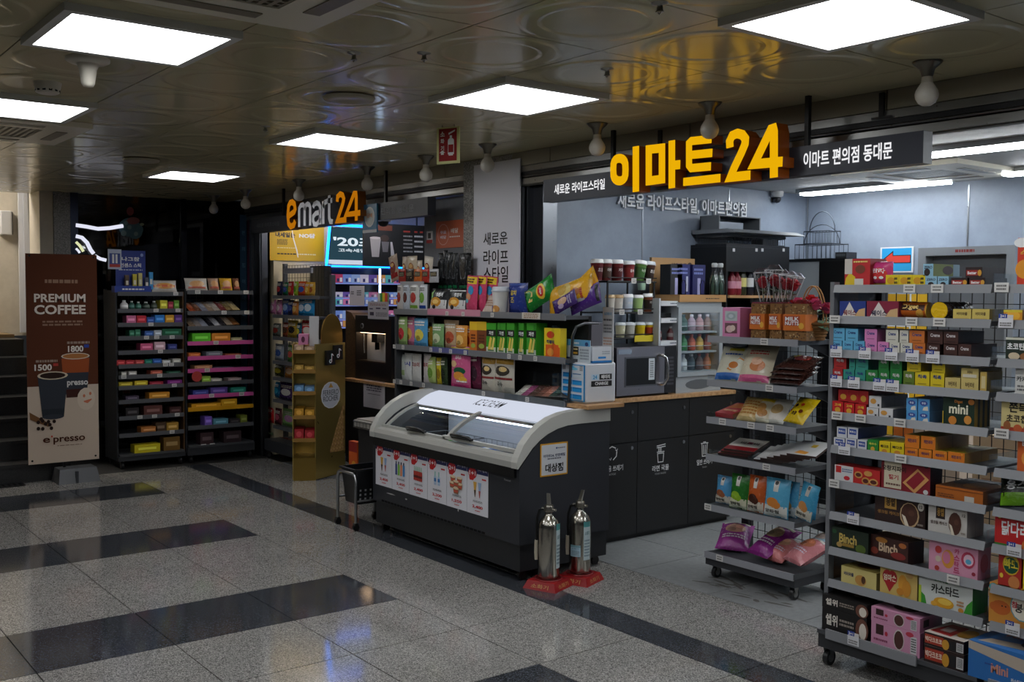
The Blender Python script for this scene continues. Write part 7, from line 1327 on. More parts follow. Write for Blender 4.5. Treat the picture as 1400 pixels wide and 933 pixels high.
for r in ((1, 219, 229, 411, (200, 190, 50), 'yellow mint box'), (1, 230, 237, 413, (150, 40, 60), 'crimson mint box'), (1, 238, 245, 411, (90, 140, 40), 'lime mint box'), (2, 173, 186, 432, (206, 110, 150), 'pink drop box'), (2, 187, 200, 432, (190, 40, 56), 'red drop box'), (2, 201, 211, 434, (40, 80, 160), 'navy drop box'), (2, 212, 225, 431, (40, 120, 200), 'blue drop box'), (2, 226, 238, 431, (206, 150, 40), 'amber drop box'), (2, 239, 249, 431, (90, 50, 130), 'violet drop box'),
          (3, 177, 184, 452, (40, 110, 80), 'green tin'), (3, 185, 192, 451, (44, 116, 84), 'second green tin'), (3, 198, 210, 453, (50, 90, 160), 'blue and white tin'), (3, 211, 221, 452, (176, 186, 196), 'pale tin'), (3, 222, 248, 450, (20, 90, 60), 'long green gum carton'), (4, 192, 209, 470, (206, 90, 130), 'pink gummy carton'), (4, 211, 226, 468, (206, 170, 180), 'white and red carton'), (4, 230, 242, 471, (50, 60, 130), 'navy carton'),
          (5, 160, 171, 493, (190, 50, 56), 'first red gum tray'), (5, 172, 184, 493, (180, 44, 54), 'second red gum tray'), (5, 185, 197, 493, (190, 70, 70), 'third red gum tray'), (5, 198, 208, 492, (20, 110, 90), 'teal gum tray'), (5, 209, 221, 491, (40, 90, 170), 'blue gum tray'), (5, 222, 233, 493, (196, 200, 200), 'white gum tray'), (5, 236, 247, 491, (190, 190, 180), 'silver gum tray'), (6, 166, 173, 509, (190, 190, 180), 'small white bar box'), (6, 176, 187, 508, (200, 196, 190), 'white bar box'), (6, 206, 222, 507, (190, 90, 70), 'red striped bar box'), (6, 228, 247, 508, (30, 80, 60), 'green bar box'),
          (7, 163, 181, 523, (190, 170, 40), 'yellow bar tray'), (7, 184, 202, 521, (206, 180, 40), 'bright yellow bar tray'), (7, 205, 223, 522, (150, 30, 50), 'maroon bar tray'), (7, 229, 249, 520, (130, 40, 130), 'purple bar tray'), (8, 172, 190, 542, (70, 60, 80), 'low grey tray'), (8, 204, 232, 537, (206, 140, 40), 'orange open tray'), (9, 172, 190, 558, (30, 26, 28), 'black chocolate tray'), (9, 197, 222, 555, (90, 50, 46), 'brown chocolate tray'), (9, 232, 248, 557, (60, 30, 30), 'dark red chocolate tray'),
          (10, 193, 215, 584, (176, 110, 50), 'tan chocolate box'), (10, 213, 227, 578, (70, 50, 30), 'brown chocolate box'), (10, 228, 244, 578, (170, 130, 50), 'golden chocolate box'), (11, 184, 219, 608, (206, 190, 30), 'yellow lemon candy box'), (11, 224, 246, 598, (110, 80, 30), 'brown gold gift box')): FA(*r)
for x, k in ((240, 0), (213, 1), (243, 1), (206, 2), (200, 3), (214, 3), (235, 3), (219, 4), (226, 5), (234, 5), (169, 6), (218, 6), (238, 7), (191, 9), (211, 9), (242, 9), (235, 10)):
    q = PX(x, AL[k], -9.6); price_tag(A_, q.y-2.87, -.006, ZA[k]-.008, .045, .03, 0)
# blue stick display and snack pack on top
a = PX(157, 400, -9.62); c = PX(207, 400, -9.62); w = c.y-a.y
t = thing('stick_display', 'blue cardboard counter display of stick snacks on the candy rack', 'display', (-9.62, a.y, ZA[0]+.001), HP)
B('card').box(0, w, .0, .1, 0, .06, (30, 60, 150)).art([('l', .2, .3, .8, .7, 1, W)], MF(0, 0, 0), w, .06).build('tray', t)
hb = PX(180, 343, -9.7).z-ZA[0]; b = B('card').box(.04, w-.02, .1005, .106, 0, hb, (34, 56, 140)); b.art([('t', '나그참', .5, .8, .1, W, .6), ('t', '인센스 스틱', .5, .65, .1, W, .7), ('l', .1, .52, .9, .56, 1, (200, 206, 220)), ('e', .88, .9, .05, .04, (150, 170, 220))], MF(.04, .1005, 0), w-.06, hb); b.build('back_card', t)
B('card').box(-.03, .09, .09, .098, hb*.55, hb*1.02, (190, 200, 220)).art([('r', .1, .1, .9, .8, (60, 80, 150)), ('r', .3, .3, .45, .75, W), ('r', .55, .3, .7, .75, W), ('r', .1, .1, .9, .25, (190, 60, 50))], MF(-.03, .09, hb*.55), .12, hb*.47).build('round_card', t)
for i, (x, h_, c_) in enumerate(((.1, .16, (90, 70, 50)), (.17, .17, (206, 190, 60)), (.22, .18, (206, 196, 120)), (.28, .14, (70, 76, 90)), (.32, .19, (60, 150, 206)))): B('card').box(x, x+.035, .02, .05, .03, h_, c_).art([('r', .2, .3, .8, .6, (222, 216, 200))], MF(x, .02, .03), .035, h_-.03).build('stick_packet', t)
a = PX(227, 392, -9.62); bag('snack_pack', 'clear sausage snack pack lying on the candy rack top', 'snack bag', -9.66, a.y, ZA[0]+.001, .24, .12, .05, (190, 184, 176), [('e', .5, .5, .42, .25, (206, 150, 80)), ('r', .05, .4, .95, .6, (190, 90, 60))], .3, HP)
# ---- rack B
BL = [399, 427, 447.5, 468, 488, 505, 523, 540, 557, 582, 607.5]
B_, ZBk = far_rack('jelly_rack', 'dark wheeled rack with pink shelf edges', -9.58, 3.505, 4.16, BL, 298, [GR, GR, GR, PR, PR, PR, GR, PR, (206, 150, 30), GR], False)
def FB(k, x0, x1, yt, col, desc, art=(), **kw): FR(-9.58, ZBk, BL, 'pink edged rack', k, x0, x1, yt, col, desc, art or [('r', .15, .35, .85, .65, tuple(min(255, v+50) for v in col))], **kw)
for x0, x1, c, nm in ((256, 287, (190, 184, 176), 'clear bread'), (288, 303, (170, 140, 120), 'tan roll'), (304, 321, (206, 160, 50), 'yellow cake'), (322, 331, (120, 80, 60), 'brown bun')):
    a = PX(x0, 392, -9.6); c_ = PX(x1, 392, -9.6); bag('bread_pack', nm+' pack on the top tier of the pink edged rack', 'bread pack', -9.65, (a.y+c_.y)/2, ZBk[0]+.001, c_.y-a.y, PX(x0, 384, -9.6).z-ZBk[0]+.03, .06, c, [('e', .5, .5, .35, .25, (200, 150, 100)), ('r', .1, .15, .9, .3, (190, 100, 80))], .3, HP)
rq = random.Random(9)
for k, pal in ((1, ((150, 70, 40), (110, 70, 50), (130, 134, 150), (150, 130, 110), (170, 160, 150), (120, 60, 60), (130, 110, 70), (190, 170, 120))), (2, ((130, 110, 90), (150, 140, 136), (170, 174, 190), (40, 40, 46), (190, 190, 196), (60, 56, 60), (196, 176, 150), (150, 100, 60)))):
    nms = ('rust', 'brown', 'slate', 'taupe', 'silver', 'maroon', 'khaki', 'straw') if k == 1 else ('tan', 'mushroom', 'bluish white', 'black', 'pale', 'charcoal', 'cream', 'copper')
    for i, c in enumerate(pal):
        q = PX(263+8.4*i, BL[k]-5, -9.6); bag('jerky_bag', '%s slanted snack pack on the %s tier of the pink edged rack' % (nms[i], SHN[k]), 'snack bag', -9.64, q.y+.03, ZBk[k]+.001+.002*i, .09, .15, .02, c, [('e', .5, .5, .3, .2, tuple(min(255, v+40) for v in c)), ('l', .2, .7, .8, .85, 2, (200, 196, 190))], .95, HP+.35)
for r in ((3, 263, 288, 456, (90, 190, 40), 'lime green gummy tray'), (3, 290, 315, 456, (206, 130, 40), 'orange gummy tray'), (3, 316, 331, 462, (150, 150, 110), 'olive candy tray'), (4, 258, 274, 483, (190, 100, 40), 'low orange candy box'), (4, 282, 304, 481, (110, 120, 130), 'slate candy box'), (4, 308, 330, 484, (150, 80, 50), 'brown candy box'), (5, 266, 290, 500, (176, 130, 90), 'tan candy box'), (5, 292, 318, 502, (60, 60, 80), 'dark candy box'), (6, 276, 288, 515, (150, 190, 70), 'lime candy box'), (6, 289, 303, 518, (190, 186, 180), 'white candy packet'), (6, 312, 330, 517, (170, 150, 150), 'pale candy packet'),
          (7, 264, 285, 534, (60, 70, 150), 'blue jelly box'), (7, 288, 311, 530, (90, 70, 150), 'violet jelly box'), (7, 316, 336, 530, (30, 130, 110), 'teal jelly box'), (8, 262, 302, 552, (206, 150, 30), 'amber toffee tray'), (8, 303, 324, 546, (214, 160, 30), 'tall amber toffee box'), (9, 280, 290, 570, (120, 90, 190), 'lavender stick box'), (9, 292, 312, 573, (90, 150, 170), 'aqua candy box'), (9, 314, 328, 573, (40, 36, 40), 'black candy box'), (9, 329, 338, 568, (110, 120, 40), 'olive candy jar box'), (10, 274, 292, 592, (60, 40, 44), 'dark plum carton'), (10, 306, 330, 590, (50, 36, 40), 'dark brown carton')): FB(*r)
q = PX(269, 515, -9.57); B('card').cyl((0, 0, 0), (.006, 0, 0), .05, seg=18, col=(170, 60, 56)).build('round_card', None, (-9.57, q.y, q.z), label='round red price card on the pink edged rack', cat='card')
for x, k in ((270, 0), (301, 0), (336, 0), (306, 1), (337, 1), (295, 3), (325, 4), (283, 5), (289, 7), (330, 7), (278, 10), (290, 10)): q = PX(x, BL[k], -9.58); price_tag(B_, q.y-3.505, -.006, ZBk[k]-.008, .05, .034, 0)
# ---- coffee banner
bx = -9.3; q0 = PX(34, 348, bx); q1 = PX(130, 347, bx); wbn = .575; zb0, zb1 = .168, 1.953
t = thing('banner_stand', 'brown and cream coffee banner on a plastic foot', 'banner', (bx, 2.03, 0), HP)
hb = zb1-zb0; b = B('matte').box(0, wbn, 0, .004, zb0, zb1, (84, 44, 26)); M = MF(0, 0, zb0)
CRB = (196, 178, 160); DKC = (50, 54, 62); ops = [('r', 0, 0, 1, .37, CRB)]
def txt(s, x, y, h, c, w=None, bd=.03): ops.append(('t', s, x, y, h, c, w, bd))
txt('PREMIUM', .47, .79, .04, (222, 212, 200), .72, .025); txt('COFFEE', .47, .735, .045, (222, 212, 200), .72, .03); ops.append(('l', .26, .855, .72, .885, 1, (150, 120, 100))); ops.append(('l', .22, .655, .78, .685, 2, (140, 110, 92)))
ops.append(('l', .56, .565, .88, .585, 1, (150, 130, 116))); txt('1800', .68, .545, .03, (222, 214, 204), .22); ops.append(('r', .8, .55, .87, .565, (50, 70, 150))); ops.append(('l', .12, .48, .42, .5, 1, (150, 130, 116))); txt('1500', .22, .46, .03, (222, 214, 204), .24); ops.append(('r', .36, .465, .43, .478, (170, 60, 50)))
ops += [('p', [(.47, .51), (.88, .51), (.83, .31), (.54, .31)], DKC), ('p', [(.475, .5), (.875, .5), (.86, .43), (.49, .43)], (150, 74, 36)), ('p', [(.535, .35), (.84, .35), (.83, .31), (.545, .31)], (60, 30, 24)), ('e', .675, .51, .205, .016, (206, 190, 170)), ('e', .675, .51, .185, .012, (170, 110, 60))]
txt('presso', .7, .375, .03, (206, 204, 200), .3)
ops += [('p', [(.14, .42), (.56, .42), (.5, .22), (.2, .22)], DKC), ('e', .35, .42, .215, .02, (200, 184, 160)), ('e', .35, .42, .18, .015, (44, 28, 22)), ('p', [(.19, .26), (.51, .26), (.5, .22), (.2, .22)], (40, 44, 50)), ('e', .35, .222, .15, .012, DKC), ('e', .82, .3, .13, .055, (206, 190, 172)), ('e', .79, .315, .018, .008, (190, 110, 80)), ('e', .88, .325, .018, .008, (190, 110, 80)), ('p', [(.78, .29), (.9, .3), (.9, .295), (.84, .278), (.79, .284)], (190, 110, 80))]
ops += [('p', [(.02, .25), (.3, .19), (.28, .175), (.03, .215)], (110, 76, 46))]+[('e', x, y, .025, .009, (36, 22, 18)) for x, y in ((.14, .2), (.2, .205), (.24, .19), (.3, .185), (.14, .17), (.2, .168), (.32, .168), (.36, .2), (.28, .2), (.18, .215))]
txt('e', .25, .111, .024, (70, 34, 20), .1, .02); txt('presso', .57, .105, .034, (70, 34, 20), .45, .02); ops.append(('e', .325, .128, .012, .005, (190, 60, 40))); ops.append(('l', .4, .078, .75, .084, 1, (130, 110, 96)))
b.art(ops, M, wbn, hb); b.build('printed_sheet', t)
for x in (.03, wbn-.03):
    for z in (zb0+.03, zb1-.02): B('metal').cyl((x, -.003, z), (x, .005, z), .009, seg=10, col=(40, 40, 40)).build('eyelet', t)
B('metal').box(wbn/2-.01, wbn/2+.01, .006, .016, .1, zb1+.0, (60, 60, 60)).build('pole', t)
B('plastic').add([(.2, -.16, 0), (.54, -.16, 0), (.54, .09, 0), (.2, .09, 0), (.22, -.12, .12), (.52, -.12, .12), (.52, .06, .12), (.22, .06, .12)], [(0, 1, 5, 4), (1, 2, 6, 5), (2, 3, 7, 6), (3, 0, 4, 7), (4, 5, 6, 7), (3, 2, 1, 0)], (86, 88, 92)).box(.34, .36, -.162, -.12, 0, .1, (60, 62, 66)).build('water_foot', t)
# hanging vertical banners beside the glass
for i, (xa, xb, c, nm) in enumerate(((328, 337, (24, 60, 84), 'narrow teal vertical banner on the dark glass'), (338, 345, (70, 22, 50), 'narrow plum vertical banner beside the aluminium jamb'))):
    a = PX(xa, 300, -9.9); c_ = PX(xb, 300, -9.9); b = B('card').box(0, c_.y-a.y, 0, .004, .6, 2.42, c); b.art([('t', ch, .5, .9-.09*j, .025, tuple(min(255, v+50) for v in c), .5) for j, ch in enumerate('편의점이마트')], MF(0, 0, .6), c_.y-a.y, 1.82); b.build('vertical_banner', None, (-9.9, a.y, 0), HP, nm, 'banner')
# ================================================================ hanging snack rack (rack C) and gold display
rc = thing('hanging_bag_rack', 'grey wheeled rack of hanging candy bags beside the gold display', 'rack', (0, 0, 0)); X0, X1, Yc = -9.5, -8.5, 4.34
CL = [405, 432, 463, 497, 520, 551, 588, 612]; ZCk = [PY(400, y, Yc).z for y in CL]; ZCk[-1] = .19
for x in (X0, X1): B('powder').box(x-.02, x+.02, 4.45, 4.49, .07, ZCk[0]+.32 if x < -9 else ZCk[0]+.2, (80, 82, 86)).build('upright', rc)
for k, z in enumerate(ZCk[:-1]): B('powder').box(X0, X1, Yc, 4.449, z-.02, z, (66, 68, 72)).build('shelf_board', rc); B('plastic').box(X0, X1, Yc-.008, Yc-.0005, z-.028, z+.006, (100, 102, 106)).build('price_rail', rc)
wire_grid(rc, X0+.03, X1-.03, 4.47, .25, ZCk[0]+.3, .06); B('plastic').box(X0+.05, X1-.35, 4.43, 4.45, ZCk[0]+.22, ZCk[0]+.27, (150, 152, 160)).build('header_strip', rc)
B('powder').box(X0, X1, Yc-.1, 4.55, .08, .19, (56, 58, 62)).build('base_box', rc)
for x in (X0+.04, X1-.04):
    for y in (Yc-.07, 4.5): caster(rc, x, y)
def RC(k, x0, x1, yt, c, c2, nm, roll=0):
    Y = Yc+.03; a = PY(x0, CL[k]-8, Y); c_ = PY(x1, CL[k]-8, Y); h = PY(x0, yt, Y).z-ZCk[k]
    bag('candy_bag', nm+' on the hanging bag rack', 'candy bag', (a.x+c_.x)/2, Y+.03+.01*(x0 % 3), ZCk[k]+.001, c_.x-a.x, h, .04, c, [('e', .5, .45, .32, .2, c2), ('l', .15, .68, .85, .86, 2, (226, 222, 210)), ('r', .05, .05, .95, .16, tuple(int(v*.75) for v in c))], .05, roll=roll)
for r in ((0, 375, 382, 385, (30, 36, 70), (190, 60, 60), 'navy bag in the first row'), (0, 382, 390, 386, (24, 110, 70), (60, 90, 170), 'green bag in the first row'), (0, 390, 397, 385, (180, 40, 44), (206, 150, 60), 'red bag in the first row'), (0, 397, 402, 385, (150, 180, 50), (90, 140, 40), 'lime bag in the first row'), (0, 401, 413, 385, (206, 80, 40), (60, 90, 180), 'orange red bag in the first row'), (0, 412, 419, 386, (214, 150, 40), (230, 190, 90), 'amber bag in the first row'), (0, 418, 425, 386, (206, 160, 60), (170, 90, 40), 'yellow striped bag in the first row'),
          (1, 364, 372, 410, (190, 120, 160), (226, 200, 210), 'pink bag at the row start'), (1, 373, 380, 410, (200, 130, 170), (240, 220, 226), 'second pink bag'), (1, 380, 390, 408, (60, 90, 170), (150, 180, 226), 'blue bag in the second row'), (1, 390, 398, 410, (24, 36, 84), (60, 80, 150), 'navy bag in the second row'), (1, 396, 404, 412, (206, 130, 60), (226, 190, 110), 'orange bag in the second row'), (1, 401, 413, 408, (30, 130, 190), (190, 210, 230), 'sky blue bag in the second row'), (1, 411, 426, 407, (40, 150, 210), (206, 226, 236), 'large sky blue bag in the second row'),
          (2, 369, 380, 442, (100, 104, 96), (150, 60, 50), 'grey bag in the third row'), (2, 380, 390, 441, (150, 70, 46), (90, 60, 40), 'rust bag in the third row'), (2, 388, 402, 438, (170, 140, 50), (40, 36, 30), 'black and yellow bag in the third row'), (2, 402, 408, 442, (40, 90, 110), (206, 190, 60), 'teal bag in the third row'), (2, 408, 427, 438, (200, 36, 40), (230, 220, 210), 'large red bag in the third row'),
          (3, 372, 384, 470, (150, 160, 170), (60, 90, 150), 'pale blue bag in the fourth row'), (3, 388, 398, 472, (70, 130, 60), (200, 90, 80), 'green bag in the fourth row'), (4, 368, 382, 497, (60, 60, 30), (206, 190, 60), 'black and lime bag in the fifth row'), (4, 383, 398, 496, (206, 130, 40), (230, 200, 150), 'orange bag in the fifth row'), (5, 368, 377, 522, (30, 100, 140), (50, 150, 180), 'deep blue bag in the sixth row'), (5, 378, 399, 522, (70, 50, 100), (206, 206, 200), 'violet bag with white rings in the sixth row'),
          (6, 360, 371, 556, (206, 50, 50), (150, 30, 40), 'slim red packet in the seventh row'), (6, 372, 381, 558, (90, 40, 50), (190, 90, 110), 'maroon packet in the seventh row'), (6, 380, 400, 558, (140, 190, 110), (190, 140, 180), 'green and pink bag in the seventh row'), (7, 360, 370, 590, (120, 140, 110), (150, 170, 140), 'pale green tub bag at the base'), (7, 376, 402, 598, (180, 40, 44), (190, 150, 110), 'red gift bag at the base')): RC(*r)
# gold chocolate display: shelf column and mirrored wing
pl_ = PZ(400, 658, 0); angf = math.radians(60); ws_ = .2; c0 = Vector((pl_.x+ws_*math.cos(angf), pl_.y+ws_*math.sin(angf), 0)); cr0 = PZ(472, 647.5, 0); dv = Vector((cr0.x-c0.x, cr0.y-c0.y)); angw = math.atan2(dv.y, dv.x); wfp = dv.length; gdz = zg = PX(430, 471, c0.x).z
fd = thing('chocolate_display', 'gold mirrored chocolate display stand with pyramid picture', 'display stand', (pl_.x, pl_.y, 0), angf); GO = (206, 180, 104); dp_ = .3
B('gold').box(0, .008, .0, dp_, .01, gdz, GO).build('side_panel', fd); B('gold').box(.009, ws_, dp_-.01, dp_, .01, gdz, GO).build('back_panel', fd)
B('gold').box(.009, ws_-.001, .0, dp_-.011, 0, .2, (170, 140, 70)).build('plinth', fd)
SF = (.36, .56, .77, .96, 1.13)
for z in SF: B('gold').box(.009, ws_-.001, .006, dp_-.011, z-.012, z, (150, 116, 50)).build('shelf', fd); B('plastic').box(.009, ws_-.001, -.004, .0055, z-.02, z+.012, (160, 120, 56)).build('price_rail', fd)
rz_ = angw-angf; wg = thing('wing', None, None); wg.parent = fd; wg.location = (ws_, 0, 0); wg.rotation_euler = (0, 0, rz_)
B('gold').box(0, wfp, 0, .012, .01, gdz, GO).build('wing_panel', wg)
n = 12; B('gold').prism([(.1, gdz-.1), (wfp-.02, gdz-.1)]+[(wfp/2+.04+(wfp/2-.06)*math.cos(math.pi*i/n), gdz+.06+.2*math.sin(math.pi*i/n)) for i in range(n+1)], 'y', .014, .024, (176, 140, 70)).build('crown_board', wg)
b = B('paint'); M = MF(0, 0, 0)
b.art([('e', .5, .615, .33, .1, (226, 226, 226)), ('e', .5, .615, .31, .094, (196, 198, 202)), ('t', 'FERRERO', .5, .634, .04, (70, 70, 74), .52, .01), ('t', 'ROCHER', .5, .59, .04, (70, 70, 74), .5, .01), ('p', [(.42, .67), (.58, .67), (.5, .705)], (190, 140, 50))], M, wfp, gdz)
b.build('round_badge', wg)
for i, (x, z) in enumerate(((.3, .84), (.56, .875))):
    b = B('card').box(x*wfp, x*wfp+.3*wfp, -.02, -.0005, z*gdz, z*gdz+.13, (16, 16, 18)); hx, hz = x*wfp+.15*wfp, z*gdz+.06; Mx = MF(hx, -.02, hz)
    for q, cc in ((-.0025, (60, 190, 200)), (.0025, (206, 50, 90)), (0, W)):
        b.add([Mx(.008+q+a, c_, 2+(cc == W)) for a, c_ in ((-.005, -.03), (.005, -.03), (.005, .04), (-.005, .04))], [(0, 1, 2, 3)], cc); b.add([Mx(-.008+q+.018*math.cos(a), -.026+.018*math.sin(a), 2+(cc == W)) for a in [2*math.pi*j/12 for j in range(12)]], [tuple(range(12))], cc); b.add([Mx(.013+q+a, c_, 2+(cc == W)) for a, c_ in ((0, .03), (.022, .018), (.022, .026), (.004, .042))], [(0, 1, 2, 3)], cc)
    b.add([Mx(-.008+.009*math.cos(a), -.026+.009*math.sin(a), 4) for a in [2*math.pi*j/12 for j in range(12)]], [tuple(range(12))], (16, 16, 18)); b.build('music_card', wg)
b = B('paint'); rows = 9
for r_ in range(rows):
    for q in range(rows-r_+1 if r_ else rows):
        cx = .98-(rows-r_)*.052+q*.105; cz_ = .2+.038*r_
        if cx > .97: continue
        b.art([('e', cx, cz_, .05, .022, (170, 130, 76)), ('e', cx-.01, cz_+.006, .02, .01, (206, 170, 114))], M, wfp, gdz)
b.build('pyramid_print', wg)
ca, sa = math.cos(angf), math.sin(angf)
for i, (k, h_, c, nm) in enumerate(((1.13, .05, (190, 160, 130), 'cream'), (.96, .05, (190, 150, 60), 'gold'), (.77, .06, (110, 160, 206), 'blue and white'), (.56, .07, (206, 150, 40), 'amber'), (.36, .09, (180, 36, 44), 'red heart'))):
    for j in range(2):
        p = Vector((.015+j*(ws_-.02)*.5, .02, k+.001))
        pack_box('chocolate_box', '%s chocolate box in the gold display, %s' % (nm, ('farther from the mirrored wing', 'nearer the mirrored wing')[j]), 'chocolate box', pl_.x+p.x*ca-p.y*sa, pl_.y+p.x*sa+p.y*ca, p.z, (ws_-.03)*.47, .2, h_-.012*j, c, [('e', .5, .5, .3, .3, tuple(min(255, v+40) for v in c))], rz=angf)
t = thing('candy_gift', 'white and pink gift packets on top of the gold display', 'gift', (pl_.x, pl_.y, 1.1305), angf)
B('card').box(.14, .22, .1, .16, 0, .3, (206, 206, 206)).build('white_box', t); B('card').box(.05, .13, .05, .2, .055, .145, (206, 130, 170)).art([('e', .5, .5, .2, .3, (90, 30, 60))], MF(.05, .05, .055), .08, .09).build('pink_packet', t); B('petal').lathe([(.03, 0), (.045, .03), (.04, .05), (.05, .08), (.02, .1)], 10, [(30, 26, 24), (30, 26, 24), (206, 206, 206), (206, 206, 206)], (.19, .22, 0)).build('white_flower_pot', t)
# ================================================================ counter area behind
TX = -9.3; y0, y1 = PX(447, 424, TX).y, 6.2
tb = thing('cigarette_display', 'backlit display cabinet with glowing blue frame and rows of small packs', 'display cabinet', (TX, y0, 0), HP); w = y1-y0; zt = PX(447, 366, TX).z; zl = PX(447, 424, TX).z
B('powder').box(0, w, .12, .14, .9, zt, (14, 15, 26)).build('back_panel', tb); B('powder').box(-.02, -.001, -.0, .14, 0, zt, (30, 30, 34)).build('side_panel', tb); B('powder').box(0, w, .02, .28, 0, .9, (24, 24, 26)).build('base_cabinet', tb)
B('glow_led').box(-.012, .002, -.008, -.0005, zl-.06, zt, (190, 220, 255)).build('led_edge', tb); B('glow_led').box(-.012, w, -.01, -.0005, zt+.008, zt+.024, (14, 104, 255)).build('led_edge', tb)
xm_ = PX(519, 400, TX).y-y0; B('glow_led').box(xm_-.008, xm_+.008, -.012, -.0005, zl+.1, zt, (190, 220, 255)).build('led_edge', tb)
rq = random.Random(21); zz = [zt-.15, zt-.3, zt-.375, zt-.52, zt-.6]
for k, z in enumerate(zz):
    B('powder').box(0, w, -.0, .118, z-.012, z, (20, 22, 34)).build('shelf', tb); B('glow_screen').box(.0, w, -.004, -.0005, z-.014, z-.001, (150, 170, 255)).build('lit_edge', tb)
cpal = (((206, 120, 170), 'pink'), ((190, 70, 110), 'crimson'), ((120, 150, 226), 'pale blue'), ((150, 176, 230), 'sky'), ((206, 200, 226), 'white'), ((110, 90, 170), 'violet'), ((206, 150, 90), 'amber'), ((90, 180, 190), 'aqua'))
for k, z in enumerate(zz):
    i = 0; x = .02
    while x < xm_*1.35 and i < 9:
        c, nm = cpal[(i+k*3) % 8]; o = B('glow_screen').box(0, .075, 0, .05, 0, .085 if k != 1 else .055, c).art([('r', .1, .1, .45, .5, (60, 60, 110)), ('r', .55, .1, .9, .6, (230, 226, 240))], MF(0, 0, 0), .075, .085 if k != 1 else .055)
        o.build('cigarette_pack', None, (TX-.03, y0+x, z+.001), HP, '%s backlit pack, %s of the %s row in the glowing display' % (nm, ('first', 'second', 'third', 'fourth', 'fifth', 'sixth', 'seventh', 'eighth', 'ninth')[i], ('top', 'second', 'third', 'fourth', 'lowest')[k]), 'pack', 'packs in the glowing display'); x += .1; i += 1
# slanted screen above
zs0, zs1 = zt+.08, PX(456, 310, TX).z; sl = .1
t = thing('menu_screen', 'slanted dark screen reading twenty seconds in blue neon frame', 'screen', (TX, y0, 0), HP)
xs0, xs1 = .02, w
b = B('glow_screen'); b.add([(xs0, 0, zs0), (xs1, 0, zs0), (xs1, sl*.4, zs1), (xs0+.06, sl*.4, zs1)], [(0, 1, 2, 3)], (58, 92, 108)); b.mat('powder'); b.add([(xs0, .02, zs0), (xs1, .02, zs0), (xs1, .02+sl*.4, zs1), (xs0+.06, .02+sl*.4, zs1)], [(3, 2, 1, 0)], (20, 20, 24)); b.build('screen', t)
Ms = lambda u, v, l: (xs0+u, sl*.4*v/(zs1-zs0)-.0015*l, zs0+v)
hS = zs1-zs0; b = B('glow_sign'); xx = PX(487, 330, TX).y-y0; b.text("'20초", Ms, xx-.02, hS*.58, hS*.3, (226, 240, 250), w=.5, bold=.03); b.text('고속세일', Ms, xx-.06, hS*.3, hS*.11, (206, 220, 230), w=.32, bold=.03); b.build('lettering', t)
B('glow_sign').box(xs0, w, -.012, -.0008, zt+.035, zt+.08, (206, 214, 230)).build('light_bar', t)
b = B('glow_led'); b.tube([(-.01, -.01, zt+.02), (.05, .03, zs1+.02)], .013, 6, (20, 124, 255)); b.tube([(.05, .03, zs1+.02), (w, .03, zs1+.02)], .013, 6, (14, 104, 255)); b.build('neon_frame', t)
# yellow poster and cream panels
q0 = PX(369, 356, -9.61); q1 = PX(443, 318, -9.61); b = B('card').box(0, q1.y-q0.y, 0, .008, q0.z, q0.z+.36, (206, 166, 20)); b.art([('t', '내세일는', .28, .72, .14, (20, 26, 40), .36, .04), ('t', 'NO담', .68, .72, .13, (214, 214, 206), .3, .05), ('l', .13, .44, .32, .6, 4, (70, 60, 30)), ('l', .13, .34, .46, .38, 1, (220, 206, 150)), ('l', .13, .16, .48, .22, 1, (30, 30, 30)), ('l', .5, .16, .86, .22, 1, (220, 210, 170)), ('p', [(.4, .95), (.44, .6), (.5, .3), (.52, .1), (.5, .1), (.475, .3), (.42, .6), (.385, .95)], (220, 220, 206))], MF(0, 0, q0.z), q1.y-q0.y, .36)
b.build('yellow_poster', None, (-9.61, q0.y, 0), HP, 'large yellow poster with black and white letters on the cream wall', 'poster')
# black coffee menu board hung in front
MXb = -8.75; q0 = PX(497, 352, MXb); q1 = PX(582, 309, MXb); wmb = q1.y-q0.y; hmb = .42; zmb = q1.z-hmb
t = thing('menu_board', 'black coffee menu board with white cups hanging over the counter', 'menu board', (MXb, q0.y, zmb), HP)
B('card').box(0, wmb, 0, .02, 0, hmb, (14, 14, 15)).build('board', t); b = B('paint')
b.art([('r', .02, .84, .45, .96, (120, 56, 30)), ('p', [(.1, .66), (.27, .66), (.24, .22), (.13, .22)], (170, 164, 166)), ('e', .185, .66, .09, .03, (206, 200, 200)), ('p', [(.28, .58), (.4, .58), (.38, .34), (.3, .34)], (110, 106, 110)), ('p', [(.42, .58), (.45, .58), (.49, .26), (.43, .26)], (190, 186, 190)), ('e', .33, .66, .07, .08, (60, 40, 30)), ('r', .63, .82, .74, .86, (150, 50, 40)), ('r', .81, .82, .86, .86, (150, 50, 40)), ('r', .9, .82, .95, .86, (150, 50, 40))]+[('l', .63, .7-.09*j, .78, .76-.09*j, 1, (150, 150, 150)) for j in range(5)]+[('l', .81, .7-.12*j, .95, .77-.12*j, 1, (190, 190, 190)) for j in range(4)], MF(0, 0, 0), wmb, hmb); b.build('print', t)
for x in (.1, wmb-.1): B('powder').box(x-.006, x+.006, .004, .016, hmb, 2.6-zmb-.001, (20, 20, 20)).build('rod', t)
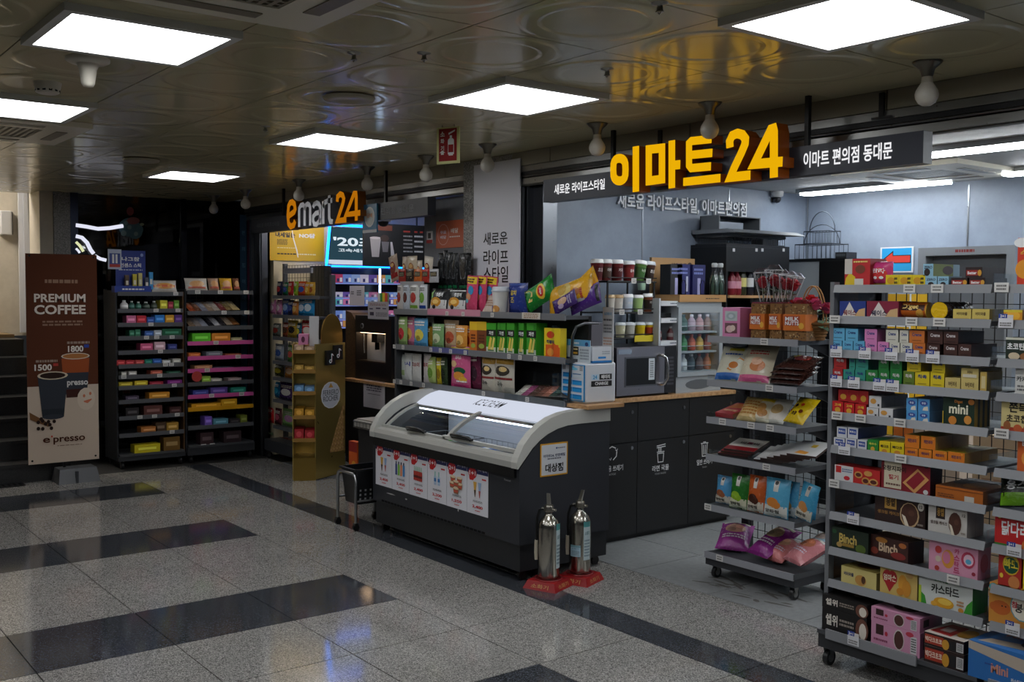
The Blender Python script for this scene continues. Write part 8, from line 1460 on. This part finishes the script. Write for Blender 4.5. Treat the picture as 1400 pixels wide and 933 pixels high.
# blue hanging sign, dome camera
YQ = 3.975; q0 = PY(496, 319, 4.02); q1 = PY(515, 278, 4.02); ws, hs_ = q1.x-q0.x, q1.z-q0.z
b = B('plastic').box(0, ws, 0, .012, 0, hs_, (40, 110, 150)); b.art([('r', 0, 0, 1, .1, (190, 196, 200)), ('e', .5, .55, .36, .36, (200, 206, 206)), ('e', .5, .55, .3, .31, (180, 190, 190)), ('t', '담배', .5, .6, .16, (190, 120, 60), .4)], MF(0, 0, 0), ws, hs_); b.build('hanging_badge', None, (q0.x, 4.02, q0.z), label='small blue sign with white oval badge beside the far sign figures', cat='sign')
q = PY(524, 303, 4.6); t = thing('dome_camera', 'white dome security camera below the far sign', 'camera', (q.x, 4.6, q.z)); B('plastic').lathe([(.07, .0), (.075, .02), (.06, .05), (.03, .06), (.012, .062)], 18, (206, 202, 190)).build('housing', t); B('plastic').lathe([(.001, -.045), (.03, -.04), (.045, -.02), (.05, -.0005)], 16, (20, 20, 22)).build('dome', t); B('metal').cyl((0, 0, .062), (0, 0, 2.6-q.z), .01, seg=8, col=(150, 150, 150)).build('stem', t)
# orange poster, small card on the grey wall
q0 = PY(597, 340, 4.344); q1 = PY(635, 300, 4.344); ws, hs_ = q1.x-q0.x, q1.z-q0.z
b = B('card').box(0, ws, 0, .006, 0, hs_, (190, 90, 56)); b.art([('e', .27, .5, .21, .4, (210, 150, 140)), ('e', .27, .5, .195, .37, (190, 90, 56)), ('t', '무료', .27, .58, .12, (206, 190, 200), .22), ('t', '배달', .27, .4, .12, (206, 190, 200), .22), ('t', '배달', .68, .62, .18, (222, 206, 196), .26), ('l', .5, .36, .88, .44, 1, (222, 200, 190))], MF(0, 0, 0), ws, hs_); b.build('orange_poster', None, (q0.x, 4.338, q0.z), label='orange poster with white oval on the grey wall', cat='poster')
q0 = PY(584, 333, 4.344); q1 = PY(592, 316, 4.344); b = B('card').box(0, q1.x-q0.x, 0, .005, 0, q1.z-q0.z, (200, 200, 200)); b.art([('r', 0, 0, 1, .28, (170, 40, 44)), ('r', .25, .4, .75, .85, (26, 26, 28))], MF(0, 0, 0), q1.x-q0.x, q1.z-q0.z); b.build('small_notice', None, (q0.x, 4.339, q0.z), label='small white and red notice left of the orange poster', cat='notice')
# ---- coffee counter and machine
KY = 4.76; xa, xb = PY(470, 520, KY).x, PY(540, 520, KY).x; zk = PY(500, 521, KY).z
kc = thing('coffee_counter', 'dark coffee counter with thin wooden top behind the gold display', 'counter', (0, 0, 0))
B('powder').box(xa, xb+.3, KY+.02, KY+.55, 0, zk-.026, (22, 22, 24)).build('body', kc); B('wood_top').box(xa, xb+.3, KY-.01, KY+.56, zk-.0255, zk, W).build('top', kc)
cm_ = thing('coffee_machine', 'black and brown coffee vending machine with lit steel niche', 'coffee machine', (0, 0, zk+.0005)); MY = KY+.06
mx0, mx1 = PY(487, 470, MY).x, PY(535, 470, MY).x; mz1 = PY(510, 432, MY).z-zk; nz0, nz1 = PY(500, 495, MY).z-zk, PY(500, 455, MY).z-zk; nx1 = PY(527, 470, MY).x
B('plastic').box(mx0, mx1, MY, MY+.4, 0, nz0, (18, 18, 19)).box(mx0, mx1, MY, MY+.4, nz1, mz1, (20, 20, 21)).box(nx1, mx1, MY, MY+.4, nz0, nz1, (18, 18, 19)).box(mx0-.02, mx0, MY, MY+.4, 0, mz1, (30, 24, 20)).build('case', cm_)
B('paint').box(mx0, nx1, MY+.12, MY+.13, nz0, nz1, (160, 164, 170)).build('niche_back', cm_); B('glow_case').box(mx0+.01, nx1-.01, MY+.04, MY+.1, nz1-.006, nz1-.001, (255, 214, 170)).build('niche_lamp', cm_)
xc = (mx0+nx1)/2+.02; B('metal').box(xc-.05, xc+.05, MY+.03, MY+.11, nz1-.09, nz1-.007, (70, 72, 76)).cyl((xc, MY+.06, nz1-.16), (xc, MY+.06, nz1-.09), .022, seg=12, col=(30, 30, 32)).build('spout', cm_); B('steel').tube([(mx0+.06, MY+.05, nz1-.02), (mx0+.07, MY+.045, nz1-.12), (mx0+.085, MY+.04, nz1-.2)], .006, 6, (160, 160, 160)).build('steam_wand', cm_); B('metal').box(mx0+.005, nx1-.005, MY+.002, MY+.118, nz0, nz0+.012, (110, 100, 90)).build('drip_tray', cm_)
B('plastic').cyl((mx0+.12, MY-.006, mz1-.1), (mx0+.12, MY, mz1-.1), .025, seg=18, col=(150, 154, 160)).cyl((mx0+.12, MY-.008, mz1-.1), (mx0+.12, MY-.0061, mz1-.1), .018, seg=18, col=(30, 32, 36)).build('knob', cm_)
prf = [(PY(470, 428, MY).x, mz1+.04), (PY(478, 430, MY).x, mz1+.02), (PY(486, 440, MY).x, mz1-.08), (mx0-.021, mz1-.2), (mx0-.021, nz0-.1), (PY(483, 513, MY).x, 0), (PY(470, 515, MY).x, 0)]
B('wood_dark').prism(prf, 'y', MY+.02, MY+.36, W).build('brown_shell', cm_)
def note(xa, xb, ya, yb, Y, lab, ops):
    q0 = PY(xa, yb, Y); q1 = PY(xb, ya, Y); b = B('card').box(0, q1.x-q0.x, 0, .003, 0, q1.z-q0.z, (190, 186, 192)); b.art(ops, MF(0, 0, 0), q1.x-q0.x, q1.z-q0.z); b.build('paper_notice', None, (q0.x, Y, q0.z), label=lab, cat='notice')
note(503, 531, 413, 436, MY-.004, 'white leaflet with dark boxes on the coffee machine', [('r', .08, .55, .25, .62, (50, 40, 80)), ('r', .4, .58, .62, .66, (60, 50, 80)), ('r', .72, .58, .9, .64, (60, 50, 80)), ('r', .1, .2, .3, .4, (60, 50, 70)), ('l', .4, .15, .95, .4, 3, (110, 100, 110)), ('l', .1, .76, .9, .9, 2, (150, 110, 110))])
note(497, 526, 523, 556, KY+.014, 'white paper notice taped below the coffee counter edge', [('l', .15, .6, .85, .85, 3, (70, 60, 80)), ('r', .2, .5, .8, .52, (80, 70, 80)), ('l', .25, .9, .8, .95, 1, (150, 80, 80))])
note(478, 498, 391, 418, 5.0, 'white note clipped above the glowing packs', [('l', .1, .55, .3, .75, 2, (60, 60, 60)), ('l', .5, .5, .8, .8, 3, (50, 50, 50))])
q = PY(510, 425, 5.0); B('glass').box(-.35, .25, 0, .006, 0, .26).build('counter_screen', None, (q.x, 5.02, q.z-.08), label='clear plastic counter screen before the glowing packs', cat='screen')
pk = PY(523, 408, 4.99); b = B('card').box(-.09, .09, 0, .02, -.05, .05, (120, 130, 90)); b.art([('r', .0, 0, .25, 1, (190, 190, 190)), ('r', .25, 0, .5, 1, (50, 140, 60)), ('r', .5, 0, .75, 1, (206, 190, 50)), ('r', .75, 0, 1, 1, (200, 70, 50))], MF(-.09, 0, -.05), .18, .1); b.build('colour_card', None, (pk.x, 4.99, pk.z), label='small green yellow red card above the coffee machine', cat='card')
bpx = PY(395, 380, 4.9)
pack_box('dark_partition', 'dark counter partition beside the cream wall', 'partition', PY(424, 380, 4.75).x, 4.75, 0, PY(443, 380, 4.75).x-PY(424, 380, 4.75).x, .08, PY(424, 364, 4.75).z, (30, 30, 31), [])
# ---- beside the freezer: receipt basket, box, orange display
wx = PY(500, 590, 4.05); 
sh_ = thing('side_stand', 'dark low stand beside the freezer end', 'stand', (0, 0, 0)); xa, xb = PY(490, 600, 4.0).x, PY(516, 600, 4.0).x; zst = PY(500, 586, 4.0).z
B('powder').box(xa, gx0-.01, 4.0, 4.3, 0, zst, (34, 34, 36)).build('body', sh_)
t = thing('receipt_basket', 'small wire basket with folded white papers beside the freezer', 'basket', (xa, 3.96, zst+.001)); wbk = gx0-.02-xa
B('card').box(.01, wbk*.75, .02, .2, .004, .07, (150, 146, 138)).box(.0, wbk*.7, .0, .02, .01, .06, (160, 156, 150)).build('papers', t)
b = B('metal')
for i in range(9): x = wbk*.8*i/8; b.tube([(x, -.006, .0), (x, -.006, .05)], .002, 4, (120, 120, 120))
for z in (.003, .05): b.tube([(0, -.006, z), (wbk*.8, -.006, z), (wbk*.8, .2, z), (0, .2, z), (0, -.006, z)], .003, 5, (120, 120, 120))
b.build('wires', t)
q = PY(521, 556, 4.1); B('plastic').rbox(-.13, .1, 0, .18, 0, .07, (50, 50, 54), .01).build('receipt_printer', None, (q.x-.02, 4.12, zst+.08), label='dark receipt box behind the freezer corner', cat='printer') if False else None
q0 = PY(480, 632, 4.1); q1 = PY(491, 584, 4.1); b = B('card').box(0, q1.x-q0.x, 0, .05, 0, .42, (206, 90, 30)); b.art([('e', .6, .45, .35, .18, (222, 160, 50)), ('r', 0, .8, 1, 1, (150, 40, 34)), ('e', .4, .2, .3, .1, (150, 40, 60))], MF(0, 0, 0), q1.x-q0.x, .42); b.build('orange_display', None, (q0.x, 4.08, 0), label='orange snack display board behind the basket cart', cat='display')
